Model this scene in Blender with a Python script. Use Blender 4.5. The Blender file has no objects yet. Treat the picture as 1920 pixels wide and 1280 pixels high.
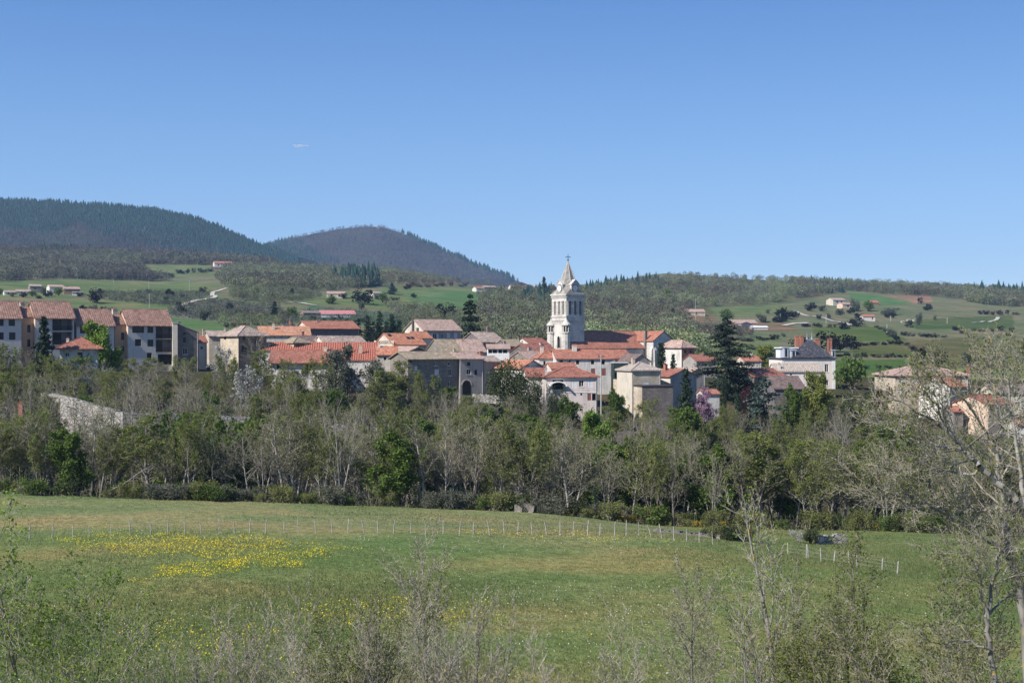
import bpy, math, random
import numpy as np
from mathutils import Vector, Matrix, Quaternion
SC = bpy.context.scene
COL = SC.collection
R = math.radians
F = 2640.0           # focal length in photo pixels (1920 wide)
CZ = 20.0            # eye height
def Pt(px, py, Y):
    return Vector(((px-960)/F*Y, Y, CZ-(py-640)/F*Y))
# ------------------------------------------------------------------ tagging
def tag(o, label=None, cat=None, group=None, kind=None):
    if label: o['label'] = label
    if cat: o['category'] = cat
    if group: o['group'] = group
    if kind: o['kind'] = kind
    return o
def empty(name, loc, rz=0.0):
    o = bpy.data.objects.new(name, None); COL.objects.link(o)
    o.empty_display_size = 0.3
    o.location = loc; o.rotation_euler = (0, 0, rz)
    return o
def link_mesh(name, me, parent=None, loc=(0, 0, 0)):
    o = bpy.data.objects.new(name, me); COL.objects.link(o)
    o.location = loc
    if parent: o.parent = parent
    return o
def copy_tree(o, parent=None):
    c = o.copy(); COL.objects.link(c)
    if parent: c.parent = parent
    for ch in list(o.children): copy_tree(ch, c)
    return c
# ------------------------------------------------------------------ numpy mesh
def np_mesh(name, V, Fc, mats=(), matidx=None, col=None, smooth=False):
    """V (n,3); Fc list of index arrays (m,3) / (m,4)"""
    me = bpy.data.meshes.new(name)
    V = np.asarray(V, dtype=np.float32)
    if not isinstance(Fc, (list, tuple)): Fc = [Fc]
    Fc = [np.asarray(a, dtype=np.int32) for a in Fc if len(a)]
    me.vertices.add(len(V)); me.vertices.foreach_set('co', V.ravel())
    loops = np.concatenate([a.ravel() for a in Fc]) if Fc else np.zeros(0, np.int32)
    tot = np.concatenate([np.full(len(a), a.shape[1], np.int32) for a in Fc]) if Fc else np.zeros(0, np.int32)
    st = np.concatenate(([0], np.cumsum(tot)[:-1])).astype(np.int32)
    me.loops.add(len(loops)); me.loops.foreach_set('vertex_index', loops)
    me.polygons.add(len(tot)); me.polygons.foreach_set('loop_start', st)
    try: me.polygons.foreach_set('loop_total', tot)
    except Exception: pass
    if matidx is not None: me.polygons.foreach_set('material_index', np.asarray(matidx, np.int32))
    me.polygons.foreach_set('use_smooth', np.full(len(tot), smooth))
    if col is not None:
        at = me.attributes.new('fieldcol', 'FLOAT_COLOR', 'POINT')
        at.data.foreach_set('color', np.asarray(col, np.float32).ravel())
    for m in mats: me.materials.append(m)
    me.update(calc_edges=True); me.validate()
    return me
class MB:
    """collects polygons for ONE mesh object"""
    def __init__(s): s.v = []; s.f = []; s.m = []
    def poly(s, pts, mi=0):
        n = len(s.v); s.v += [tuple(p) for p in pts]; s.f.append(list(range(n, n+len(pts)))); s.m.append(mi)
    def hexa(s, b, t, mi=0):
        """b, t: four bottom / four top points, counter-clockwise seen from above"""
        n = len(s.v); s.v += [tuple(p) for p in b]+[tuple(p) for p in t]
        for q in ((3, 2, 1, 0), (4, 5, 6, 7), (0, 1, 5, 4), (1, 2, 6, 5), (2, 3, 7, 6), (3, 0, 4, 7)):
            s.f.append([n+i for i in q]); s.m.append(mi)
    def box(s, x0, x1, y0, y1, z0, z1, mi=0):
        s.hexa([(x0, y0, z0), (x1, y0, z0), (x1, y1, z0), (x0, y1, z0)],
               [(x0, y0, z1), (x1, y0, z1), (x1, y1, z1), (x0, y1, z1)], mi)
    def ring(s, prof, n=8, c=(0, 0), a0=0.0, mi=0, cap=True):
        """lathe: prof list of (radius, z)"""
        b = len(s.v)
        for (r, z) in prof:
            for i in range(n):
                a = a0+2*math.pi*i/n
                s.v.append((c[0]+r*math.cos(a), c[1]+r*math.sin(a), z))
        for k in range(len(prof)-1):
            for i in range(n):
                j = (i+1) % n
                s.f.append([b+k*n+i, b+k*n+j, b+(k+1)*n+j, b+(k+1)*n+i]); s.m.append(mi)
        if cap:
            s.f.append([b+i for i in range(n)][::-1]); s.m.append(mi)
            k = len(prof)-1
            s.f.append([b+k*n+i for i in range(n)]); s.m.append(mi)
    def tube(s, p0, p1, r0, r1=None, n=6, mi=0):
        p0 = Vector(p0); p1 = Vector(p1); r1 = r0 if r1 is None else r1
        d = (p1-p0).normalized(); u = d.orthogonal().normalized(); w = d.cross(u); b = len(s.v)
        for (p, r) in ((p0, r0), (p1, r1)):
            for i in range(n):
                a = 2*math.pi*i/n; s.v.append(tuple(p+(u*math.cos(a)+w*math.sin(a))*r))
        for i in range(n):
            j = (i+1) % n; s.f.append([b+i, b+j, b+n+j, b+n+i]); s.m.append(mi)
        s.f.append([b+i for i in range(n)][::-1]); s.m.append(mi)
        s.f.append([b+n+i for i in range(n)]); s.m.append(mi)
    def prism(s, pts, axis, a, b, mi=0):
        """extrude a 2D polygon: axis 'x' -> pts are (y,z); axis 'y' -> pts are (x,z)"""
        q = (lambda p, t: (t, p[0], p[1])) if axis == 'x' else (lambda p, t: (p[0], t, p[1]))
        n = len(pts); k = len(s.v)
        s.v += [q(p, a) for p in pts]+[q(p, b) for p in pts]
        s.f.append(list(range(k, k+n))[::-1]); s.m.append(mi)
        s.f.append(list(range(k+n, k+2*n))); s.m.append(mi)
        for i in range(n):
            j = (i+1) % n; s.f.append([k+i, k+j, k+n+j, k+n+i]); s.m.append(mi)
    def build(s, name, mats, parent=None, loc=(0, 0, 0), smooth=False):
        if not isinstance(mats, (list, tuple)): mats = [mats]
        me = bpy.data.meshes.new(name); me.from_pydata(s.v, [], s.f)
        for m in mats: me.materials.append(m)
        if any(s.m): me.polygons.foreach_set('material_index', s.m)
        if smooth: me.polygons.foreach_set('use_smooth', [True]*len(s.f))
        import bmesh
        bm = bmesh.new(); bm.from_mesh(me); bmesh.ops.recalc_face_normals(bm, faces=bm.faces); bm.to_mesh(me); bm.free()
        me.update()
        return link_mesh(name, me, parent, loc)
# ------------------------------------------------------------------ materials
class NT:
    def __init__(s, name):
        s.m = bpy.data.materials.new(name); s.m.use_nodes = True
        s.t = s.m.node_tree; s.n = s.t.nodes; s.l = s.t.links
        s.bsdf = s.n['Principled BSDF']; s.out = s.n['Material Output']
        s.bsdf.inputs['Specular IOR Level'].default_value = 0.25
        s.bsdf.inputs['Roughness'].default_value = 0.85
        s._c = None
    def N(s, t, **k):
        n = s.n.new(t)
        for a, b in k.items(): setattr(n, a, b)
        return n
    def coord(s, which='Object'):
        c = s.N('ShaderNodeTexCoord'); return c.outputs[which]
    def pos(s):
        return s.N('ShaderNodeNewGeometry').outputs['Position']
    def noise(s, scale, detail=4, rough=0.55, vec=None, out='Fac'):
        n = s.N('ShaderNodeTexNoise'); n.inputs['Scale'].default_value = scale
        n.inputs['Detail'].default_value = detail; n.inputs['Roughness'].default_value = rough
        if vec is not None: s.l.new(vec, n.inputs['Vector'])
        return n.outputs[out]
    def scale(s, vec, k):
        n = s.N('ShaderNodeVectorMath', operation='MULTIPLY'); s.l.new(vec, n.inputs[0]); n.inputs[1].default_value = k
        return n.outputs[0]
    def ramp(s, fac, stops, interp='LINEAR'):
        n = s.N('ShaderNodeValToRGB'); cr = n.color_ramp; cr.interpolation = interp
        while len(cr.elements) < len(stops): cr.elements.new(0.5)
        for e, (p, c) in zip(cr.elements, stops):
            e.position = p; e.color = (*c, 1) if len(c) == 3 else c
        s.l.new(fac, n.inputs[0]); return n.outputs[0]
    def mix(s, fac, a, b, mode='MIX'):
        n = s.N('ShaderNodeMix', data_type='RGBA', blend_type=mode)
        def put(v, i):
            if isinstance(v, (tuple, list)): i.default_value = (*v, 1) if len(v) == 3 else v
            elif isinstance(v, (int, float)): i.default_value = v
            else: s.l.new(v, i)
        put(fac, n.inputs[0]); put(a, n.inputs[6]); put(b, n.inputs[7])
        return n.outputs[2]
    def math(s, op, a, b=0.0):
        n = s.N('ShaderNodeMath', operation=op)
        for v, i in ((a, n.inputs[0]), (b, n.inputs[1])):
            if isinstance(v, (int, float)): i.default_value = v
            else: s.l.new(v, i)
        return n.outputs[0]
    def bump(s, h, strength=0.4, dist=0.05):
        n = s.N('ShaderNodeBump'); n.inputs['Strength'].default_value = strength; n.inputs['Distance'].default_value = dist
        s.l.new(h, n.inputs['Height']); s.l.new(n.outputs[0], s.bsdf.inputs['Normal'])
    def col(s, c):
        if isinstance(c, (tuple, list)): s.bsdf.inputs['Base Color'].default_value = (*c, 1)
        else: s.l.new(c, s.bsdf.inputs['Base Color'])
    def rough(s, r): s.bsdf.inputs['Roughness'].default_value = r
def dk(c, k): return tuple(x*k for x in c)
def m_plaster(name, c, dirt=0.6):
    t = NT(name); v = t.pos()
    big = t.noise(0.35, 5, 0.65, v); fine = t.noise(3.0, 3, 0.6, v)
    streak = t.noise(1.0, 4, 0.6, t.scale(v, (1.6, 1.6, 0.18)))
    k = t.mix(0.5, big, streak)
    col = t.ramp(k, [(0.34, dk(c, dirt)), (0.5, c), (0.75, dk(c, 1.1))])
    col = t.mix(0.18, col, fine, 'OVERLAY')
    t.col(col); t.bump(fine, 0.25, 0.03); t.rough(0.92)
    return t.m
def m_stone(name, c, c2, mortar=None, size=0.42, bump=0.6):
    t = NT(name); v = t.coord('Object')
    w = t.noise(1.2, 2, 0.5, v, 'Color'); vv = t.mix(0.12, v, w)
    vs = t.scale(vv, (1/size, 1/size, 1.7/size))
    n = t.N('ShaderNodeTexVoronoi'); n.inputs['Scale'].default_value = 1.0; t.l.new(vs, n.inputs['Vector'])
    e = t.N('ShaderNodeTexVoronoi', feature='DISTANCE_TO_EDGE'); e.inputs['Scale'].default_value = 1.0; t.l.new(vs, e.inputs['Vector'])
    sep = t.N('ShaderNodeSeparateColor'); t.l.new(n.outputs['Color'], sep.inputs[0])
    base = t.mix(sep.outputs[0], c, c2)
    base = t.mix(t.math('MULTIPLY', sep.outputs[1], 0.45), base, dk(c2, 0.55))
    ed = t.ramp(e.outputs['Distance'], [(0.0, (0, 0, 0)), (0.09, (1, 1, 1))])
    base = t.mix(ed, mortar or dk(c, 0.8), base)
    big = t.noise(0.3, 4, 0.6, t.pos())
    base = t.mix(0.55, base, t.ramp(big, [(0.3, (0.45, 0.43, 0.4)), (0.6, (1, 1, 1))]), 'MULTIPLY')
    t.col(base); t.bump(ed, bump, 0.06); t.rough(0.95)
    return t.m
def m_tile(name, c1, c2, c3, cell=(0.34, 0.42), moss=None, bump=0.5, rows=True):
    """roof of many small tiles: a colour of its own per tile, weather patches over it"""
    t = NT(name); v = t.coord('Object')
    sc = t.scale(v, (1/cell[0], 1/cell[1], 0.0))
    fl = t.N('ShaderNodeVectorMath', operation='FLOOR'); t.l.new(sc, fl.inputs[0])
    wn = t.N('ShaderNodeTexWhiteNoise', noise_dimensions='3D'); t.l.new(fl.outputs[0], wn.inputs['Vector'])
    col = t.ramp(wn.outputs['Value'], [(0.0, c1), (0.5, c2), (1.0, c3)])
    big = t.noise(0.55, 5, 0.62, t.pos())
    col = t.mix(0.6, col, t.ramp(big, [(0.28, (0.55, 0.5, 0.46)), (0.5, (0.95, 0.95, 0.95)), (0.75, (1.12, 1.08, 1.05))]), 'MULTIPLY')
    if moss:
        mo = t.noise(0.8, 6, 0.7, t.pos()); f = t.ramp(mo, [(0.42, (0, 0, 0)), (0.62, (1, 1, 1))])
        col = t.mix(t.math('MULTIPLY', f, 0.8), col, moss)
    li = t.noise(1.7, 6, 0.75, t.pos()); lf = t.ramp(li, [(0.5, (0, 0, 0)), (0.7, (1, 1, 1))])
    col = t.mix(t.math('MULTIPLY', lf, 0.55), col, (0.33, 0.26, 0.20))
    st = t.noise(1.3, 3, 0.6, t.scale(t.pos(), (1, 1, 0.3)))
    col = t.mix(0.35, col, t.ramp(st, [(0.35, (0.5, 0.45, 0.42)), (0.6, (1, 1, 1))]), 'MULTIPLY')
    fr = t.N('ShaderNodeVectorMath', operation='FRACTION'); t.l.new(sc, fr.inputs[0])
    sp = t.N('ShaderNodeSeparateXYZ'); t.l.new(fr.outputs[0], sp.inputs[0])
    h = t.math('SINE', t.math('MULTIPLY', sp.outputs[0], math.pi))
    h = t.math('ADD', h, t.math('MULTIPLY', sp.outputs[1], -0.6))
    t.col(col); t.bump(h, bump, 0.06); t.rough(0.9)
    return t.m
def m_simple(name, c, rough=0.7, var=0.2, scale=2.0, spec=0.25, metal=0.0):
    t = NT(name); n = t.noise(scale, 4, 0.6, t.pos())
    t.col(t.ramp(n, [(0.3, dk(c, 1-var)), (0.7, dk(c, 1+var*0.6))])); t.rough(rough)
    t.bsdf.inputs['Specular IOR Level'].default_value = spec; t.bsdf.inputs['Metallic'].default_value = metal
    return t.m
def m_leaf(name, cols, trans=0.35, rough=0.7, patch=0.35, tint=False):
    """foliage: every leaf (mesh island) has a tint of its own; half reflects, part of the light passes through"""
    t = NT(name)
    g = t.N('ShaderNodeNewGeometry'); k = len(cols)
    c = t.ramp(g.outputs['Random Per Island'], [(i/max(1, k-1), x) for i, x in enumerate(cols)])
    oi = t.N('ShaderNodeObjectInfo')
    c = t.mix(patch, c, t.ramp(oi.outputs['Random'], [(0, (0.55, 0.6, 0.55)), (0.5, (1, 1, 1)), (1, (1.25, 1.15, 0.9))]), 'MULTIPLY')
    if tint:
        at = t.N('ShaderNodeAttribute', attribute_name='fieldcol'); c = t.mix(1.0, c, at.outputs['Color'], 'MULTIPLY')
    t.col(c); t.rough(rough); t.bsdf.inputs['Specular IOR Level'].default_value = 0.15
    if trans > 0:
        tr = t.N('ShaderNodeBsdfTranslucent'); t.l.new(c, tr.inputs['Color'])
        mx = t.N('ShaderNodeMixShader'); mx.inputs[0].default_value = trans
        t.l.new(t.bsdf.outputs[0], mx.inputs[1]); t.l.new(tr.outputs[0], mx.inputs[2]); t.l.new(mx.outputs[0], t.out.inputs['Surface'])
    return t.m
def m_bark(name, c, lichen=None, scale=3.0):
    t = NT(name); v = t.coord('Object')
    n = t.noise(scale, 5, 0.65, t.scale(v, (1, 1, 0.35)))
    col = t.ramp(n, [(0.3, dk(c, 0.45)), (0.5, c), (0.72, dk(c, 1.35))])
    if lichen:
        l = t.noise(scale*0.6, 4, 0.6, v); f = t.ramp(l, [(0.6, (0, 0, 0)), (0.68, (1, 1, 1))])
        col = t.mix(f, col, lichen)
    oi = t.N('ShaderNodeObjectInfo')
    col = t.mix(0.4, col, t.ramp(oi.outputs['Random'], [(0, (0.55, 0.52, 0.5)), (1, (1.25, 1.22, 1.2))]), 'MULTIPLY')
    t.col(col); t.rough(0.95); t.bump(n, 0.4, 0.02)
    return t.m
M = {}
M['cream'] = m_plaster('cream_plaster', (0.55, 0.49, 0.40))
M['white'] = m_plaster('white_plaster', (0.60, 0.56, 0.50))
M['apt'] = m_plaster('apartment_plaster', (0.50, 0.465, 0.425), 0.8)
M['tan'] = m_plaster('tan_plaster', (0.46, 0.30, 0.19))
M['orangewall'] = m_plaster('orange_plaster', (0.60, 0.45, 0.34))  # also used as painted sunlight on the apartment gables
M['grey'] = m_plaster('grey_plaster', (0.33, 0.30, 0.275))  # also used where a wall's shade is painted in
M['pink'] = m_plaster('pink_plaster', (0.58, 0.50, 0.455))
M['manor'] = m_plaster('manor_plaster', (0.72, 0.63, 0.57), .8)
M['dkwall'] = m_plaster('dark_plaster', (0.16, 0.14, 0.14))  # also the painted shade of the barn front
M['stone'] = m_stone('grey_stone', (0.33, 0.29, 0.25), (0.22, 0.19, 0.16))
M['stonelt'] = m_stone('tan_stone', (0.66, 0.56, 0.43), (0.52, 0.42, 0.30), (0.62, 0.54, 0.43))
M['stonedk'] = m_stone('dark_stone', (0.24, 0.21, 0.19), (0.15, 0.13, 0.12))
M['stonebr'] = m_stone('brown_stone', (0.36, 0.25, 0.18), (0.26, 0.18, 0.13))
M['church'] = m_stone('pale_church_stone', (0.70, 0.66, 0.60), (0.60, 0.56, 0.50), (0.62, 0.58, 0.52), 0.6, 0.35)
M['drystone'] = m_stone('dry_stone', (0.45, 0.42, 0.37), (0.33, 0.30, 0.27), (0.10, 0.09, 0.08), 0.85, 1.0)
M['spire'] = m_stone('weathered_spire_stone', (0.44, 0.40, 0.34), (0.27, 0.25, 0.22), (0.2, 0.19, 0.17), 0.7, 0.5)
M['red'] = m_tile('red_tiles', (0.30, 0.115, 0.075), (0.38, 0.15, 0.098), (0.45, 0.195, 0.13))
M['redb'] = m_tile('brick_red_tiles', (0.23, 0.085, 0.06), (0.30, 0.115, 0.08), (0.36, 0.15, 0.105))
M['orange'] = m_tile('orange_tiles', (0.37, 0.14, 0.08), (0.46, 0.185, 0.105), (0.53, 0.25, 0.155))
M['orangem'] = m_tile('weathered_orange_tiles', (0.34, 0.17, 0.10), (0.50, 0.22, 0.12), (0.55, 0.33, 0.22))
M['apttile'] = m_tile('brown_pink_tiles', (0.21, 0.115, 0.085), (0.28, 0.16, 0.12), (0.36, 0.215, 0.165), (0.5, 0.55), None, 0.9)
M['pale'] = m_tile('pale_weathered_tiles', (0.24, 0.18, 0.145), (0.38, 0.295, 0.245), (0.48, 0.375, 0.31))
M['pinkt'] = m_tile('pink_tiles', (0.33, 0.22, 0.175), (0.43, 0.295, 0.24), (0.50, 0.365, 0.30))
M['moss'] = m_tile('mossy_tiles', (0.28, 0.20, 0.15), (0.38, 0.28, 0.21), (0.46, 0.36, 0.28), moss=(0.20, 0.20, 0.10))
M['greyt'] = m_tile('grey_tiles', (0.15, 0.12, 0.11), (0.21, 0.17, 0.16), (0.27, 0.22, 0.20))
M['brownt'] = m_tile('brown_tiles', (0.13, 0.09, 0.08), (0.17, 0.12, 0.11), (0.21, 0.15, 0.13))
M['ribp'] = m_simple('pale_ribbed_tiles', (0.38, 0.32, 0.27), 0.9, 0.35)
M['ribr'] = m_simple('red_ribbed_tiles', (0.40, 0.145, 0.095), 0.9, 0.35)
M['slate'] = m_tile('slate', (0.035, 0.04, 0.055), (0.045, 0.05, 0.068), (0.055, 0.06, 0.08), (0.3, 0.3), None, 0.25)
M['brick'] = m_stone('red_brick', (0.45, 0.17, 0.10), (0.36, 0.13, 0.08), (0.4, 0.25, 0.2), 0.25, 0.3)
M['trim'] = m_simple('white_trim', (0.74, 0.72, 0.68), 0.7, 0.12)
M['zinc'] = m_simple('zinc', (0.42, 0.45, 0.50), 0.45, 0.15)
M['frame'] = m_simple('window_frame_paint', (0.62, 0.60, 0.56), 0.6, 0.1)
M['dframe'] = m_simple('dark_frame_paint', (0.06, 0.045, 0.04), 0.6, 0.1)
M['shutw'] = m_simple('white_shutter_paint', (0.66, 0.65, 0.64), 0.6, 0.1)
M['shutr'] = m_simple('red_brown_shutter_paint', (0.25, 0.10, 0.08), 0.7, 0.15)
M['shutb'] = m_simple('pale_blue_shutter_paint', (0.50, 0.54, 0.62), 0.7, 0.1)
g = NT('window_glass'); g.col((0.015, 0.017, 0.02)); g.rough(0.12); g.bsdf.inputs['Specular IOR Level'].default_value = 0.2; M['glass'] = g.m
M['void'] = m_simple('dark_interior', (0.012, 0.011, 0.012), 0.9, 0.2)
M['darkwood'] = m_simple('dark_wood', (0.05, 0.032, 0.025), 0.8, 0.3)
M['wood'] = m_simple('weathered_post_wood', (0.38, 0.355, 0.32), 0.95, 0.45, 6.0)
M['iron'] = m_simple('dark_iron', (0.035, 0.035, 0.04), 0.6, 0.2)
M['wire'] = m_simple('galvanised_wire', (0.22, 0.22, 0.22), 0.6, 0.2)
M['concrete'] = m_simple('concrete', (0.42, 0.41, 0.39), 0.95, 0.2)
M['tinred'] = m_simple('red_sheet_metal', (0.50, 0.20, 0.18), 0.6, 0.15)
M['tinwhite'] = m_simple('white_sheet_metal', (0.72, 0.72, 0.71), 0.6, 0.08)
M['net'] = m_simple('dark_green_netting', (0.03, 0.045, 0.04), 0.9, 0.3)
M['path'] = m_simple('pale_gravel', (0.46, 0.42, 0.36), 0.95, 0.2)
# bark and foliage
M['bark'] = m_bark('grey_brown_bark', (0.22, 0.195, 0.17))
M['twig'] = m_bark('twig_bark', (0.27, 0.238, 0.19))
M['barkmd'] = m_bark('grey_bark', (0.31, 0.285, 0.255))
M['barklt'] = m_bark('pale_grey_bark', (0.26, 0.24, 0.215), (0.42, 0.30, 0.08), 5.0)
M['twiglt'] = m_bark('pale_twig_bark', (0.33, 0.295, 0.25), (0.36, 0.26, 0.08), 9.0)
M['barkdk'] = m_bark('dark_bark', (0.07, 0.055, 0.045))
M['bud'] = m_leaf('yellow_green_buds', [(0.135, 0.158, 0.040), (0.192, 0.22, 0.055), (0.25, 0.28, 0.078)], 0.5)
M['budb'] = m_leaf('olive_buds', [(0.13, 0.14, 0.05), (0.18, 0.195, 0.06), (0.23, 0.25, 0.075)])
M['leafg'] = m_leaf('fresh_green_leaves', [(0.065, 0.105, 0.022), (0.10, 0.155, 0.032), (0.15, 0.21, 0.045)])
M['leafb'] = m_leaf('bright_spring_leaves', [(0.11, 0.18, 0.025), (0.16, 0.25, 0.04), (0.22, 0.31, 0.06)])
M['leafy'] = m_leaf('yellow_green_leaves', [(0.15, 0.17, 0.03), (0.22, 0.24, 0.05), (0.28, 0.30, 0.08)])
M['leafd'] = m_leaf('dark_green_leaves', [(0.034, 0.048, 0.021), (0.057, 0.075, 0.029), (0.086, 0.103, 0.040)], 0.2)
M['conif'] = m_leaf('conifer_needles', [(0.018, 0.032, 0.018), (0.03, 0.05, 0.028), (0.045, 0.07, 0.04)], 0.12)
M['cedar'] = m_leaf('cedar_needles', [(0.025, 0.038, 0.025), (0.042, 0.058, 0.038), (0.065, 0.082, 0.055)], 0.12)
M['bluec'] = m_leaf('blue_green_needles', [(0.04, 0.065, 0.055), (0.06, 0.09, 0.075), (0.08, 0.115, 0.09)], 0.12)
M['blossom'] = m_leaf('white_blossom', [(0.22, 0.22, 0.18), (0.40, 0.39, 0.35), (0.55, 0.54, 0.50)], 0.3, patch=0.1)
M['judas'] = m_leaf('purple_blossom', [(0.22, 0.12, 0.17), (0.32, 0.18, 0.27), (0.38, 0.25, 0.33)], 0.3, patch=0.1)
M['leaff'] = m_leaf('fresh_olive_green_leaves', [(0.144, 0.220, 0.034), (0.220, 0.304, 0.051), (0.304, 0.389, 0.085)], 0.5, patch=0.1)
M['farhedge'] = m_leaf('far_hedge_leaves', [(0.101, 0.119, 0.078), (0.149, 0.162, 0.108), (0.189, 0.196, 0.142)], 0.45, patch=0.15)
M['plum'] = m_leaf('dark_red_leaves', [(0.035, 0.012, 0.015), (0.06, 0.02, 0.025), (0.08, 0.03, 0.03)], 0.25, patch=0.1)
M['greyleaf'] = m_leaf('grey_olive_leaves', [(0.088, 0.094, 0.069), (0.125, 0.131, 0.094), (0.163, 0.169, 0.119)], 0.2)
M['farbare'] = m_leaf('bare_wood_twigs', [(0.124, 0.106, 0.087), (0.144, 0.125, 0.102), (0.168, 0.147, 0.118)], 0.1, tint=True)
M['farpurple'] = m_leaf('far_bare_purplish_twigs', [(0.100, 0.081, 0.083), (0.115, 0.095, 0.096), (0.130, 0.108, 0.107)], 0.1, tint=True)
M['farbud'] = m_leaf('budding_wood_twigs', [(0.151, 0.152, 0.096), (0.181, 0.179, 0.114), (0.212, 0.208, 0.129), (0.199, 0.188, 0.135)], 0.1, tint=True)
M['farmix'] = m_leaf('mixed_wood_twigs', [(0.132, 0.130, 0.085), (0.162, 0.154, 0.103), (0.186, 0.178, 0.118), (0.168, 0.151, 0.112)], 0.1, tint=True)
M['farcon'] = m_leaf('far_conifer_needles', [(0.009, 0.030, 0.023), (0.016, 0.044, 0.031), (0.025, 0.060, 0.041)], 0.0)
M['gorse'] = m_leaf('yellow_gorse', [(0.12, 0.13, 0.02), (0.45, 0.32, 0.02), (0.55, 0.40, 0.03)], 0.2, patch=0.1)
M['yellowfl'] = m_leaf('buttercup_petals', [(0.60, 0.46, 0.02), (0.72, 0.58, 0.03)], 0.2, patch=0.0)
M['whitefl'] = m_leaf('white_petals', [(0.50, 0.50, 0.46), (0.68, 0.68, 0.66)], 0.2, patch=0.0)
M['grassb'] = m_leaf('grass_blades', [(0.11, 0.165, 0.045), (0.16, 0.205, 0.06), (0.21, 0.23, 0.085), (0.26, 0.24, 0.13)], 0.5, patch=0.0)
M['under'] = m_leaf('undergrowth_leaves', [(0.07, 0.08, 0.03), (0.11, 0.115, 0.045), (0.13, 0.115, 0.07), (0.08, 0.12, 0.035)], 0.2, patch=0.0)
# ================================================================== terrain
TC = np.array([-700, 0, 350, 700, 960, 1250, 1550, 1920, 2620], float)
def zr(Y, pys): return [CZ-(p-640)/F*Y for p in pys]
TR = [
 (-60, [20]*9), (0, [18.3]*9), (10, [14]*9), (25, [8.5]*9), (45, [5.0]*9),
 (70, [4.4, 3.9, 3.8, 3.6, 3.6, 3.5, 3.4, 3.2, 3]), (100, [3.4, 3.0, 3.2, 3.0, 3.0, 2.9, 2.8, 2.2, 2]),
 (127, [3, 2.3, 2.7, 2.7, 2.5, 2.3, 1.0, 0.0, -0.5]), (165, [3.5, 2.2, 1.5, 0.75, 0.2, -1.6, -2.0, -2.8, -3]),
 (182, [1, 0, -1, -2, -2.5, -4, -4.5, -5, -5]), (205, [0, -2, -3, -5, -6, -6.5, -7, -7, -7]),
 (230, [8, 3.2, 1.5, -2, -3, -3, -3, -3, -3]), (255, [9, 7, 4, 1, 0.5, 0.5, 0, 0, 0]),
 (290, [10, 9.5, 7.5, 4, 4.2, 4.8, 3.5, 3, 3]), (318, [14, 13.5, 12, 8.5, 7.5, 8, 7, 6, 6]),
 (360, [15, 15, 14, 13, 12, 10.8, 9, 8, 8]), (400, [15, 15, 15, 14.5, 13.5, 12.5, 10, 9, 9]),
 (450, [15, 15, 14.5, 13, 13, 12, 8, 7, 7]),
 (520, zr(520, [610, 612, 618, 640, 655, 665, 680, 684, 684])),
 (700, zr(700, [582, 586, 597, 606, 622, 640, 652, 660, 660])),
 (900, zr(900, [552, 562, 567, 577, 592, 612, 622, 632, 640])),
 (1150, zr(1150, [527, 534, 547, 553, 566, 580, 590, 600, 610])),
 (1400, zr(1400, [512, 517, 531, 537, 548, 555, 567, 572, 580])),
 (1700, zr(1700, [490, 495, 512, 518, 552, 526, 542, 552, 560])),
 (2000, zr(2000, [468, 470, 480, 508, 552, 514, 530, 547, 555])),
 (2300, zr(2300, [480, 484, 495, 514, 540, 545, 548, 556, 560])),
 (3200, zr(3200, [560]*9)), (6500, zr(6500, [600]*9))]
TY = np.array([r[0] for r in TR], float)
TZ = np.array([r[1] for r in TR], float)
def fbm(x, y):
    z = 0
    for i, (a, s) in enumerate(((1.0, .011), (.55, .023), (.3, .047), (.16, .093))):
        z = z+a*np.sin(x*s+1.7*i+1.3*np.sin(y*s*.8+i))*np.sin(y*s*1.1+2.1*i+1.1*np.sin(x*s*.9))
    return z
def table(cols, rows, Z, c, y):
    ci = np.clip(np.searchsorted(cols, c)-1, 0, len(cols)-2); ri = np.clip(np.searchsorted(rows, y)-1, 0, len(rows)-2)
    fc = np.clip((c-cols[ci])/(cols[ci+1]-cols[ci]), 0, 1); fr = np.clip((y-rows[ri])/(rows[ri+1]-rows[ri]), 0, 1)
    fc = fc*fc*(3-2*fc)*.5+fc*.5
    return (Z[ri, ci]*(1-fc)+Z[ri, ci+1]*fc)*(1-fr)+(Z[ri+1, ci]*(1-fc)+Z[ri+1, ci+1]*fc)*fr
def zfun(X, Y):
    X = np.asarray(X, float); Y = np.asarray(Y, float)
    c = 960+F*X/np.maximum(Y, 60)
    z = table(TC, TY, TZ, c, Y)
    amp = np.clip((Y-420)/500, 0, 1)*2.6
    return z+fbm(X, Y)*amp+0.10*fbm(X*8, Y*8)*(Y > 30)
def gz(px, Y): return float(zfun((px-960)/F*Y, Y))
def G(px, Y):
    return Vector(((px-960)/F*Y, Y, gz(px, Y)))
MT1 = dict(c=np.array([-700, -300, 0, 100, 200, 280, 350, 400, 450, 500, 560, 640, 760], float),
    top=[372, 372, 377, 380, 386, 392, 405, 421, 443, 463, 482, 505, 540], Y=(2450, 2700, 3500, 4200), k=(1, .75, 0, .6), name='mountain')
MT2 = dict(c=np.array([300, 420, 480, 520, 560, 600, 640, 690, 715, 740, 770, 800, 850, 900, 940, 975, 1020, 1100], float),
    top=[520, 478, 463, 453, 443, 435, 428, 424, 425, 432, 442, 457, 477, 499, 513, 528, 545, 565], Y=(3300, 3800, 4600, 5300), k=(1, .7, 0, .7), name='mountain')
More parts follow.
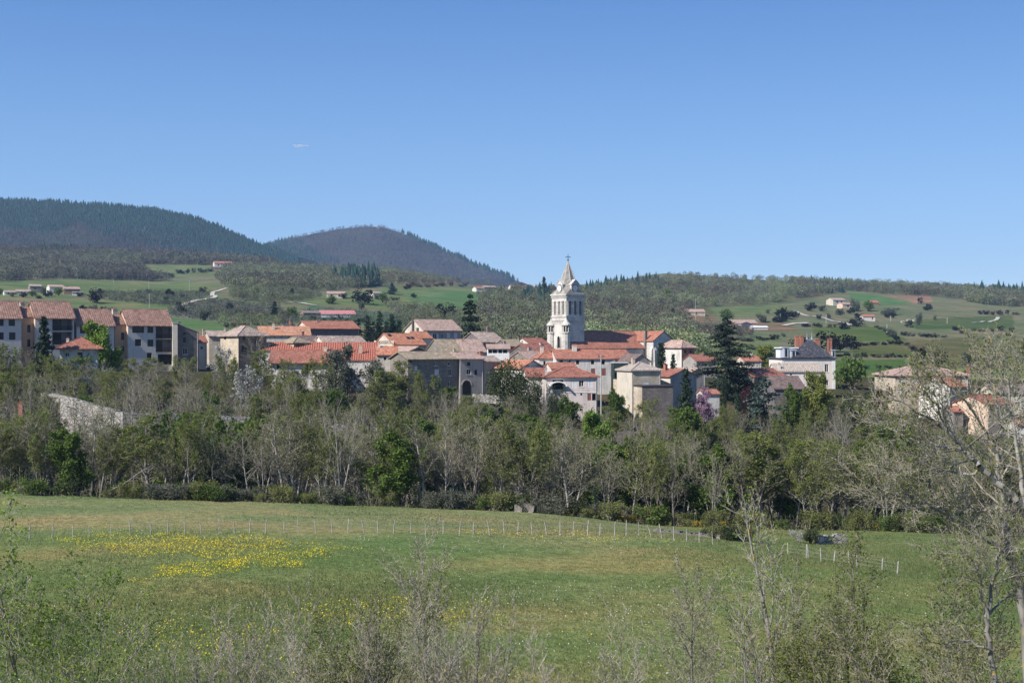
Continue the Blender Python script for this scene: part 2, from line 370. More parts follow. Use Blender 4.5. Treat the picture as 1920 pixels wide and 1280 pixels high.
def mt_fun(mt):
    c = mt['c']; top = np.array(mt['top'], float); Ys = np.array(mt['Y'], float)
    Z = np.array([CZ-((top+(590-top)*k)-640)/F*Y for k, Y in zip(mt['k'], Ys)])
    amp = 9.0
    def fn(X, Y):
        X = np.asarray(X, float); Y = np.asarray(Y, float)
        e = np.clip((Ys[2]-Y)/300, 0, 1)
        return table(c, Ys, Z, 960+F*X/Y, Y)+fbm(X*.55, Y*.4)*amp*(0.15+e)
    return fn
M1F, M2F = mt_fun(MT1), mt_fun(MT2)
def hit(px, py, Y0, Y1, fn=zfun, n=500):
    """where the sight line of a photo pixel meets the ground between two distances"""
    px = np.atleast_1d(np.asarray(px, float)); py = np.atleast_1d(np.asarray(py, float))
    Ys = np.geomspace(Y0, Y1, n); out = np.full((len(px), 3), np.nan)
    for s in range(0, len(px), 4000):
        a = px[s:s+4000, None]; b = py[s:s+4000, None]
        X = (a-960)/F*Ys[None]; z = fn(X, np.broadcast_to(Ys[None], X.shape))
        q = 640+(CZ-z)/Ys[None]*F
        ok = q <= b; idx = ok.argmax(1); has = ok.any(1)
        i0 = np.maximum(idx-1, 0); r = np.arange(len(idx))
        q0 = q[r, i0]; q1 = q[r, idx]; t = np.where(idx > 0, np.clip((q0-b[:, 0])/np.maximum(q0-q1, 1e-6), 0, 1), 0)
        Yh = Ys[i0]*(1-t)+Ys[idx]*t; Xh = (a[:, 0]-960)/F*Yh; zh = fn(Xh, Yh)
        o = np.stack([Xh, Yh, zh], 1); o[~has] = np.nan; out[s:s+4000] = o
    return out
def inpoly(px, py, poly):
    px = np.asarray(px); py = np.asarray(py); r = np.zeros(px.shape, bool); n = len(poly)
    for i in range(n):
        x0, y0 = poly[i]; x1, y1 = poly[(i+1) % n]
        if y0 == y1: continue
        c = ((y0 > py) != (y1 > py)) & (px < (x1-x0)*(py-y0)/(y1-y0)+x0); r ^= c
    return r
GREEN = (.120, .155, .070); DULL = (.135, .145, .085); VIVID = (.090, .155, .065); ORCH = (.145, .155, .125); ORCHG = (.095, .115, .065)
TAN = (.17, .125, .08); EARTH = (.23, .15, .105); WOODF = (.095, .085, .06); BLUEG = (.075, .125, .075)
FIELDS = [
 ([(-300, 640), (2300, 700), (2300, 440), (-300, 400)], DULL),
 ([(-300, 534), (262, 528), (420, 505), (600, 505), (980, 530), (1040, 560), (1040, 440), (-300, 400)], WOODF),
 ([(900, 600), (1030, 560), (1150, 530), (1500, 500), (2300, 520), (2300, 556), (1760, 556), (1590, 545), (1480, 570), (1300, 600), (1200, 690), (900, 680)], (.105, .112, .062)),
 ([(-200, 532), (110, 522), (330, 528), (408, 536), (400, 546), (200, 545), (130, 556), (-200, 566)], GREEN),
 ([(180, 545), (400, 546), (375, 565), (320, 575), (170, 560)], ORCHG),
 ([(130, 560), (330, 572), (325, 590), (100, 600), (-50, 590)], GREEN),
 ([(400, 562), (520, 574), (545, 600), (430, 604), (320, 594), (316, 578)], ORCH),
 ([(320, 596), (425, 606), (440, 620), (330, 618)], VIVID),
 ([(258, 496), (395, 496), (402, 513), (330, 520), (268, 512)], GREEN),
 ([(560, 556), (660, 550), (760, 535), (890, 540), (960, 562), (930, 582), (800, 588), (700, 577), (560, 568)], GREEN),
 ([(760, 548), (890, 545), (940, 562), (900, 575), (780, 578)], VIVID),
 ([(735, 532), (860, 526), (875, 533), (760, 538)], TAN),
 ([(460, 548), (600, 546), (610, 556), (470, 560)], ORCHG),
 ([(545, 592), (585, 574), (700, 582), (820, 600), (760, 612), (545, 606)], BLUEG),
 ([(1588, 545), (1640, 552), (1722, 571), (1650, 573), (1600, 563)], VIVID),
 ([(1652, 553), (1745, 553), (1752, 567), (1718, 567)], EARTH),
 ([(1330, 640), (1460, 634), (1465, 662), (1325, 664)], GREEN),
 ([(1330, 578), (1475, 571), (1480, 588), (1345, 592)], GREEN),
 ([(1290, 592), (1340, 590), (1345, 604), (1280, 604)], TAN),
 ([(1365, 605), (1480, 605), (1500, 622), (1400, 622)], TAN),
 ([(1520, 612), (1660, 612), (1705, 640), (1540, 640)], (.085, .115, .04)),
 ([(1690, 640), (1860, 630), (1890, 690), (1740, 690)], (.105, .105, .05)),
 ([(1590, 645), (1690, 645), (1720, 665), (1600, 668)], (.10, .11, .045)),
 ([(1560, 675), (1730, 672), (1740, 700), (1560, 705)], (.07, .12, .04)),
 ([(1700, 600), (1900, 590), (1900, 615), (1720, 618)], (.075, .105, .045)),
]
def build_ground():
    ud = np.linspace(-.44, .44, 520); us = np.geomspace(.45, .85, 14)
    u = np.concatenate((-us[::-1], ud, us))
    Y = np.concatenate((np.linspace(-50, 40, 19), np.arange(42, 172, 1.3), np.linspace(173, 450, 110), np.geomspace(452, 2350, 250), np.geomspace(2450, 6400, 14)))
    UU, YY = np.meshgrid(u, Y); XX = UU*(np.maximum(YY, -40)+60)
    ZZ = zfun(XX, YY)
    px = 960+F*XX/np.maximum(YY, 1); py = 640+(CZ-ZZ)/np.maximum(YY, 1)*F
    C = np.zeros(XX.shape+(4,), np.float32); C[..., 3] = 1
    C[..., :3] = (.158, .192, .070)
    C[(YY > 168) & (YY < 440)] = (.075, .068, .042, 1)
    far = YY >= 430
    wob = fbm(XX*3, YY*3)*1.2
    for poly, c in FIELDS:
        C[far & inpoly(px+wob*2, py+wob*.6, poly)] = (*c, 1)
    C[YY > 2250] = (*WOODF, 1)
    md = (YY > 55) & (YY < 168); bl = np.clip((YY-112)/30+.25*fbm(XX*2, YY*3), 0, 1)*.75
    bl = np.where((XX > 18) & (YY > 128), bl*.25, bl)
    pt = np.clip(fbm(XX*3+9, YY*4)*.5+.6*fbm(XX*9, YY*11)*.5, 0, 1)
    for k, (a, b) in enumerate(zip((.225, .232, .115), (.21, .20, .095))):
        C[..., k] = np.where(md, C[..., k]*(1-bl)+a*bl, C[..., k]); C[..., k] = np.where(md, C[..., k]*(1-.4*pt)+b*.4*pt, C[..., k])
    n, m = XX.shape; idx = np.arange(n*m).reshape(n, m)
    q = np.stack([idx[:-1, :-1], idx[:-1, 1:], idx[1:, 1:], idx[1:, :-1]], -1).reshape(-1, 4)
    t = NT('ground_cover'); v = t.pos()
    at = t.N('ShaderNodeAttribute', attribute_name='fieldcol'); c = at.outputs['Color']
    a = t.noise(.055, 5, .62, t.scale(v, (.7, 1.3, 1))); b = t.noise(.9, 5, .7, v); d = t.noise(.012, 4, .6, v)
    c = t.mix(1.0, c, t.ramp(a, [(.32, (.62, .82, .7)), (.5, (1, 1, 1)), (.66, (1.5, 1.08, 1.15))]), 'MULTIPLY')
    c = t.mix(.8, c, t.ramp(d, [(.35, (.8, .9, .8)), (.6, (1.1, 1.02, 1.0))]), 'MULTIPLY')
    c = t.mix(.75, c, t.ramp(b, [(.3, (.5, .55, .5)), (.52, (1, 1, 1)), (.75, (1.45, 1.4, 1.4))]), 'MULTIPLY')
    t.col(c); t.bump(b, .9, .5); t.rough(1.0); t.bsdf.inputs['Specular IOR Level'].default_value = 0.0
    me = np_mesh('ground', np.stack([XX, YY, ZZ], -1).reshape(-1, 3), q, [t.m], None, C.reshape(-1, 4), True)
    tag(link_mesh('ground', me), 'grassy meadow, wooded valley and field-covered hillside', kind='structure')
def build_mountain(mt, fn, cols, label):
    cc = np.linspace(mt['c'][0], mt['c'][-1], 240); Y = np.linspace(mt['Y'][0], mt['Y'][-1], 110)
    CC, YY = np.meshgrid(cc, Y); XX = (CC-960)/F*YY; ZZ = fn(XX, YY)
    n, m = XX.shape; idx = np.arange(n*m).reshape(n, m)
    q = np.stack([idx[:-1, :-1], idx[:-1, 1:], idx[1:, 1:], idx[1:, :-1]], -1).reshape(-1, 4)
    t = NT(mt['name']+'_cover'); v = t.pos()
    a = t.noise(.006, 5, .6, v); b = t.noise(.05, 5, .75, v)
    c = t.ramp(a, [(.35, cols[0]), (.5, cols[1]), (.65, cols[2])])
    c = t.mix(.9, c, t.ramp(b, [(.35, (.5, .5, .5)), (.65, (1.4, 1.4, 1.4))]), 'MULTIPLY')
    t.col(c); t.bump(b, 1.0, 14.0); t.rough(1.0); t.bsdf.inputs['Specular IOR Level'].default_value = 0
    me = np_mesh(mt['name'], np.stack([XX, YY, ZZ], -1).reshape(-1, 3), q, [t.m], smooth=True)
    tag(link_mesh(mt['name'], me), label, kind='structure')
build_ground()
build_mountain(MT1, M1F, [(.012, .022, .016), (.018, .028, .02), (.05, .044, .04)], 'long dark wooded mountain at the left horizon')
build_mountain(MT2, M2F, [(.05, .042, .043), (.06, .05, .05), (.068, .058, .055)], 'brown wooded dome-shaped mountain behind the village')
def strip(name, pts, w, mat, Y0, Y1, label, lift=.12):
    """a path laid on the ground through photo points"""
    P = hit([p[0] for p in pts], [p[1] for p in pts], Y0, Y1)
    fine = []
    for i in range(len(P)-1):
        for k in range(8): fine.append(P[i]*(1-k/8)+P[i+1]*k/8)
    fine.append(P[-1]); fine = np.array(fine); V = []
    for i, p in enumerate(fine):
        d = fine[min(i+1, len(fine)-1)]-fine[max(i-1, 0)]; nrm = np.array([-d[1], d[0]]); nrm /= max(np.hypot(*nrm), 1e-6)
        for s in (-1, 1):
            x, y = p[:2]+nrm*s*w/2; V.append((x, y, float(zfun(x, y))+lift))
    q = [(2*i, 2*i+1, 2*i+3, 2*i+2) for i in range(len(fine)-1)]
    o = link_mesh(name, np_mesh(name, V, [np.array(q)], [mat])); tag(o, label, kind='structure')
strip('path', [(425, 541), (400, 548), (398, 554), (404, 557), (385, 562), (350, 570), (322, 576)], 3, M['path'], 460, 2000, 'pale winding track through the orchards', .5)
strip('path', [(1492, 584), (1530, 594), (1560, 602), (1597, 611)], 3.2, M['path'], 460, 2000, 'pale straight track down the right hillside', .5)
strip('path', [(1470, 611), (1490, 607), (1515, 606)], 4, M['path'], 460, 2000, 'pale yard track by the hillside farm', .5)
strip('path', [(545, 567), (572, 570), (590, 573)], 4, M['path'], 460, 2000, 'pale track above the white hall', .5)
strip('path', [(1822, 606), (1845, 603), (1872, 595)], 3, M['path'], 460, 2000, 'pale track at the far right of the hillside', .5)
# ================================================================== light, sky, air, camera
SUN = Vector((-.803, -.596, .86)).normalized()
def build_light():
    w = bpy.data.worlds.new('World'); SC.world = w; w.use_nodes = True
    nt = w.node_tree; bg = nt.nodes['Background']
    sky = nt.nodes.new('ShaderNodeTexSky'); sky.sky_type = 'NISHITA'; sky.sun_disc = False
    sky.sun_elevation = math.asin(SUN.z); sky.sun_rotation = math.atan2(SUN.x, SUN.y)
    sky.altitude = 1800; sky.air_density = 1.0; sky.dust_density = 0.0; sky.ozone_density = 3.0
    hs = nt.nodes.new('ShaderNodeHueSaturation'); hs.inputs['Saturation'].default_value = 1.1; hs.inputs['Hue'].default_value = .508
    nt.links.new(sky.outputs[0], hs.inputs['Color']); tc = nt.nodes.new('ShaderNodeTexCoord'); sx = nt.nodes.new('ShaderNodeSeparateXYZ'); nt.links.new(tc.outputs['Generated'], sx.inputs[0])
    rp = nt.nodes.new('ShaderNodeValToRGB'); nt.links.new(sx.outputs[2], rp.inputs[0]); cr = rp.color_ramp
    while len(cr.elements) < 5: cr.elements.new(.5)
    for e, (p, c) in zip(cr.elements, ((0, (.36, .56, .86)), (.06, (.29, .50, .83)), (.13, (.20, .41, .77)), (.24, (.085, .25, .63)), (.6, (.05, .17, .5)))):
        e.position = p; e.color = (*[x/.171 for x in c], 1)
    mx = nt.nodes.new('ShaderNodeMix'); mx.data_type = 'RGBA'; mx.inputs[0].default_value = .7; nt.links.new(hs.outputs[0], mx.inputs[6]); nt.links.new(rp.outputs[0], mx.inputs[7])
    nt.links.new(mx.outputs[2], bg.inputs[0]); bg.inputs[1].default_value = 0.118
    l = bpy.data.lights.new('sun', 'SUN'); l.energy = 5.0; l.angle = R(.5); l.color = (1, .965, .905)
    o = bpy.data.objects.new('sun', l); COL.objects.link(o); o.rotation_euler = SUN.to_track_quat('Z', 'Y').to_euler(); o.location = (-60, -60, 120)
    c = bpy.data.cameras.new('camera'); c.lens = 36*F/1920; c.sensor_width = 36; c.clip_end = 20000; c.clip_start = .5
    o = bpy.data.objects.new('camera', c); COL.objects.link(o); o.location = (0, 0, CZ); o.rotation_euler = (R(90), 0, 0); SC.camera = o
    SC.view_settings.view_transform = 'Standard'; SC.view_settings.look = 'None'; SC.view_settings.exposure = 0.48; SC.view_settings.gamma = 1
    SC.cycles.max_bounces = 6; SC.cycles.diffuse_bounces = 3; SC.cycles.glossy_bounces = 2; SC.cycles.transmission_bounces = 3; SC.cycles.transparent_max_bounces = 6
    # air
    mb = MB(); mb.box(-6600, 6600, -200, 6600, -14, 470)
    t = bpy.data.materials.new('air'); t.use_nodes = True; n = t.node_tree.nodes
    n.remove(n['Principled BSDF']); pv = n.new('ShaderNodeVolumePrincipled')
    pv.inputs['Color'].default_value = (.45, .68, 1, 1); pv.inputs['Density'].default_value = HAZE; pv.inputs['Anisotropy'].default_value = .0
    t.node_tree.links.new(pv.outputs[0], n['Material Output'].inputs['Volume'])
    tag(mb.build('haze', t), 'thin bluish air over valley and hills', kind='stuff')
HAZE = 0.000065
build_light()
def build_cloud():
    rng = random.Random(5); root = None
    import bmesh
    bm = bmesh.new(); c = Pt(563, 274, 6800)
    for i in range(16):
        x = rng.gauss(0, 1)*15; r = rng.uniform(5, 10)*(1-abs(x)/70)
        bmesh.ops.create_icosphere(bm, subdivisions=2, radius=r, matrix=Matrix.Translation((x*1.4, rng.gauss(0, 6), rng.gauss(0, 2.0))) @ Matrix.Diagonal((2.0, 1.5, .45, 1)))
    me = bpy.data.meshes.new('cloud'); bm.to_mesh(me); bm.free()
    t = bpy.data.materials.new('cloud_vapour'); t.use_nodes = True; n = t.node_tree.nodes; n.remove(n['Principled BSDF'])
    pv = n.new('ShaderNodeVolumePrincipled'); pv.inputs['Color'].default_value = (1, 1, 1, 1); pv.inputs['Density'].default_value = .05
    t.node_tree.links.new(pv.outputs[0], n['Material Output'].inputs['Volume']); me.materials.append(t)
    tag(link_mesh('cloud', me, None, c), 'single small faint white cloud in the clear sky', 'cloud')
build_cloud()
# ================================================================== houses
class Frame:
    """a house's own axes: A = near left corner, x along the facade, y into the depth"""
    def __init__(s, px0, Y, r, z0):
        s.r = R(r); s.X0 = (px0-960)/F*Y; s.Y0 = Y; s.z0 = z0; s.c = math.cos(s.r); s.s = math.sin(s.r)
    def front(s, px, y=0.0):
        k = (px-960)/F; ax = s.X0-y*s.s; ay = s.Y0+y*s.c
        return (k*ay-ax)/(s.c-k*s.s)
    def side(s, px, x=0.0):
        k = (px-960)/F; ax = s.X0+x*s.c; ay = s.Y0+x*s.s
        return (k*ay-ax)/(-s.s-k*s.c)
    def depth(s, x, y): return s.Y0+x*s.s+y*s.c
    def z(s, py, x=0.0, y=0.0): return CZ-(py-640)/F*s.depth(x, y)-s.z0
def holes_wall(mb, P, W, z0, H, holes, rec, mi=0):
    """wall rectangle with recessed openings; P(u, v, depth) -> point"""
    xs = sorted({0, W, *[a for h in holes for a in (h[0], h[1])]}); zs = sorted({z0, H, *[a for h in holes for a in (h[2], h[3])]})
    for i in range(len(xs)-1):
        for j in range(len(zs)-1):
            cx = (xs[i]+xs[i+1])/2; cz = (zs[j]+zs[j+1])/2
            if any(h[0] < cx < h[1] and h[2] < cz < h[3] for h in holes): continue
            mb.poly([P(xs[i], zs[j], 0), P(xs[i+1], zs[j], 0), P(xs[i+1], zs[j+1], 0), P(xs[i], zs[j+1], 0)], mi)
    for (a, b, c, d) in holes:
        q = [(a, c), (b, c), (b, d), (a, d)]
        for k in range(4):
            (u0, v0), (u1, v1) = q[k], q[(k+1) % 4]
            mb.poly([P(u0, v0, 0), P(u1, v1, 0), P(u1, v1, rec), P(u0, v0, rec)], mi)
def obox(mb, P, a, b, c, d, t0, t1, mi=0):
    """box between depths t0..t1 on a wall"""
    f = [P(a, c, t0), P(b, c, t0), P(b, c, t1), P(a, c, t1)]; g = [P(a, d, t0), P(b, d, t0), P(b, d, t1), P(a, d, t1)]
    mb.hexa(f, g, mi)
def opening(root, P, hole, style):
    a, b, c, d = hole; w = b-a; h = d-c
    if style in 'wdn':
        fm = M['frame'] if style == 'w' else M['dframe']; mb = MB(); t = min(.09, w*.13)
        obox(mb, P, a, b, d-t, d, .10, .18); obox(mb, P, a, b, c, c+t, .10, .18)
        obox(mb, P, a, a+t, c+t, d-t, .10, .18); obox(mb, P, b-t, b, c+t, d-t, .10, .18)
        if w > .75: obox(mb, P, (a+b)/2-t*.45, (a+b)/2+t*.45, c+t, d-t, .105, .175)
        if style == 'w': obox(mb, P, a-.08, b+.08, c-.09, c-.005, -.07, .10)
        o = mb.build('window', fm, root)
        pb = MB(); obox(pb, P, a, b, c, d, .19, .23); pb.build('pane', M['glass'], o)
    elif style in 'srub':
        m = {'s': 'shutw', 'r': 'shutr', 'u': 'shutb', 'b': 'darkwood'}[style]
        mb = MB(); g = .02
        for (x0, x1) in ((a, (a+b)/2-g), ((a+b)/2+g, b)):
            obox(mb, P, x0, x1, c, d, .04, .09)
            for k in range(1, 4):
                zz = c+(d-c)*k/4; obox(mb, P, x0+.03, x1-.03, zz-.04, zz+.04, .02, .038)
        mb.build('shutter', M[m], root)
        pb = MB(); obox(pb, P, a, b, c, d, .19, .23); pb.build('pane', M['void'], root)
    elif style == 'o':      # open window, shutters folded back on the wall
        fm = M['frame']; mb = MB(); t = .08
        obox(mb, P, a, b, d-t, d, .10, .18); obox(mb, P, a, a+t, c, d-t, .10, .18); obox(mb, P, b-t, b, c, d-t, .10, .18); obox(mb, P, (a+b)/2-.04, (a+b)/2+.04, c, d-t, .105, .175)
        o = mb.build('window', fm, root); pb = MB(); obox(pb, P, a, b, c, d, .19, .23); pb.build('pane', M['glass'], o)
        for (x0, x1) in ((a-w*.5, a-.03), (b+.03, b+w*.5)):
            sb = MB(); obox(sb, P, x0, x1, c, d, -.07, -.02); sb.build('shutter', M['shutb'], root)
    elif style in 'vl':     # loggia with a railing
        pb = MB(); obox(pb, P, a, b, c, d, 1.25, 1.3); pb.build('loggia_back', M['dkwall'], root)
        sd = MB(); obox(sd, P, a+w*.12, a+w*.5, c, d-.3, 1.17, 1.22); o = sd.build('glass_door', M['glass'], root)
        rb = MB(); rh = min(1.05, h*.48); obox(rb, P, a, b, c+rh-.07, c+rh, -.06, .02); obox(rb, P, a, b, c+.08, c+.14, -.06, .02)
        n = max(5, int(w/.17))
        for k in range(n):
            u = a+w*(k+.5)/n; obox(rb, P, u-.028, u+.028, c+.14, c+rh-.07, -.045, .005)
        rb.build('balcony_railing', M['darkwood'], root)
        fl = MB(); obox(fl, P, a-.05, b+.05, c-.12, c, -.12, 1.2); fl.build('balcony_floor', M['concrete'], root)
    elif style == 'g':      # garage door
        mb = MB(); obox(mb, P, a, b, c, d, .1, .16)
        for k in range(1, 5):
            u = a+w*k/5; obox(mb, P, u-.02, u+.02, c, d, .08, .098)
        mb.build('door', M['shutr'], root)
    elif style == 'k':
        pb = MB(); obox(pb, P, a, b, c, d, .5, .55); pb.build('open_doorway', M['void'], root)
def roof_mesh(kind, L, d, h, rise, ov, t=.18, ribs=0):
    mb = MB()
    if kind == 'gx':
        s = rise/(d/2)
        top = [(-ov, h-ov*s), (d/2, h+rise), (d+ov, h-ov*s)]; pts = top+[(d+ov, h-ov*s-t), (d/2, h+rise-t*1.1), (-ov, h-ov*s-t)]
        mb.prism(pts, 'x', -ov*.6, L+ov*.6)
        if ribs:
            n = int(L/ribs)
            for i in range(n):
                x = (i+.5)*L/n; w = ribs*.25
                mb.hexa([(x-w, -ov, h-ov*s+.003), (x+w, -ov, h-ov*s+.003), (x+w, d/2-.05, h+rise-.05*s+.003), (x-w, d/2-.05, h+rise-.05*s+.003)],
                        [(x-w*.6, -ov, h-ov*s+.14), (x+w*.6, -ov, h-ov*s+.14), (x+w*.6, d/2-.05, h+rise+.12), (x-w*.6, d/2-.05, h+rise+.12)])
        # ridge tiles
        mb.prism([(d/2-.2, h+rise-.2*s+.01), (d/2-.1, h+rise+.07), (d/2+.1, h+rise+.07), (d/2+.2, h+rise-.2*s+.01)], 'x', -ov*.6-.02, L+ov*.6+.02)
    elif kind == 'gy':
        s = rise/(L/2)
        pts = [(-ov, h-ov*s), (L/2, h+rise), (L+ov, h-ov*s), (L+ov, h-ov*s-t), (L/2, h+rise-t*1.1), (-ov, h-ov*s-t)]
        mb.prism(pts, 'y', -ov*.6, d+ov*.6)
        mb.prism([(L/2-.2, h+rise-.2*s+.01), (L/2-.1, h+rise+.07), (L/2+.1, h+rise+.07), (L/2+.2, h+rise-.2*s+.01)], 'y', -ov*.6-.02, d+ov*.6+.02)
    elif kind == 'hip':
        b = [(-ov, -ov, h-.08), (L+ov, -ov, h-.08), (L+ov, d+ov, h-.08), (-ov, d+ov, h-.08)]
        e = [(p[0], p[1], h+.08) for p in b]
        k = min(L, d)/2*.95
        if L >= d: r0, r1 = (k, d/2, h+rise), (L-k, d/2, h+rise)
        else: r0, r1 = (L/2, k, h+rise), (L/2, d-k, h+rise)
        n = len(mb.v); mb.v += b+e+[r0, r1]
        def F_(*q): mb.f.append([n+i for i in q]); mb.m.append(0)
        F_(3, 2, 1, 0)
        for i in range(4): F_(i, (i+1) % 4, 4+(i+1) % 4, 4+i)
        if L >= d: F_(4, 5, 9, 8); F_(5, 6, 9); F_(6, 7, 8, 9); F_(7, 4, 8)
        else: F_(4, 5, 8); F_(5, 6, 9, 8); F_(6, 7, 9); F_(7, 4, 8, 9)
        def hipbar(p, q): mb.tube(Vector(p)+Vector((0, 0, .03)), Vector(q)+Vector((0, 0, .03)), .11, .11, 5)
        if L >= d: prs = ((4, 8), (5, 9), (6, 9), (7, 8), (8, 9))
        else: prs = ((4, 8), (5, 8), (6, 9), (7, 9), (8, 9))
        for (i, j) in prs: hipbar(mb.v[n+i], mb.v[n+j])
        if ribs:
            nn = int(L/ribs)
            for i in range(nn):
                x = (i+.5)*L/nn; q = min(1, x/k, (L-x)/k); ye = -ov+(d/2+ov)*q; w = ribs*.25
                za = h+.085; zb = h+.08+(rise-.08)*q
                mb.hexa([(x-w, -ov, za), (x+w, -ov, za), (x+w, ye, zb), (x-w, ye, zb)], [(x-w*.6, -ov, za+.13), (x+w*.6, -ov, za+.13), (x+w*.6, ye, zb+.1), (x-w*.6, ye, zb+.1)])
    elif kind == 'mono':    # high at the back
        s = rise/d
        mb.prism([(-ov, h-ov*s), (d+ov*.3, h+rise+ov*.3*s), (d+ov*.3, h+rise+ov*.3*s-t), (-ov, h-ov*s-t)], 'x', -ov*.6, L+ov*.6)
        if ribs:
            nn = int(L/ribs)
            for i in range(nn):
                x = (i+.5)*L/nn; w = ribs*.25
                mb.hexa([(x-w, -ov, h-ov*s+.003), (x+w, -ov, h-ov*s+.003), (x+w, d, h+rise+.003), (x-w, d, h+rise+.003)],
                        [(x-w*.6, -ov, h-ov*s+.15), (x+w*.6, -ov, h-ov*s+.15), (x+w*.6, d, h+rise+.15), (x-w*.6, d, h+rise+.15)])
    elif kind == 'monox':   # slopes down to the right
        s = rise/L
        mb.prism([(-ov*.3, h+rise+ov*.3*s), (L+ov, h-ov*s), (L+ov, h-ov*s-t), (-ov*.3, h+rise+ov*.3*s-t)], 'y', -ov*.6, d+ov*.6)
    elif kind == 'monol':   # slopes down to the left
        s = rise/L
        mb.prism([(-ov, h-ov*s), (L+ov*.3, h+rise+ov*.3*s), (L+ov*.3, h+rise+ov*.3*s-t), (-ov, h-ov*s-t)], 'y', -ov*.6, d+ov*.6)
    elif kind == 'flat':
        mb.box(-.12, L+.12, -.12, d+.12, h, h+.25)
    return mb
def chimney(root, fr, px, yt, yb, wpx, q, mat='cream', cap='red', deep=1.2):
    x = fr.front(px, q); Yc = fr.depth(x, q); w = wpx/F*Yc; zt = fr.z(yt, x, q); zb = fr.z(yb, x, q)-deep
    mb = MB(); mb.box(x-w/2, x+w/2, q-w*.4, q+w*.4, zb, zt-.12, 0); mb.box(x-w/2-.07, x+w/2+.07, q-w*.4-.07, q+w*.4+.07, zt-.12, zt, 0)
    mb.ring([(w*.16, zt), (w*.14, zt+.3)], 6, (x-w*.2, q), 0, 1); mb.ring([(w*.16, zt), (w*.14, zt+.3)], 6, (x+w*.2, q), 0, 1)
    mb.build('chimney', [M[mat], M[cap]], root)
def house(label, px0, px1, ye, yb, Y, r, d, roof, rise, wall, tile, wins=(), side=(), chim=(), ov=.4, ribs=0, name='house', cat='house', group=None, wall_l=None, eave=None, z0=None, skylight=(), walltop=0.0):  # wall_l: own left-wall tone; on several houses it carries painted sunlight
    z0 = (CZ-(yb-640)/F*Y) if z0 is None else z0
    fr = Frame(px0, Y, r, z0); L = fr.front(px1); h = fr.z(ye)
    root = empty(name, (fr.X0, fr.Y0, z0), fr.r); tag(root, label, cat, group)
    Pf = lambda u, v, t: (u, t, v)
    Pl = lambda u, v, t: (t, d-u, v)
    Pr = lambda u, v, t: (L-t, u, v)
    def conv_f(ws):
        out = []
        for (px, py, w, hh, st) in ws:
            a, b = fr.front(px-w/2), fr.front(px+w/2); u = (a+b)/2
            c, e = fr.z(py+hh/2, u), fr.z(py-hh/2, u); a = max(.05, a); b = min(L-.05, b); e = min(e, h-.08)
            out.append(((a, b, c, e), st))
        return out
    def conv_s(ws, x, left):
        out = []
        for (px, py, w, hh, st) in ws:
            a, b = sorted((fr.side(px-w/2, x), fr.side(px+w/2, x))); v = (a+b)/2
            c, e = fr.z(py+hh/2, x, v), fr.z(py-hh/2, x, v); a = max(.05, a); b = min(d-.05, b); e = min(e, h-.05)
            if b <= a: continue
            if left: a, b = d-b, d-a
            out.append(((a, b, c, e), st))
        return out
    hf = conv_f(wins); visl = fr.side(px0-1) > 0 and fr.side(px0-1) < 1e4
    hl, hr = (conv_s(side, 0, True), []) if fr.c*fr.X0+fr.s*fr.Y0 > 0 else ([], conv_s(side, L, False))
    mb = MB(); zb = -4.0
    deepf = [x for x in hf]
    holes_wall(mb, Pf, L, zb, h, [x[0] for x in hf], .24 if not any(x[1] in 'vl' for x in hf) else .24)
    for (hole, st) in hf:
        if st in 'vlk':
            a, b, c, e = hole; rec = 1.3 if st in 'vl' else .55
            for (u0, v0), (u1, v1) in zip([(a, c), (b, c), (b, e), (a, e)], [(b, c), (b, e), (a, e), (a, c)]):
                mb.poly([Pf(u0, v0, .24), Pf(u1, v1, .24), Pf(u1, v1, rec), Pf(u0, v0, rec)])
    holes_wall(mb, Pl, d, zb, h, [x[0] for x in hl], .24, 1 if wall_l else 0)
    holes_wall(mb, Pr, d, zb, h, [x[0] for x in hr], .24)
    mb.poly([(L, d, zb), (0, d, zb), (0, d, h), (L, d, h)])
    e = .20
    if roof == 'gx':
        for x in (0, L): mb.poly([(x, 0, h), (x, d, h), (x, d/2, h+rise-e)], 1 if (wall_l and x == 0) else 0)
    elif roof == 'gy':
        for y in (0, d): mb.poly([(0, y, h), (L, y, h), (L/2, y, h+rise-e)])
    elif roof == 'mono':
        for x in (0, L): mb.poly([(x, 0, h), (x, d, h), (x, d, h+rise-e)], 1 if (wall_l and x == 0) else 0)
        mb.poly([(0, d, h), (L, d, h), (L, d, h+rise-e), (0, d, h+rise-e)])
    elif roof == 'monox':
        for y in (0, d): mb.poly([(0, y, h), (L, y, h), (0, y, h+rise-e)])
        mb.poly([(0, 0, h), (0, d, h), (0, d, h+rise-e), (0, 0, h+rise-e)])
    elif roof == 'monol':
        for y in (0, d): mb.poly([(0, y, h), (L, y, h), (L, y, h+rise-e)])
        mb.poly([(L, 0, h), (L, d, h), (L, d, h+rise-e), (L, 0, h+rise-e)])
    mats = [M[wall]]+([M[wall_l]] if wall_l else [])
    mb.build('wall', mats, root)
    for (hole, st) in hf: opening(root, Pf, hole, st)
    for (hole, st) in hl: opening(root, Pl, hole, st)
    for (hole, st) in hr: opening(root, Pr, hole, st)
    rf = roof_mesh(roof, L, d, h, rise, ov, ribs=ribs).build('roof', M[tile], root)
    for c in chim: chimney(rf, fr, *c)
    if eave:
        eb = MB(); eb.box(-.06, L+.06, -.10, -.002, h-.42, h-.20); eb.build('cornice', M[eave], root)
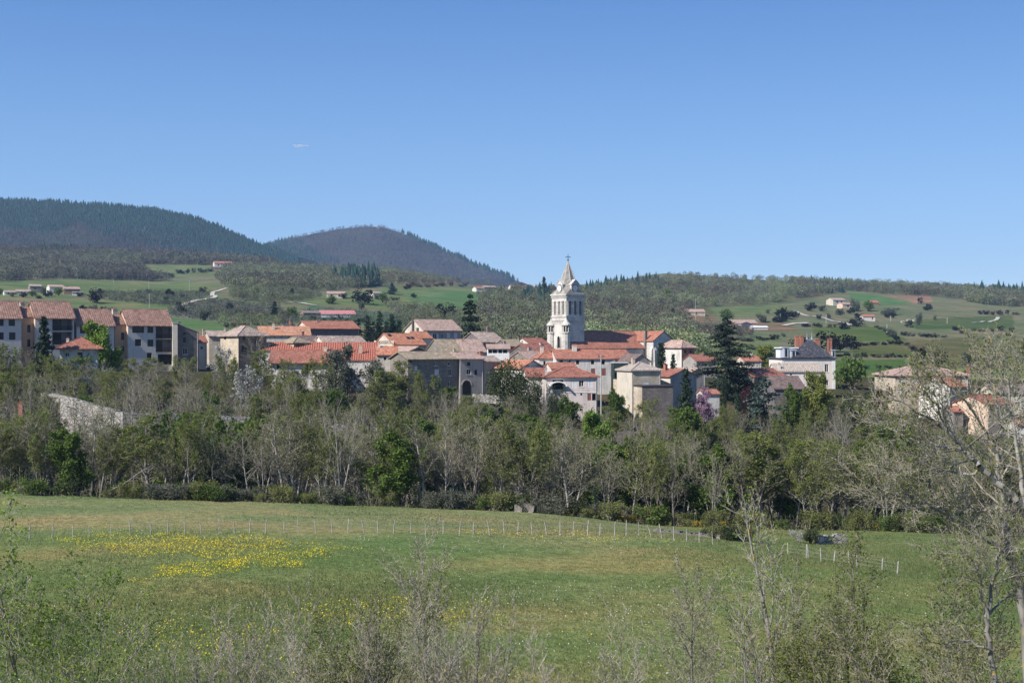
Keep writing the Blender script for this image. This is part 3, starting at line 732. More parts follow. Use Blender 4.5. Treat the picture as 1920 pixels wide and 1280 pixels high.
    for (u, v) in skylight:      # fractions along the facade / up the front slope
        s = rise/(d/2); x = L*u; y = d/2*v; z = h+y*s
        sb = MB(); sb.hexa([(x-.45, y-.5, z-.5*s+.02), (x+.45, y-.5, z-.5*s+.02), (x+.45, y+.5, z+.5*s+.02), (x-.45, y+.5, z+.5*s+.02)], [(x-.45, y-.5, z-.5*s+.1), (x+.45, y-.5, z-.5*s+.1), (x+.45, y+.5, z+.5*s+.1), (x-.45, y+.5, z+.5*s+.1)])
        sb.build('skylight', M['glass'], rf)
    root['_fr'] = 0; del root['_fr']
    HOUSES.append((root, fr, L, d, h, rf)); return root, fr, L, h, rf
HOUSES = []
AG = 'attached apartment blocks with brown-pink tiled roofs'
house('plain apartment block cut off by the left picture edge, two rows of dark windows', -40, 40, 593, 658, 313, 31, 9.5, 'gx', 3.6, 'apt', 'apttile',
      [(3, 604, 8, 14, 'd'), (22, 604, 12, 14, 'd'), (3, 630, 8, 14, 'd'), (23, 630, 12, 14, 'd')], name='apartment_block', cat='apartments', ov=.55)
house('narrow tan stair block between the leftmost two apartment blocks', 40, 65, 593, 658, 319.4, 31, 8, 'gx', 2.3, 'tan', 'apttile', [(54, 616, 6, 14, 'd'), (54, 643, 6, 14, 'd')], chim=[(42, 567, 574, 9, 5, 'cream')], name='apartment_block', cat='apartments', ov=.2)
house('apartment block with two stacked loggias behind the dark conifer', 66, 139, 593, 670, 319.5, 31, 9.5, 'gx', 3.6, 'apt', 'apttile',
      [(82, 605, 12, 17, 'd'), (82, 631, 12, 15, 'd'), (117, 608, 38, 23, 'v'), (117, 634, 38, 24, 'v')], name='apartment_block', cat='apartments', ov=.55, wall_l='orangewall')  # orange left gable has its sunlit look put into the colour
house('lower apartment block half hidden by the bright green round tree', 144, 214, 607, 680, 324.6, 31, 9.0, 'gx', 3.6, 'apt', 'apttile', [(158, 618, 16, 14, 'd'), (186, 618, 12, 14, 'd')], name='apartment_block', cat='apartments', ov=.55, wall_l='white')  # white left wall paints a sunlit edge into the colour
house('narrow tan stair block right of the bright green tree', 215, 239, 607, 680, 331, 31, 8, 'gx', 2.3, 'tan', 'apttile', [(230, 630, 6, 14, 'd'), (230, 655, 6, 12, 'd')], chim=[(215, 579, 586, 9, 5, 'cream')], name='apartment_block', cat='apartments', ov=.2)
house('rightmost apartment block with loggias at its right end', 240, 323, 607, 692, 331, 31, 9.5, 'gx', 3.6, 'apt', 'apttile',
      [(259, 617, 22, 14, 'd'), (282, 617, 11, 14, 'd'), (308, 622, 32, 25, 'v'), (259, 642, 12, 13, 'd'), (282, 643, 11, 13, 'd'), (308, 648, 32, 24, 'v'), (280, 668, 9, 14, 'd'), (310, 674, 28, 20, 'k')], name='apartment_block', cat='apartments', ov=.55, wall_l='orangewall')  # left gable coloured orange to stand for sunlight on it
house('tall narrow cream stair tower between apartments and sloping-roofed stone house', 324, 333, 606, 690, 335, 20, 5, 'flat', .2, 'cream', 'concrete', name='stair_tower', cat='tower')
house('dark stone house with single-slope roof beside the apartments', 333, 372, 622, 690, 336, 28, 8, 'monox', 1.9, 'stonedk', 'greyt',
      [(346, 637, 6, 9, 'n'), (346, 625, 5, 6, 'n'), (347, 658, 9, 13, 'w')], ov=.15)
house('low white house with brick-red hipped roof in front of apartments', 112, 184, 654, 684, 300, 12, 8, 'hip', 2.5, 'white', 'redb', [(150, 665, 10, 9, 'd'), (126, 665, 8, 9, 'w')], chim=[(127, 635, 648, 5, 2.6, 'white')], ov=1.2)
house('small white house with red roof seen behind the white blossom', 373, 388, 640, 662, 345, 25, 7, 'gx', 1.6, 'white', 'redb', [(378, 652, 4, 5, 'n')], chim=[(382, 617, 632, 4, 3, 'cream')])
house('pale-roofed house just behind the tan stone house at left', 392, 436, 629, 660, 360, 20, 9, 'gx', 1.3, 'stonelt', 'pale', chim=[(422, 615, 622, 3, 4, 'cream')])
house('tan stone house with grey hipped roof behind the blossoming tree', 447, 500, 630, 690, 335, 38, 9.5, 'hip', 2.5, 'stonebr', 'pale', [(457, 634, 5, 6, 'n'), (458, 653, 10, 11, 'n'), (480, 640, 5, 7, 'n')], [(422, 633, 4, 7, 'n'), (430, 660, 5, 8, 'n')], wall_l='stonelt', ov=.6)  # brown front painted as shade, tan left wall as sunlight
house('house with wide weathered orange roof and tall lone chimney', 486, 582, 627, 650, 365, 12, 12, 'gx', 2.2, 'cream', 'orangem', chim=[(513, 607, 622, 5, 4, 'cream')])
house('long barn with shade-coloured wall, bright red roof and two small chimneys', 579, 673, 614, 648, 395, 33, 9, 'gx', 2.0, 'dkwall', 'red', chim=[(596, 602, 606, 6, 4, 'cream'), (660, 602, 606, 4, 4.5, 'white')], ov=.6, wall_l='cream', name='barn', cat='barn')  # dark front holds shade in its colour, cream left gable holds sun
house('low white annex with solar panels behind the orange roof', 536, 556, 613, 630, 400, 20, 5, 'mono', 1.0, 'white', 'slate', name='house')
house('house with pale mottled tile roof below the long red-roofed barn', 612, 690, 646, 668, 345, 33, 9, 'gx', 2.2, 'white', 'pale', wall_l='white', ov=.5)
house('dark red roofed outbuilding tucked behind the little mossy-roofed house', 560, 604, 646, 668, 352, 28, 10, 'gx', 2.3, 'grey', 'brownt', ov=.3)
house('little stone house with mossy hipped roof amid red roofs', 551, 579, 643, 664, 340, 38, 6.5, 'hip', 1.3, 'stonedk', 'moss', wall_l='stonelt', ov=.4)
house('long building with ribbed red roof stretching behind the tiled one', 486, 712, 655, 690, 338, 6, 9, 'gx', 1.7, 'white', 'ribr', ov=.3, ribs=.55, eave='trim')
house('low white house with long brick-red tiled roof and square chimney', 508, 616, 676, 700, 312, 3, 9, 'gx', 2.3, 'white', 'redb', [(552, 686, 18, 14, 's'), (576, 687, 5, 16, 'd'), (582, 687, 5, 16, 'd'), (523, 686, 8, 10, 'd')], chim=[(610, 650, 664, 6, 4.2, 'cream')], ov=.9)
house('red ribbed-roofed shed right of the grey-green leafy tree', 640, 708, 674, 700, 320, 5, 8, 'mono', 2.4, 'white', 'ribr', ov=.3, ribs=.5)
house('large house with bright orange roof and three skylights', 738, 799, 645, 668, 345, 34, 10, 'gx', 2.7, 'grey', 'orange', [(746, 650, 5, 5, 'n')], [(703, 634, 4, 9, 'n'), (712, 640, 5, 6, 'n')], chim=[(755, 643, 650, 3, 1, 'cream')], ov=.3, wall_l='cream', skylight=[(.12, .8), (.62, .55), (.75, .55)])  # shade and sunlight painted as two plasters, grey front and cream left
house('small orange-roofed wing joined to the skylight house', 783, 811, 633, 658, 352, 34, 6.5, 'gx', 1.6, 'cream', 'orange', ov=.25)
house('tall shaded house with pink tile roof and pale blue shutters', 794, 864, 617, 655, 375, 34, 10, 'gx', 2.7, 'grey', 'pinkt', [(815, 630, 7, 10, 'o'), (829, 630, 5, 9, 'w'), (841, 629, 6, 10, 'u'), (854, 629, 6, 10, 'u')], chim=[(774, 598, 618, 3.5, 5, 'dkwall'), (784, 602, 610, 5, 5, 'cream')], ov=.6, wall_l='cream', eave='redb')  # front's shade is painted grey, its sunlit left wall cream
house('house with green mossy roof below the pink-roofed house', 832, 868, 659, 680, 340, 30, 10, 'gx', 3.0, 'stone', 'moss', ov=.4)
house('house with reddish mottled roof beside the white glazed veranda', 871, 912, 658, 680, 342, 25, 10, 'gx', 2.9, 'white', 'pinkt', chim=[(867, 638, 646, 4, 4.5, 'stonelt')], ov=.4)
house('house with pinkish brown roof and dark eaves right of the tall pine', 906, 946, 640, 655, 372, 30, 13, 'gx', 2.6, 'dkwall', 'pale', chim=[(915, 613, 623, 6, 6.5, 'stone')], ov=.5)
house('small low house with grey-green roof left of the white gable', 955, 984, 648, 664, 365, 32, 8, 'gx', 1.7, 'dkwall', 'moss', chim=[(946, 640, 650, 4, 1, 'grey')], ov=.3)
house('white glazed veranda under a light sloping roof', 915, 955, 652, 668, 335, 4, 4, 'mono', .9, 'trim', 'pinkt', [(919, 658, 7, 8, 'n'), (928, 658, 8, 8, 'n'), (938, 658, 7, 8, 'n'), (947, 658, 8, 8, 'n')], name='veranda', cat='veranda', ov=.5, eave='trim')
house('white gabled house with dark red roof left of the church tower', 997, 1032, 646, 668, 385, 35, 9, 'gx', 1.9, 'white', 'redb', chim=[(973, 634, 642, 3, 4.5, 'grey')], ov=.3, wall_l='white')
house('small house with orange roof over a cream wall, left of the long stone house', 706, 744, 663, 690, 318, 4, 7, 'gx', 1.7, 'cream', 'orange', [(722, 672, 5, 6, 'n')], chim=[(711, 643, 658, 4, 3, 'white')], ov=.4)
house('low house with pink roof and shaded gable rising behind the mossy roof', 762, 806, 660, 690, 322, 30, 11, 'gy', 1.3, 'stonedk', 'pinkt', ov=.5)  # dark stone puts the gable's shadow into the wall colour
house('tall grey stone house with long mossy roof and white casements', 765, 862, 671, 738, 300, 33, 8, 'gx', 1.35, 'stone', 'moss',
      [(817, 682, 6, 7, 'w'), (842, 682, 5, 6, 'w'), (819, 698, 8, 11, 's'), (844, 698, 7, 13, 'w'), (805, 722, 7, 16, 'w'), (821, 722, 12, 13, 'w'), (843, 720, 7, 10, 'w'), (770, 676, 5, 6, 'n'), (780, 690, 5, 8, 's')], ov=.7, eave='redb', chim=[(852, 655, 664, 4, 3, 'stonelt')])
hr = house('tall grey plastered house with a dark arched doorway', 863, 906, 671, 738, 306, 30, 8, 'gx', 1.3, 'grey', 'pinkt', [(879, 682, 6, 7, 'n'), (879, 697, 8, 10, 'w'), (892, 698, 5, 9, 'n')], ov=.5)
house('narrow grey house with low pale roof beside the arched doorway house', 907, 938, 676, 738, 312, 28, 7, 'gx', 1.0, 'grey', 'pale', ov=.5)
house('long low house with brown-red roof left of the church', 1000, 1052, 664, 690, 355, 37, 11, 'gx', 2.6, 'stonedk', 'redb', chim=[(1014, 643, 656, 5, 5, 'pink')], ov=.4)
house('low stone house with faded pink roof below the church tower', 992, 1026, 672, 692, 340, 38, 8, 'gx', 1.8, 'stone', 'pinkt', ov=.4)
house('long white three-storey house with red roof and brown shutters', 1043, 1150, 671, 722, 318, 8, 10, 'gx', 1.9, 'white', 'red',
      [(1052, 678, 6, 6, 'n'), (1067, 678, 6, 6, 'n'), (1083, 679, 6, 8, 'n'), (1111, 679, 6, 8, 'n'), (1131, 679, 6, 8, 'n'), (1112, 696, 8, 11, 'r'), (1132, 697, 8, 14, 'r'), (1080, 702, 6, 9, 'n')], chim=[(1077, 648, 661, 8, 4.2, 'white')], ov=.35, wall_l='white')
house('cream side wing with hipped end left of the long white house', 1011, 1044, 672, 720, 322, 8, 8, 'hip', 1.9, 'white', 'red', [(1021, 681, 4, 8, 'n')], ov=.3)
house('small white gabled house with orange roof above the villa', 978, 1020, 688, 706, 305, 35, 10, 'gy', 1.5, 'white', 'orange', [(996, 682, 4, 4, 'n')], ov=.5)
house('upper gabled part behind the pinkish villa with orange roof', 1034, 1083, 690, 712, 298, 12, 7, 'gx', 1.1, 'white', 'red', ov=.3)
house('low orange-roofed lean-to left of the pinkish villa', 988, 1026, 704, 724, 292, 8, 7, 'gx', 1.5, 'white', 'redb', ov=.4)
vl = house('pinkish villa with red hipped roof, garage and white shutters', 1024, 1120, 707, 752, 282, 4, 9, 'hip', 2.0, 'pink', 'redb',
      [(1046, 721, 20, 18, 'k'), (1076, 720, 10, 13, 's'), (1090, 719, 9, 12, 'w'), (1106, 719, 10, 13, 's'), (1105, 744, 7, 13, 'g'), (1114, 744, 8, 13, 'k'), (1090, 739, 4, 4, 'n')], chim=[(1024, 690, 706, 4, 1.0, 'white')], ov=.5, eave='trim')
house('dark netted open shed between white house and square stone house', 1151, 1178, 681, 716, 305, 3, 5, 'flat', .2, 'net', 'concrete', [(1158, 703, 10, 10, 'k')], name='shed', cat='shed')
house('house with brick-red roof and grey gable beside the church transept', 1150, 1187, 671, 700, 335, 24, 8, 'gx', 2.0, 'white', 'red', chim=[(1185, 663, 682, 3, .5, 'orangewall')], ov=.3)
house('grey gabled house right of the orange flue', 1187, 1219, 676, 700, 328, 22, 9, 'gy', 1.5, 'grey', 'brownt', [(1198, 678, 5, 5, 'w')], ov=.3)  # grey of these walls is shade painted in
house('square tan stone house with ribbed pyramid roof', 1185, 1239, 695, 752, 290, 20, 7.5, 'hip', 1.7, 'stonelt', 'ribp', [(1211, 719, 11, 7, 's')], ov=.35, ribs=.5, wall_l='cream')  # cream left face imitates sunlight falling on the tan stone
house('flat-topped grey stone block in front of the square stone house', 1204, 1262, 725, 775, 272, 14, 5, 'flat', .2, 'stonedk', 'dframe', wall_l='stonelt', name='stone_block', cat='outbuilding')  # lighter stone on the left wall paints its sunlit side
house('low house with red-brown roof and shaded gable right of the square stone house', 1257, 1306, 704, 730, 296, 38, 8, 'gy', 1.3, 'grey', 'redb', ov=.4, wall_l='cream')  # gable shade painted as grey plaster beside the cream left wall
house('brown stone house with pink tiled roof behind the church gable', 1278, 1303, 652, 694, 372, 34, 9, 'hip', 2.0, 'stonebr', 'pinkt', [(1285, 659, 4, 6, 'n'), (1295, 659, 4, 6, 'n'), (1294, 674, 5, 11, 'n'), (1295, 690, 5, 6, 'n')], ov=.5, wall_l='white')
house('low red-roofed house between brown stone house and big cedar', 1306, 1345, 676, 700, 365, 20, 8, 'gx', 1.6, 'grey', 'redb', chim=[(1318, 662, 668, 5, 4, 'cream')], ov=.3)
house('small white gabled house left of the big cedar', 1296, 1322, 698, 716, 320, 30, 8, 'gy', 1.0, 'white', 'pale', ov=.3)
house('low red-roofed cottage behind the big cedar', 1396, 1428, 676, 700, 400, 10, 8, 'gx', 1.3, 'cream', 'red', chim=[(1409, 661, 670, 3, 4, 'white')], ov=.3)
house('white garden shed with orange roof beside the purple tree', 1320, 1349, 737, 752, 280, 14, 4, 'gx', .7, 'white', 'red', name='garden_shed', cat='shed', ov=.3)
mn = house('pinkish manor house with steep slate roof and brick chimneys', 1466, 1566, 672, 735, 345, 6, 11, 'hip', .3, 'manor', 'slate', [(1550, 690, 7, 15, 'w'), (1480, 690, 7, 13, 's'), (1550, 718, 7, 10, 'w')], name='manor_house', cat='manor house', ov=.35, eave='trim')
house('pale annex with ribbed roof in front of the slate-roofed manor', 1455, 1543, 695, 725, 318, 5, 7, 'gx', 1.6, 'manor', 'ribp', [(1483, 702, 4, 3, 'n')], ov=.3, ribs=.5, chim=[(1461, 682, 693, 5, 1, 'white')])
house('low gabled house with dark red roof left of the manor annex', 1414, 1476, 705, 730, 310, 34, 9, 'gx', 1.6, 'stonedk', 'redb', ov=.4)
house('low house with plain brown roof below the manor annex', 1452, 1510, 727, 745, 288, 12, 8, 'gx', 2.3, 'dkwall', 'brownt', ov=.3)
house('big pale farmhouse with wide low hipped roof behind the right tree', 1678, 1816, 704, 775, 300, 6, 12, 'hip', 1.9, 'stonelt', 'pinkt', [(1690, 714, 5, 9, 's'), (1690, 736, 5, 11, 's'), (1718, 714, 6, 9, 's'), (1750, 735, 6, 10, 'n'), (1735, 765, 6, 12, 'n')], chim=[(1815, 686, 704, 6, 3, 'brick')], ov=.5, eave='redb')
house('orange-roofed wing with shade-grey front at the right of the big pale farmhouse', 1781, 1813, 724, 775, 290, 34, 8, 'gx', 1.9, 'grey', 'orange', ov=.3, wall_l='white')  # front painted grey for shade, left wall white for sunlight
house('cream house with grey roof at the right picture edge', 1864, 1945, 735, 775, 300, 5, 9, 'gx', 1.6, 'cream', 'greyt', [(1913, 740, 5, 7, 'w'), (1912, 754, 6, 9, 's'), (1880, 745, 6, 9, 'n')], ov=.4)
house('pinkish gabled house with red roof at the far right', 1853, 1900, 757, 800, 272, 30, 9, 'gx', 1.6, 'orangewall', 'redb', [(1861, 767, 6, 10, 'w')], ov=.4, wall_l='orangewall')
house('low orange-roofed shed beside the right farmhouse', 1788, 1806, 770, 790, 275, 8, 5, 'gx', .8, 'stone', 'red', name='shed', cat='shed', ov=.3)
house('small white-walled hut at the lower right edge', 1908, 1940, 795, 815, 262, 5, 5, 'gx', .8, 'white', 'redb', name='hut', cat='hut', ov=.3)
def roof_bits():
    rng = random.Random(4)
    for (root, fr, L, d, h, rf) in HOUSES:
        n = root['label']
        if root.name.startswith(('apartment', 'manor', 'veranda', 'stone_block', 'stair', 'shed', 'garden', 'hut')): continue
        zt = max(v[2] for v in (q.co for q in rf.data.vertices)); u = rng.random()
        if not any(c.name.startswith('chimney') for c in rf.children) and u < .6 and 'gabled' not in n:
            x, y, w = L*rng.uniform(.25, .75), d*.5+.5, rng.uniform(.3, .42); mb = MB(); mb.box(x-w, x+w, y-.3, y+.3, zt-1.2, zt+rng.uniform(.5, .9)); z1 = max(p[2] for p in mb.v); mb.box(x-w-.06, x+w+.06, y-.36, y+.36, z1+.002, z1+.1); mb.build('chimney', M[rng.choice(('cream', 'stonelt', 'brick', 'grey'))], rf)
        if rng.random() < .35:
            x, y = L*rng.uniform(.2, .8), d*.5; a = MB(); a.tube((x, y, zt-.4), (x, y, zt+1.9), .035, n=5)
            for k in range(4): a.tube((x-.45+.08*k, y, zt+1.2+.18*k), (x+.45-.08*k, y, zt+1.2+.18*k), .02, n=4)
            a.build('aerial', M['wire'], rf)
        mb = MB(); mb.tube((L-.25, -.1, -3), (L-.25, -.1, h-.15), .06, n=6); mb.build('drainpipe', M['zinc'], root)
roof_bits()
# ---- arch of the grey plastered house
def arch_door():
    root, fr, L, h, rf = hr; u = fr.front(875); w = 1.05; z0 = fr.z(738, u)-.2; z1 = fr.z(722, u)
    mb = MB(); pts = [(u-w, z0), (u+w, z0)]+[(u+w*math.cos(a), z1+w*math.sin(a)) for a in [math.pi*k/10 for k in range(11)]]
    mb.prism(pts, 'y', -.03, .3); mb.build('arched_doorway', M['void'], root)
    ar = MB()
    for k in range(10):
        a0, a1 = math.pi*k/10, math.pi*(k+1)/10
        q = [(u+r*math.cos(a), z1+r*math.sin(a)) for r, a in ((w, a0), (w+.3, a0), (w+.3, a1), (w, a1))]
        ar.prism(q, 'y', -.06, .05)
    ar.build('stone_arch', M['stonelt'], root)
    root, fr, L, h, rf = vl          # arched porch of the villa
    u = fr.front(1046); z1 = fr.z(724, u); w = 1.5; ar = MB()
    for k in range(12):
        a0, a1 = math.pi*k/12, math.pi*(k+1)/12
        q = [(u+r*math.cos(a)*1.0, z1+r*math.sin(a)*.55) for r, a in ((w, a0), (w+.35, a0), (w+.35, a1), (w, a1))]
        ar.prism(q, 'y', -1.2, -.02)
    ar.build('porch_arch', M['trim'], root)
    lb = MB(); zb = fr.z(735, u); lb.box(-.1, L+.1, -.06, -.004, zb-.12, zb); lb.build('string_course', M['trim'], root)
arch_door()
def drain(px, y0, y1, i, mat, w=.12):
    root, fr, L, h, rf = i; u = fr.front(px); mb = MB(); mb.tube((u, -.12, fr.z(y1, u)), (u, -.12, fr.z(y0, u)), w/2, n=6); mb.build('drainpipe', M[mat], root)
drain(861, 674, 722, [x[:3]+(x[4], x[5]) for x in HOUSES if 'mossy roof and white casements' in x[0]['label']][0], 'trim')
# ---- manor: steep slate pyramid, dormers, chimneys, finials
def manor():
    root, fr, L, h, rf0 = mn; d = 11
    mb = MB(); x0 = fr.front(1484, 0.6); x1 = fr.front(1563, .6); zt = fr.z(637, fr.front(1520, 5.5), 5.5); xc0, xc1 = fr.front(1513, 5.5), fr.front(1522, 5.5); zb = h+.28
    n = 0; b = [(x0, .5, zb), (x1, .5, zb), (x1, d-.5, zb), (x0, d-.5, zb)]; t = [(xc0, 5.2, zt), (xc1, 5.2, zt), (xc1, 5.8, zt), (xc0, 5.8, zt)]
    mb.hexa(b, t); rf = mb.build('roof', M['slate'], root)
    cr = MB(); cr.box(xc0-.25, xc1+.25, 5.0, 6.0, zt+.002, zt+.18)
    for x in (xc0, xc1): cr.ring([(.16, zt+.18), (.2, zt+.4), (.06, zt+.6), (.13, zt+.8), (.04, zt+1.0), (.02, zt+1.9)], 6, (x, 5.5))
    cr.build('ridge_crest', M['zinc'], rf)
    for (px, yt, yb, w, q) in ((1494, 630, 650, 7, 6), (1503, 630, 648, 6.5, 5), (1532, 636, 648, 9, 8.5), (1553, 636, 660, 3.6, 4), (1558, 636, 660, 3.6, 4)):
        chimney(rf, fr, px, yt, yb, w, q, 'brick', 'red', 2.0)
    for (px, y0, y1, w, q) in ((1474, 652, 670, 9, 2.0), (1488, 657, 670, 9, .9), (1563, 657, 670, 6, 3.0)):      # white dormers
        u = fr.front(px, q); z0 = fr.z(y1, u, q); z1 = fr.z(y0, u, q); ww = w/F*345/2; m2 = MB()
        m2.box(u-ww, u+ww, q, q+3.0, z0-.3, z1); m2.box(u-ww-.15, u+ww+.15, q-.15, q+3.1, z1+.002, z1+.22)
        dm = m2.build('dormer', M['zinc'], rf); p2 = MB(); p2.box(u-ww*.5, u+ww*.5, q-.03, q-.003, z0+.2, z1-.25); p2.build('pane', M['glass'], dm)
    wing = MB(); xa, xb = fr.front(1466, 3), fr.front(1498, 3); za = fr.z(651, xa, 3); wing.box(xa-.2, xb, 3, 9, za-.25, za); wing.box(xa+.2, xb, 3.3, 8.8, h, za-.252); wing.build('upper_terrace', M['trim'], root)
    q = MB(); q.box(L-.75, L+.03, -.05, -.003, -1, h-.45); q.box(-.03, .6, -.05, -.003, -1, h-.45); q.build('quoin', M['trim'], root)
    u = fr.front(1556, 4); a = MB(); za = fr.z(636, u, 4); a.tube((u, 4, za), (u, 4, fr.z(613, u, 4)), .035, n=5); a.build('antenna', M['wire'], rf)
manor()
# ================================================================== church
def church():
    Y = 392; r = 37; z0 = CZ-(690-640)/F*Y
    fr = Frame(1062, Y, r, z0)          # origin: front corner of the tower
    root = empty('church', (fr.X0, fr.Y0, z0), fr.r)
    tag(root, 'pale stone church with red roofs and an octagonal spired bell tower', 'church')
    s = 6.5; sl = -s
    # tower occupies x 0..s (right face at y=0) and y 0..s (left face at x=0)
    zt = fr.z(553); zm = fr.z(593); zr_ = fr.z(650)
    tw = empty('bell_tower', (0, 0, 0)); tw.parent = root
    mb = MB(); Pf = lambda u, v, t: (u, t, v); Pl = lambda u, v, t: (t, s-u, v); Pr = lambda u, v, t: (s-t, u, v); Pb = lambda u, v, t: (s-u, s-t, v)
    za, zb = fr.z(590), fr.z(564)
    hol = [(s*(.22+.28*k)-.42, s*(.22+.28*k)+.42, za, zb) for k in range(3)]
    for P in (Pf, Pl, Pr, Pb):
        holes_wall(mb, P, s, -4, zt, hol, .75)
        for (a, b, c, e) in hol:                       # round heads of the openings
            for sg in (0, 1):
                cx = (a+b)/2; rr = (b-a)/2; corner = (a if sg == 0 else b, e)
                arc = [(cx+rr*math.cos(t), e-rr+rr*math.sin(t)) for t in [math.pi/2+(math.pi/2*k/6)*(1 if sg == 0 else -1) for k in range(7)]]
                for k in range(6): mb.poly([P(*corner, .001), P(*arc[k], .001), P(*arc[k+1], .001)])
    mb.build('tower_wall', M['church'], tw)
    lv = MB(); bk = MB()
    for P in (Pf, Pl, Pr, Pb):
        for (a, b, c, e) in hol:
            obox(bk, P, a, b, c, e, .70, .74)
            n = 6
            for k in range(n):
                z = c+(e-.5-c)*(k+.3)/n
                lv.hexa([P(a, z, .1), P(b, z, .1), P(b, z+.22, .55), P(a, z+.22, .55)], [P(a, z+.07, .1), P(b, z+.07, .1), P(b, z+.29, .55), P(a, z+.29, .55)])
    bk.build('belfry_interior', M['void'], tw); lv.build('louvre', M['grey'], tw)
    st = MB()
    def band(z, hgt, o, b=None): (b or st).box(-o, s+o, -o, s+o, z, z+hgt)
    band(zm-.15, .3, .22); band(zt-.05, .35, .35); band(zt-.75, .2, .15)
    st.build('string_course', M['church'], tw)
    cb = MB()
    for P in (Pf, Pl, Pr, Pb):
        for k in range(14):
            u = (k+.5)*s/14; obox(cb, P, u-.13, u+.13, zt-.55, zt-.055, -.26, -.002)
        for k in range(9):
            u = (k+.5)*s/9; obox(cb, P, u-.1, u+.1, zm-2.0, zm-1.2, -.12, -.002)
        obox(cb, P, 0, s, zm-1.2, zm-.9, -.14, -.002)
        for k in range(4):                             # colonnettes between the openings
            u = s*(.08+.28*k); p = P(u, za, -.12)
            cb.tube(P(u, za-.1, -.06), P(u, zb-.35, -.06), .12, .12, 6)
            obox(cb, P, u-.22, u+.22, zb-.35, zb-.1, -.22, -.002)
    cb.build('corbel_frieze', M['church'], tw)
    for (px, q0) in ((1046, 0), ):
        pass
    # two corner turrets and tall window on the left face
    for (x, y) in ((-.15, -.1), (-.15, s+.1)):
        tb = MB(); zl0, zl1, zc = fr.z(622), fr.z(611), fr.z(601)
        tb.ring([(1.12, -3), (1.12, zl0-.5), (1.3, zl0-.4), (1.3, zl0-.1), (1.0, zl0)], 10, (x, y)); 
        tb.ring([(.7, zl0), (.7, zl1)], 8, (x, y), 0, 1)
        for k in range(8):
            a = 2*math.pi*k/8; tb.tube((x+.95*math.cos(a), y+.95*math.sin(a), zl0), (x+.95*math.cos(a), y+.95*math.sin(a), zl1), .16, n=5)
        tb.ring([(1.1, zl1), (1.32, zl1+.12), (1.32, zl1+.4), (1.05, zl1+.75), (.55, zc-.2), (.2, zc+.3), (.06, zc+.9)], 10, (x, y))
        tb.build('turret', [M['church'], M['void']], tw)
    wb = MB(); cy = s*.5; rr = .55; z1 = fr.z(652, 0, cy); z2 = fr.z(634, 0, cy)
    pts = [(cy-rr, z1), (cy+rr, z1)]+[(cy+rr*math.cos(t), z2+rr*math.sin(t)) for t in [math.pi*k/8 for k in range(9)]]
    wb.prism(pts, 'x', -.02, .2); wd = wb.build('arched_window', M['glass'], tw)
    ab = MB()
    for k in range(10):
        a0, a1 = math.pi*k/10, math.pi*(k+1)/10
        ab.prism([(cy+q*math.cos(a), z2+q*math.sin(a)) for q, a in ((rr, a0), (rr+.4, a0), (rr+.4, a1), (rr, a1))], 'x', -.22, 0.02)
    for sg in (-1, 1): ab.tube((-.1, cy+sg*(rr+.2), z1), (-.1, cy+sg*(rr+.2), z2), .16, n=6)
    ab.build('window_arch', M['church'], wd)
    # spire: broach base from square to octagon, stepped courses
    c0 = s/2; ztip = fr.z(491, c0, c0); zs = zt+.3; zo = fr.z(541, c0, c0)
    sb = MB(); ro = 3.05
    n0 = len(sb.v); q = s/2+.25
    base = [(c0-q, c0-q), (c0+q, c0-q), (c0+q, c0+q), (c0-q, c0+q)]
    octp = [(c0+ro*math.cos(a), c0+ro*math.sin(a)) for a in [math.pi/8+math.pi/4*k for k in range(8)]]
    sq = [(*p, zs) for p in base]; oc = [(*p, zo) for p in octp]
    # broach faces
    order = [(4, 5, 0), (6, 7, 1), (0, 1, 2), (2, 3, 3)]
    side = {0: (5, 6), 1: (7, 0), 2: (1, 2), 3: (3, 4)}
    for i in range(4):
        a, b = sq[i], sq[(i+1) % 4]; o0, o1 = side[i]
        sb.poly([a, b, oc[o1], oc[o0]]); nx = side[(i+1) % 4][0]
        sb.poly([b, oc[nx], oc[o1]])
    prof = []; nc = 9
    for k in range(nc):
        f0, f1 = k/nc, (k+1)/nc; ra = ro*(1-f0)+.12*f0; rb = ro*(1-f1)+.12*f1
        z_a = zo+(ztip-zo)*f0; z_b = zo+(ztip-zo)*f1
        prof += [(ra, z_a), (rb+.07, z_b-.04)]
    prof.append((.1, ztip+.1))
    sb.ring(prof, 8, (c0, c0), math.pi/8)
    sp = sb.build('spire', M['spire'], tw)
    rb_ = MB()
    for k in range(8):
        a = math.pi/8+math.pi/4*k; rb_.tube((c0+ro*math.cos(a), c0+ro*math.sin(a), zo), (c0+.15*math.cos(a), c0+.15*math.sin(a), ztip), .12, .07, 5)
    rb_.build('spire_rib', M['church'], sp)
    # gabled clock dormers on the two visible sides and the hidden ones
    for i in range(4):
        ang = [0, math.pi/2, math.pi, -math.pi/2][i]; ca, sa = math.cos(ang), math.sin(ang)
        def T(x, y, z, ca=ca, sa=sa): return (c0+x*ca-y*sa, c0+x*sa+y*ca, z)
        w = 1.3; z_0 = zs+.1; z_1 = zs+2.7; z_2 = zs+3.9; f = -s/2+.15; bk_ = -1.0
        db = MB()
        P5 = [(-w, z_0), (w, z_0), (w, z_1), (0, z_2), (-w, z_1)]
        fr_ = [T(x, f, z) for x, z in P5]; ba = [T(x, bk_, z) for x, z in P5]
        db.poly(fr_); db.poly(ba[::-1])
        for k in range(5): db.poly([fr_[k], fr_[(k+1) % 5], ba[(k+1) % 5], ba[k]])
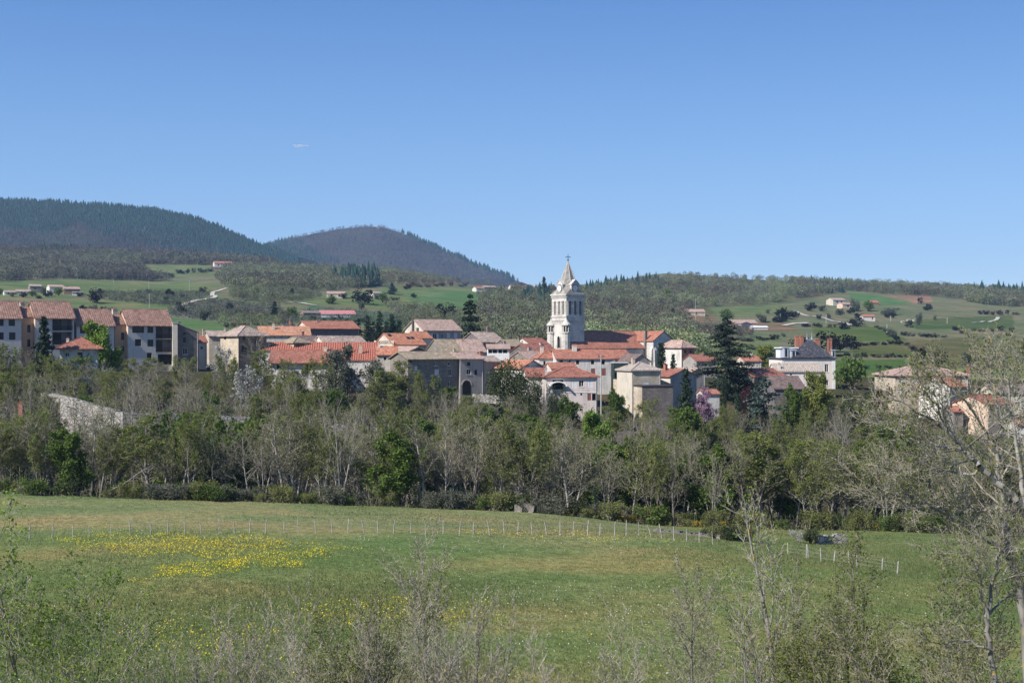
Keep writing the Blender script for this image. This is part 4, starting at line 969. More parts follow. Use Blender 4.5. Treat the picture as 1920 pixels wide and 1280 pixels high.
        for sg in (-1, 1):
            db.hexa([T(sg*(w+.15), f-.15, z_1-.1), T(sg*(w+.15), bk_, z_1-.1), T(0, bk_, z_2+.05), T(0, f-.15, z_2+.05)],
                    [T(sg*(w+.15), f-.15, z_1+.08), T(sg*(w+.15), bk_, z_1+.08), T(0, bk_, z_2+.23), T(0, f-.15, z_2+.23)])
        dm = db.build('clock_dormer', M['church'], sp)
        cz = zs+1.65
        cf = MB()
        def disc(r_, y0, y1, b_, mi):
            p = [(r_*math.cos(2*math.pi*k/20), cz+r_*math.sin(2*math.pi*k/20)) for k in range(20)]
            A = [T(x, y0, z) for x, z in p]; B = [T(x, y1, z) for x, z in p]; b_.poly(A, mi)
            for k in range(20): b_.poly([A[k], A[(k+1) % 20], B[(k+1) % 20], B[k]], mi)
        disc(1.12, f-.10, f-.003, cf, 1); disc(.92, f-.13, f-.09, cf, 0)
        for k in range(12):
            a = math.pi*k/6; x, z = .76*math.cos(a), .76*math.sin(a)
            A = [T(x+dx, f-.15, cz+z+dz) for dx, dz in ((-.05, -.05), (.05, -.05), (.05, .05), (-.05, .05))]; B = [T(x+dx, f-.12, cz+z+dz) for dx, dz in ((-.05, -.05), (.05, -.05), (.05, .05), (-.05, .05))]
            cf.hexa(A, B, 1)
        for (a, l) in ((math.pi*.62, .55), (-.2, .4)):
            cf.tube(T(0, f-.15, cz), T(l*math.cos(a), f-.15, cz+l*math.sin(a)), .05, .03, 4, 1)
        cf.build('clock_face', [M['trim'], M['iron']], dm)
    cr = MB(); zc = fr.z(476, c0, c0)
    cr.tube((c0, c0, ztip), (c0, c0, zc), .1, .07, 6); cr.ring([(.05, ztip+.3), (.28, ztip+.55), (.05, ztip+.8)], 8, (c0, c0)); cr.ring([(.05, ztip+1.2), (.2, ztip+1.35), (.05, ztip+1.5)], 8, (c0, c0))
    za_ = zc-.9; dx, dy = math.cos(-fr.r), math.sin(-fr.r)
    cr.tube((c0-dx*.62, c0-dy*.62, za_), (c0+dx*.62, c0+dy*.62, za_), .09, n=6)
    for sx in (-.62, .62): cr.ring([(.03, za_-.14), (.15, za_), (.03, za_+.14)], 6, (c0+dx*sx, c0+dy*sx))
    cr.build('cross', M['iron'], sp)
    # nave (parallel to the tower's right face) and transept
    xa = 1.2; xb = fr.front(1205, 1.0); 
    dn = 14.0; yn = 0.6; hn = fr.z(653, 8, -2.0); ridge = fr.z(620, 14, 5.5)
    yf = -3.2; ym = 5.2
    nb = MB()
    nb.box(xa, xb, yf+.35, 2*ym-yf-.35, -4, hn-.15)
    s_ = (ridge-hn)/(ym-yf)
    for x in (xa, ): nb.poly([(x, yf+.35, hn-.15), (x, 2*ym-yf-.35, hn-.15), (x, ym, ridge-.2)])
    nb.build('nave_wall', M['church'], root)
    rb2 = MB(); rb2.prism([(yf, hn), (ym, ridge), (2*ym-yf, hn), (2*ym-yf, hn-.2), (ym, ridge-.22), (yf, hn-.2)], 'x', xa-.3, xb)
    rb2.prism([(ym-.2, ridge-.08), (ym-.1, ridge+.12), (ym+.1, ridge+.12), (ym+.2, ridge-.08)], 'x', xa-.32, xb)
    rb2.build('nave_roof', M['red'], root)
    # transept: comes towards the camera-right, gable in the plane y = yg
    x0, x1 = xb-1.3, 0
    yg = None
    # find gable plane so that its left corner falls at pixel 1225 and its width ends at 1262
    x0 = fr.front(1189, 2.0)
    k = (1225-960)/F; yg = -((k*(fr.Y0+x0*fr.s)-(fr.X0+x0*fr.c))/(fr.s+k*fr.c)) if False else None
    # P = A + x0*(c,s) + y*(-s,c): solve y for pixel 1225
    yg = (k*(fr.Y0+x0*fr.s)-(fr.X0+x0*fr.c))/(-fr.s-k*fr.c)
    k2 = (1263-960)/F; ax, ay = fr.X0-yg*fr.s, fr.Y0+yg*fr.c; x1 = (k2*ay-ax)/(fr.c-k2*fr.s)
    ht = fr.z(637, x0, yg); rt = fr.z(620, (x0+x1)/2, yg); yb_ = ym+6
    tb = MB(); xm = (x0+x1)/2
    tb.box(x0, x1, yg, yb_, -5, ht-.12); tb.poly([(x0, yg, ht-.12), (x1, yg, ht-.12), (xm, yg, rt-.25)])
    tb.build('transept_wall', M['church'], root)
    tr = MB(); o = .35; s2 = (rt-ht)/(x1-x0)*2
    tr.prism([(x0-o, ht-o*s2), (xm, rt), (x1+o, ht-o*s2), (x1+o, ht-o*s2-.2), (xm, rt-.22), (x0-o, ht-o*s2-.2)], 'y', yg-.3, yb_+.3)
    trf = tr.build('transept_roof', M['red'], root)
    cm = MB(); cy_ = yg+3.2; zc_ = fr.z(620, x0+1.2, cy_); cm.box(x0-.5, x0+.3, cy_-.35, cy_+.35, -2, zc_); cm.build('chimney', M['stone'], trf)
    bt = MB()
    for (x, y) in ((x0, yg+.6), (x0, yg+4.6)):
        bt.hexa([(x-1.1, y-.5, -5), (x-.003, y-.5, -5), (x-.003, y+.5, -5), (x-1.1, y+.5, -5)], [(x-.5, y-.5, ht-3), (x-.003, y-.5, ht-2), (x-.003, y+.5, ht-2), (x-.5, y+.5, ht-3)])
    bt.hexa([(x0+.1, yg-.8, -5), (x0+1.0, yg-.8, -5), (x0+1.0, yg-.003, -5), (x0+.1, yg-.003, -5)], [(x0+.1, yg-.4, ht-3), (x0+1.0, yg-.4, ht-3), (x0+1.0, yg-.003, ht-2.2), (x0+.1, yg-.003, ht-2.2)])
    bt.build('buttress', M['church'], root)
    wn = MB(); wn.prism([(xm-.5, ht-3), (xm+.5, ht-3), (xm+.5, ht-1), (xm, ht-.4), (xm-.5, ht-1)], 'y', yg-.02, yg+.1)
    return root, fr
church()
# ================================================================== vegetation
def tubes_np(segs, n=4):
    S = np.asarray(segs, np.float64)
    if len(S) == 0: return np.zeros((0, 3)), np.zeros((0, 4), int)
    p0, p1, r0, r1 = S[:, 0:3], S[:, 3:6], S[:, 6], S[:, 7]
    d = p1-p0; d /= np.maximum(np.linalg.norm(d, axis=1, keepdims=True), 1e-9)
    ref = np.where(np.abs(d[:, 2:3]) < .9, np.array([[0, 0, 1.]]), np.array([[1., 0, 0]]))
    u = np.cross(d, ref); u /= np.linalg.norm(u, axis=1, keepdims=True); w = np.cross(d, u)
    V = np.zeros((len(S), 2, n, 3))
    for i in range(n):
        a = 2*math.pi*i/n; o = u*math.cos(a)+w*math.sin(a)
        V[:, 0, i] = p0+o*r0[:, None]; V[:, 1, i] = p1+o*r1[:, None]
    base = np.arange(len(S))[:, None]*2*n; q = []
    for i in range(n):
        j = (i+1) % n; q.append(np.concatenate([base+i, base+j, base+n+j, base+n+i], 1))
    return V.reshape(-1, 3), np.stack(q, 1).reshape(-1, 4)
def leaves_np(C, size, rs, flat=0.0, aspect=.6, jit=.4):
    """one rhombic leaf (or leaf clump) per point"""
    C = np.asarray(C, float); n = len(C)
    if n == 0: return np.zeros((0, 3)), np.zeros((0, 4), int)
    a = rs.normal(size=(n, 3)); a[:, 2] *= (1-flat); a /= np.linalg.norm(a, axis=1, keepdims=True)
    b = np.cross(a, rs.normal(size=(n, 3))*np.array([1-flat*.8, 1-flat*.8, 1])); b /= np.maximum(np.linalg.norm(b, axis=1, keepdims=True), 1e-9)
    s = np.broadcast_to(np.asarray(size, float), (n,))*(1+jit*rs.uniform(-1, 1, n)); s = s[:, None]/2
    V = np.stack([C-a*s, C-b*s*aspect+a*s*.15, C+a*s, C+b*s*aspect+a*s*.15], 1).reshape(-1, 3)
    return V, np.arange(n*4).reshape(n, 4)
def rot_about(d, ang, az):
    d = d.normalized(); u = d.orthogonal().normalized(); w = d.cross(u)
    return (d*math.cos(ang)+(u*math.cos(az)+w*math.sin(az))*math.sin(ang)).normalized()
class Tree:
    def __init__(s, seed): s.r = random.Random(seed); s.big = []; s.tw = []; s.tips = []; s.seed = seed
    def grow(s, p, d, L, r, lev, P):
        rg = s.r; n = P['seg'][min(lev, len(P['seg'])-1)]; wig = P['wig'][min(lev, len(P['wig'])-1)]; up = P['up'][min(lev, len(P['up'])-1)]
        pts = [(p.copy(), r)]; dirs = [d.copy()]; rend = r*P.get('tap', .35)
        for i in range(n):
            d = (d+Vector((rg.gauss(0, 1), rg.gauss(0, 1), rg.gauss(0, 1)*.7))*wig+Vector((0, 0, up))).normalized()
            p = p+d*(L/n); rr = r+(rend-r)*(i+1)/n; pts.append((p.copy(), rr)); dirs.append(d.copy())
        out = s.big if lev <= P.get('biglev', 1) else s.tw
        for (a, ra), (b, rb) in zip(pts, pts[1:]): out.append((*a, *b, ra, rb))
        s.kids(pts, dirs, L, lev, P)
    def kids(s, pts, dirs, L, lev, P):
        rg = s.r; n = len(pts)-1
        if lev >= len(P['n']):
            k = P.get('tipn', 2)
            for i in range(k):
                t = rg.uniform(.35, 1)*n; i0 = min(int(t), n-1); s.tips.append(pts[i0][0].lerp(pts[i0+1][0], t-i0))
            return
        c = P['n'][lev]; t0 = P['t0'][lev]; az = rg.uniform(0, 6.28)
        for k in range(c):
            t = t0+(1-t0)*((k+rg.random())/c); q = t*n; i0 = min(int(q), n-1); f = q-i0
            bp = pts[i0][0].lerp(pts[i0+1][0], f); br = pts[i0][1]*(1-f)+pts[i0+1][1]*f; az += 2.4+rg.gauss(0, .4)
            ang = R(P['ang'][lev]+rg.gauss(0, 9)); nd = rot_about(dirs[i0+1], ang, az)
            tt = (t-t0)/max(1-t0, 1e-3); sh = P['shape'][lev] if 'shape' in P else .55
            l = L*P['ratio'][lev]*(1-sh*tt)*rg.uniform(.7, 1.2)
            s.grow(bp, nd, l, max(min(br*.75, br*P.get('rr', .6)), P.get('rmin', .008)), lev+1, P)
    def meshes(s, name, bark, twig, leaf=None, lsize=.15, n_big=5, n_tw=3, lper=1, lspread=.1, flat=0.0, extra=None):
        rs = np.random.RandomState(s.seed+7)
        V, Q = tubes_np(s.big, n_big); trunk = np_mesh(name+'_trunk', V, [Q], [bark], smooth=True)
        Vt, Qt = tubes_np(s.tw, n_tw); parts = [Vt]; qs = [Qt]; mi = [np.zeros(len(Qt), int)]
        mats = [twig]
        if leaf is not None and s.tips:
            C = np.repeat(np.array([tuple(t) for t in s.tips]), lper, 0); C = C+rs.normal(size=C.shape)*lspread
            Vl, Ql = leaves_np(C, lsize, rs, flat); qs.append(Ql+len(Vt)); parts.append(Vl); mi.append(np.ones(len(Ql), int)); mats.append(leaf)
        crown = np_mesh(name+'_crown', np.concatenate(parts), [np.concatenate(qs)], mats, np.concatenate(mi))
        return trunk, crown
class Proto:
    def __init__(s, name, trunk, crown, H, W, cat='tree'): s.name = name; s.trunk = trunk; s.crown = crown; s.H = H; s.W = W; s.cat = cat
    def put(s, loc, h, w=None, rz=None, label=None, group=None, cat=None, rng=random):
        o = empty(s.name, loc, rng.uniform(0, 6.28) if rz is None else rz)
        k = h/s.H; kw = k if w is None else w/s.W
        o.scale = (kw, kw, k)
        if s.trunk: link_mesh('trunk', s.trunk, o)
        if s.crown: link_mesh('crown', s.crown, o)
        tag(o, label, cat or s.cat, group); return o
def extent(me):
    a = np.zeros(len(me.vertices)*3, np.float32); me.vertices.foreach_get('co', a); a = a.reshape(-1, 3)
    return float(a[:, 2].max()), float(np.percentile(np.hypot(a[:, 0], a[:, 1]), 97)*2)
def mkproto(name, T, cat='tree', **k):
    tr, cr = T.meshes(name, **k); H, W = extent(cr); return Proto(name, tr, cr, max(H, extent(tr)[0]), W, cat)
def bare(seed, H=10, stems=1, dens=1.0, lean=.1, spread=1.0, tipn=2):
    T = Tree(seed); rg = T.r
    P = dict(seg=[7, 4, 3, 2], wig=[.05, .13, .18, .2], up=[.03, .10, .08, .05], n=[int(17*dens), int(8*dens), int(5*dens)], t0=[.28, .2, .15], ang=[38*spread, 36, 40], ratio=[.36*spread, .48, .5], tap=.22, biglev=1, rr=.55, rmin=.018, tipn=tipn, shape=[.6, .5, .4])
    for k in range(stems):
        a = 6.28*k/stems+rg.random(); d = Vector((math.cos(a)*lean, math.sin(a)*lean, 1)) if stems > 1 else Vector((rg.gauss(0, .04), rg.gauss(0, .04), 1))
        hh = H*rg.uniform(.78, 1) if k else H*.97
        T.grow(Vector((math.cos(a)*.15*(stems > 1), math.sin(a)*.15*(stems > 1), -.3)), d.normalized(), hh, 0.0155*hh*(1 if stems == 1 else .8), 0, P)
    return T
def leafy(seed, H=8, leaf='leafg', dens=1.0, lsize=.32, w=.5, low=.12):
    T = Tree(seed)
    P = dict(seg=[6, 4, 3, 2], wig=[.06, .14, .2, .2], up=[.03, .09, .05, .02], n=[int(18*dens), 8, 6], t0=[low, .15, .15], ang=[58, 42, 45], ratio=[w, .5, .5], tap=.25, biglev=1, rr=.5, rmin=.015, tipn=3, shape=[.55, .5, .4])
    T.grow(Vector((0, 0, -.3)), Vector((0, 0, 1)), H*.95, .018*H, 0, P); return T
def conifer(seed, H=12, w=.42, whorl=26, per=7, droop=-.05, power=.85, lsz=.42, up=0.0):
    """trunk with whorls of boughs, each bough carrying sprays of needles"""
    rs = np.random.RandomState(seed); T = Tree(seed); T.big = [(0, 0, -.4, 0, 0, H*.5, .02*H, .012*H), (0, 0, H*.5, 0, 0, H*.98, .012*H, .01)]; C = []
    for k in range(whorl):
        f = (k+rs.rand()*.8)/whorl; z = H*(.06+.92*f); rad = H*w*.5*((1-f)**power)+.12
        for j in range(per):
            a = rs.rand()*6.28; l = rad*rs.uniform(.65, 1.12); e = Vector((math.cos(a)*l, math.sin(a)*l, z+l*(droop+up)+rs.normal()*.1))
            T.tw.append((0, 0, z, *e, .03, .012))
            m = max(4, int(l*7))
            for i in range(m):
                t = ((i+.5)/m)**.75; p = np.array([e.x*t, e.y*t, z+(e.z-z)*t]); sp = .16+.14*l*(1-abs(t-.55))
                for q in range(2): C.append(p+rs.normal(size=3)*np.array([sp, sp, .10]))
    T.tips = [Vector(c) for c in C]; return T
def cedar(seed, H=15, w=.9, tiers=15):
    rs = np.random.RandomState(seed); T = Tree(seed); T.big = [(0, 0, -.4, 0, 0, H*.45, .03*H, .02*H), (0, 0, H*.45, 0, 0, H*.97, .02*H, .015)]; C = []
    for k in range(tiers*3):
        f = (k+rs.rand())/(tiers*3); z = H*(.10+.88*f)
        rad = H*w*.5*min(1, 1.18*(1-f)**.62)*rs.uniform(.45, 1.1); a = rs.rand()*6.28
        e = Vector((math.cos(a)*rad, math.sin(a)*rad, z-rad*.10+rs.normal()*.15)); T.big.append((0, 0, z-.2, *e, .011*H*(1-f)+.03, .02))
        m = max(8, int(rad*13))
        for i in range(m):
            t = .15+.85*((i+.5)/m); sp = .28+.26*rad*t*(1.1-t*.6)*.55
            for q in range(3):
                o = rs.normal(size=3)*np.array([sp, sp, .13]); C.append(np.array([e.x*t, e.y*t, z+(e.z-z)*t+.08-abs(o[0])*.1])+o)
    T.tips = [Vector(c) for c in C]; return T
def blob(seed, H=4, W=3.5, n=2600, stems=7, gaps=.25):
    """bush or dense round tree: stems from the base, leaf clumps through an uneven volume"""
    rs = np.random.RandomState(seed); T = Tree(seed); C = []
    lob = [(rs.uniform(-.5, .5)*W*.75, rs.uniform(-.5, .5)*W*.75, H*rs.uniform(.25, .85), rs.uniform(.16, .34)*min(W, H)) for _ in range(15)]
    for (x, y, z, r) in lob:
        T.big.append((0, 0, -.3, x*.45, y*.45, z*.6, .02*H, .012*H)); T.big.append((x*.45, y*.45, z*.6, x, y, z, .012*H, .004*H))
        for i in range(n//15):
            v = rs.normal(size=3); v /= np.linalg.norm(v); q = r*(rs.uniform(.35, 1.05)**.6)*(1+.25*math.sin(v[0]*9+z)*math.cos(v[1]*8))
            c = np.array([x, y, z])+v*q
            if c[2] > .05: C.append(c)
        for i in range(8):
            v = rs.normal(size=3); v /= np.linalg.norm(v); T.tw.append((x, y, z, *(np.array([x, y, z])+v*r*1.1), .015, .006))
    T.tips = [Vector(c) for c in C]; return T
BK = dict(bark=M['bark'], twig=M['twig']); BL = dict(bark=M['barkmd'], twig=M['twig']); BD = dict(bark=M['barkdk'], twig=M['barkdk'])
PR = {}
BARE = [mkproto('bare_tree', bare(11, 11, 1, tipn=1), leaf=M['budb'], lsize=.17, **BK), mkproto('bare_tree', bare(12, 12, 2, lean=.12, tipn=1), leaf=M['budb'], lsize=.16, **BL),
        mkproto('coppiced_tree', bare(13, 11, 3, dens=.85, lean=.18, tipn=1), leaf=M['budb'], lsize=.16, **BK), mkproto('bare_tree', bare(14, 12, 1, dens=1.0, spread=1.25, tipn=1), leaf=M['budb'], lsize=.15, **BL),
        mkproto('coppiced_tree', bare(15, 10, 4, dens=.75, lean=.25, tipn=1), leaf=M['budb'], lsize=.15, **BL)]
BUD = [mkproto('budding_tree', bare(21, 10, 1, dens=1.0), leaf=M['bud'], lsize=.22, lper=2, lspread=.14, **BK), mkproto('budding_tree', bare(22, 9, 3, dens=.85, lean=.25), leaf=M['bud'], lsize=.22, lper=2, lspread=.14, **BK),
       mkproto('budding_tree', bare(23, 10, 2, dens=.95, spread=1.2), leaf=M['bud'], lsize=.20, lper=3, lspread=.16, **BL)]
LEAF = [mkproto('leafy_tree', leafy(31, 9), leaf=M['leafg'], lsize=.34, lper=3, lspread=.2, **BD), mkproto('leafy_tree', leafy(32, 8, w=.6), leaf=M['leafg'], lsize=.34, lper=3, lspread=.22, **BD)]
BRIGHT = mkproto('leafy_tree', leafy(33, 8, w=.56, dens=1.1), leaf=M['leafb'], lsize=.36, lper=4, lspread=.24, **BD)
YELL = mkproto('leafy_tree', leafy(34, 7, w=.5), leaf=M['leafy'], lsize=.28, lper=3, lspread=.18, **BK)
DARK = [mkproto('dark_evergreen', blob(41, 9, 8, 6500), leaf=M['leafd'], lsize=.34, **BD), mkproto('dark_evergreen', blob(42, 8, 6, 5000), leaf=M['leafd'], lsize=.32, **BD)]
CON = [mkproto('conifer', conifer(51, 12), leaf=M['conif'], lsize=.5, flat=.4, **BD), mkproto('conifer', conifer(52, 12, .5, 22, 7), leaf=M['conif'], lsize=.55, flat=.4, **BD)]
PINE = mkproto('pine', conifer(53, 15, .5, 17, 6, -.12, .45), leaf=M['conif'], lsize=.75, flat=.3, **BD)
CYP = mkproto('cypress', conifer(54, 10, .2, 46, 7, .5, .55), leaf=M['conif'], lsize=.32, **BD)
CEDAR = mkproto('cedar', cedar(55, 17, .86, 26), leaf=M['cedar'], lsize=.46, flat=.55, **BD)
CEDARB = mkproto('cedar', cedar(56, 10, .95, 11), leaf=M['bluec'], lsize=.44, flat=.5, **BD)
BLOS = mkproto('blossom_tree', leafy(61, 6, w=.6), leaf=M['blossom'], lsize=.24, lper=1, lspread=.16, **BD)
JUDAS = mkproto('blossom_tree', leafy(62, 5.5, w=.6), leaf=M['judas'], lsize=.22, lper=2, lspread=.16, **BK)
PLUM = mkproto('plum_tree', blob(63, 5, 4.5, 3200), leaf=M['plum'], lsize=.28, **BD)
GREYT = mkproto('grey_green_tree', leafy(64, 9, w=.6, dens=1.1), leaf=M['greyleaf'], lsize=.3, lper=2, lspread=.2, **BK)
BUSH = [mkproto('bush', blob(71, 3, 4, 2200), cat='bush', leaf=M['greyleaf'], lsize=.24, **BK), mkproto('bush', blob(72, 3, 3.6, 2400), cat='bush', leaf=M['leafd'], lsize=.24, **BD), mkproto('bush', blob(73, 3, 3.6, 2200), cat='bush', leaf=M['leafg'], lsize=.25, **BK),
        mkproto('bush', blob(74, 2, 3.4, 1800), cat='bush', leaf=M['gorse'], lsize=.2, **BK), mkproto('bush', blob(75, 3, 3.6, 1500), cat='bush', leaf=M['blossom'], lsize=.2, **BK), mkproto('bush', blob(76, 3, 4, 1800), cat='bush', leaf=M['budb'], lsize=.24, **BK)]
# low-cost shapes for trees seen across the valley
def low_round(seed, leaf, n=420, twig='twig'):
    T = blob(seed, 7, 7, n); T.tw = T.tw[::2]; return T
FARL = [mkproto('hill_tree', low_round(81, 0, 700), leaf=M['farbud'], lsize=.9, **BK), mkproto('hill_tree', low_round(82, 0, 520), leaf=M['farbare'], lsize=.85, **BK)]
FARG = mkproto('hill_tree', low_round(83, 0, 800), leaf=M['leafg'], lsize=.9, **BD)
FARD = mkproto('hill_tree', low_round(84, 0, 800), leaf=M['farhedge'], lsize=.9, **BD)
FARW = mkproto('hill_tree', low_round(85, 0, 650), leaf=M['blossom'], lsize=.7, **BK)
FARC = mkproto('hill_conifer', conifer(86, 11, .42, 14, 5), leaf=M['conif'], lsize=1.0, flat=.3, **BD)
# ---- single trees one can tell apart
def tree(pr, px, ytop, Y, wpx, label, cat=None, group=None, ybase=None):
    g = G(px, Y); top = CZ-(ytop-640)/F*Y
    h = max(top-g.z, 1.0)
    return pr.put(g, h, wpx/F*Y, random.Random(int(px*7+ytop)).uniform(0, 6.28), label, group, cat)
tree(BRIGHT, 190, 596, 304, 82, 'round bright green leafy tree in front of the lower apartment block')
tree(CON[1], 82, 592, 296, 58, 'dark conifer in front of the apartment block with two stacked loggias', 'conifer')
tree(CEDAR, 1362, 592, 312, 124, 'tall broad dark cedar between church and manor', 'cedar')
tree(CYP, 1240, 640, 308, 26, 'narrow cypress in front of the church gable', 'cypress')
tree(CON[0], 1262, 662, 306, 26, 'small light conifer just right of the church gable cypress', 'conifer')
tree(PINE, 882, 550, 415, 46, 'tall ragged pine standing alone behind the village roofs', 'pine')
tree(DARK[0], 944, 668, 284, 84, 'large dark round evergreen in front of the arched doorway house', 'evergreen tree')
tree(DARK[1], 995, 690, 280, 55, 'smaller dark evergreen at the foot of the low orange lean-to', 'evergreen tree')
tree(BLOS, 411, 640, 300, 56, 'white blossoming tree in front of the tan stone house', 'tree')
tree(BLOS, 470, 680, 280, 84, 'low white blossoming tree above the wooded slope, right of the stone house', 'tree')
tree(GREYT, 655, 640, 290, 105, 'large grey-green tree in front of the ribbed red roof', 'tree')
tree(GREYT, 712, 668, 285, 60, 'whitish budding tree at the left end of the tall grey stone house', 'tree')
tree(BARE[3], 488, 618, 300, 80, 'bare tree rising in front of the orange roof with lone chimney', 'tree')
tree(CON[0], 1286, 688, 262, 46, 'dark spruce right of the flat-topped stone block', 'conifer')
tree(JUDAS, 1322, 722, 262, 48, 'purple blossoming tree right of the dark spruce', 'tree')
tree(CYP, 1357, 700, 264, 15, 'slim pencil cypress beside the white garden shed', 'cypress')
tree(CYP, 1384, 737, 262, 20, 'short clipped cypress right of the slim pencil one', 'cypress')
tree(PLUM, 1398, 716, 280, 40, 'dark red leaved tree under the big cedar', 'tree')
tree(PLUM, 1652, 718, 292, 48, 'dark red leaved tree left of the big pale farmhouse', 'tree')
tree(CEDARB, 1432, 700, 262, 92, 'blue-grey cedar below the low gabled house by the manor', 'cedar')
tree(YELL, 1528, 692, 276, 62, 'yellow-green tree in front of the ribbed-roofed manor annex', 'tree')
tree(LEAF[1], 1482, 714, 276, 50, 'small fresh green tree below the brown-roofed house', 'tree')
tree(FARG, 1600, 664, 345, 64, 'green round tree just right of the manor house', 'tree')
tree(CEDARB, 1648, 692, 320, 52, 'blue-green conifer between manor and big pale farmhouse', 'conifer')
tree(DARK[1], 1604, 725, 262, 70, 'dark olive evergreen on the slope below the manor', 'evergreen tree')
tree(BRIGHT, 1125, 762, 232, 76, 'bright green leafy tree on the slope below the pinkish villa', 'tree')
tree(LEAF[0], 1296, 760, 236, 96, 'full green tree on the slope below the flat stone block', 'tree')
tree(LEAF[0], 812, 842, 178, 82, 'green leafy tree at the meadow edge below the tall grey stone house', 'tree')
tree(LEAF[1], 470, 780, 186, 112, 'broad fresh green tree at the meadow edge below the long brick-red roof', 'tree')
tree(LEAF[0], 415, 825, 178, 80, 'green tree left of the broad fresh green one at the meadow edge', 'tree')
tree(LEAF[1], 330, 850, 182, 60, 'low green tree at the meadow edge below the rightmost apartment block', 'tree')
tree(LEAF[0], 1700, 790, 190, 110, 'green leafing tree behind the big right-hand tree', 'tree')
tree(LEAF[1], 1790, 850, 185, 90, 'low green tree deep behind the big right-hand tree', 'tree')
tree(BRIGHT, 1478, 872, 176, 60, 'yellowish green young tree at the wood edge below the manor', 'tree')
tree(BUD[1], 800, 690, 285, 70, 'budding green tree below the tall grey stone house wall', 'tree')
tree(BUD[0], 705, 690, 282, 80, 'budding yellow-green tree left of the tall grey stone house', 'tree')
tree(CON[0], 940, 762, 240, 34, 'dark ivy-clad narrow tree on the slope below the large round evergreen', 'tree')
tree(BUD[2], 540, 690, 284, 90, 'budding tree under the white wall with the brick-red roof', 'tree')
tree(LEAF[1], 1150, 722, 272, 46, 'dark green shrub tree right of the villa garage', 'tree')
tree(LEAF[1], 1060, 738, 270, 60, 'fresh green garden tree below the villa porch', 'tree')
tree(DARK[1], 1040, 720, 274, 44, 'dark green shrubby tree before the villa porch', 'tree')
tree(YELL, 1435, 645, 415, 42, 'yellow-green tree behind the low cottage left of the manor', 'tree')
tree(FARG, 1318, 655, 400, 44, 'fresh green tree left of the big cedar behind red roofs', 'tree')
for i, (px, yt, w) in enumerate([(690, 590, 30), (712, 583, 34), (735, 588, 32), (700, 602, 30), (748, 598, 34), (672, 596, 26), (725, 602, 30)]):
    tree(CON[i % 2], px, yt, 462+i*4, w, 'dark conifer in the clump behind the long red-roofed barn', 'conifer', 'dark conifers behind the barn')
bs = tree(BUSH[4], 1495, 988, 138, 34, 'white flowering bush at the end of the dry stone wall', 'bush')
tree(BUSH[1], 1520, 985, 137, 34, 'dark green bush beside the white flowering bush', 'bush')
tree(BUSH[2], 1118, 945, 168, 46, 'round green bush at the wood edge right of the ruined stone blocks', 'bush')
tree(BUSH[2], 958, 935, 166, 30, 'pale green bush hiding the left of the ruined stone blocks', 'bush')
tree(BUSH[1], 985, 950, 165, 36, 'dark green bush in front of the ruined stone blocks', 'bush')
for i, (px, yt, w) in enumerate([(1060, 957, 22), (1150, 966, 40), (1180, 968, 26), (1240, 972, 34), (1310, 976, 30), (1350, 976, 26), (1655, 985, 34)]):
    tree(BUSH[3], px, yt, 167, w, 'low yellow gorse bush along the far edge of the meadow', 'bush', 'yellow gorse bushes along the wood edge')
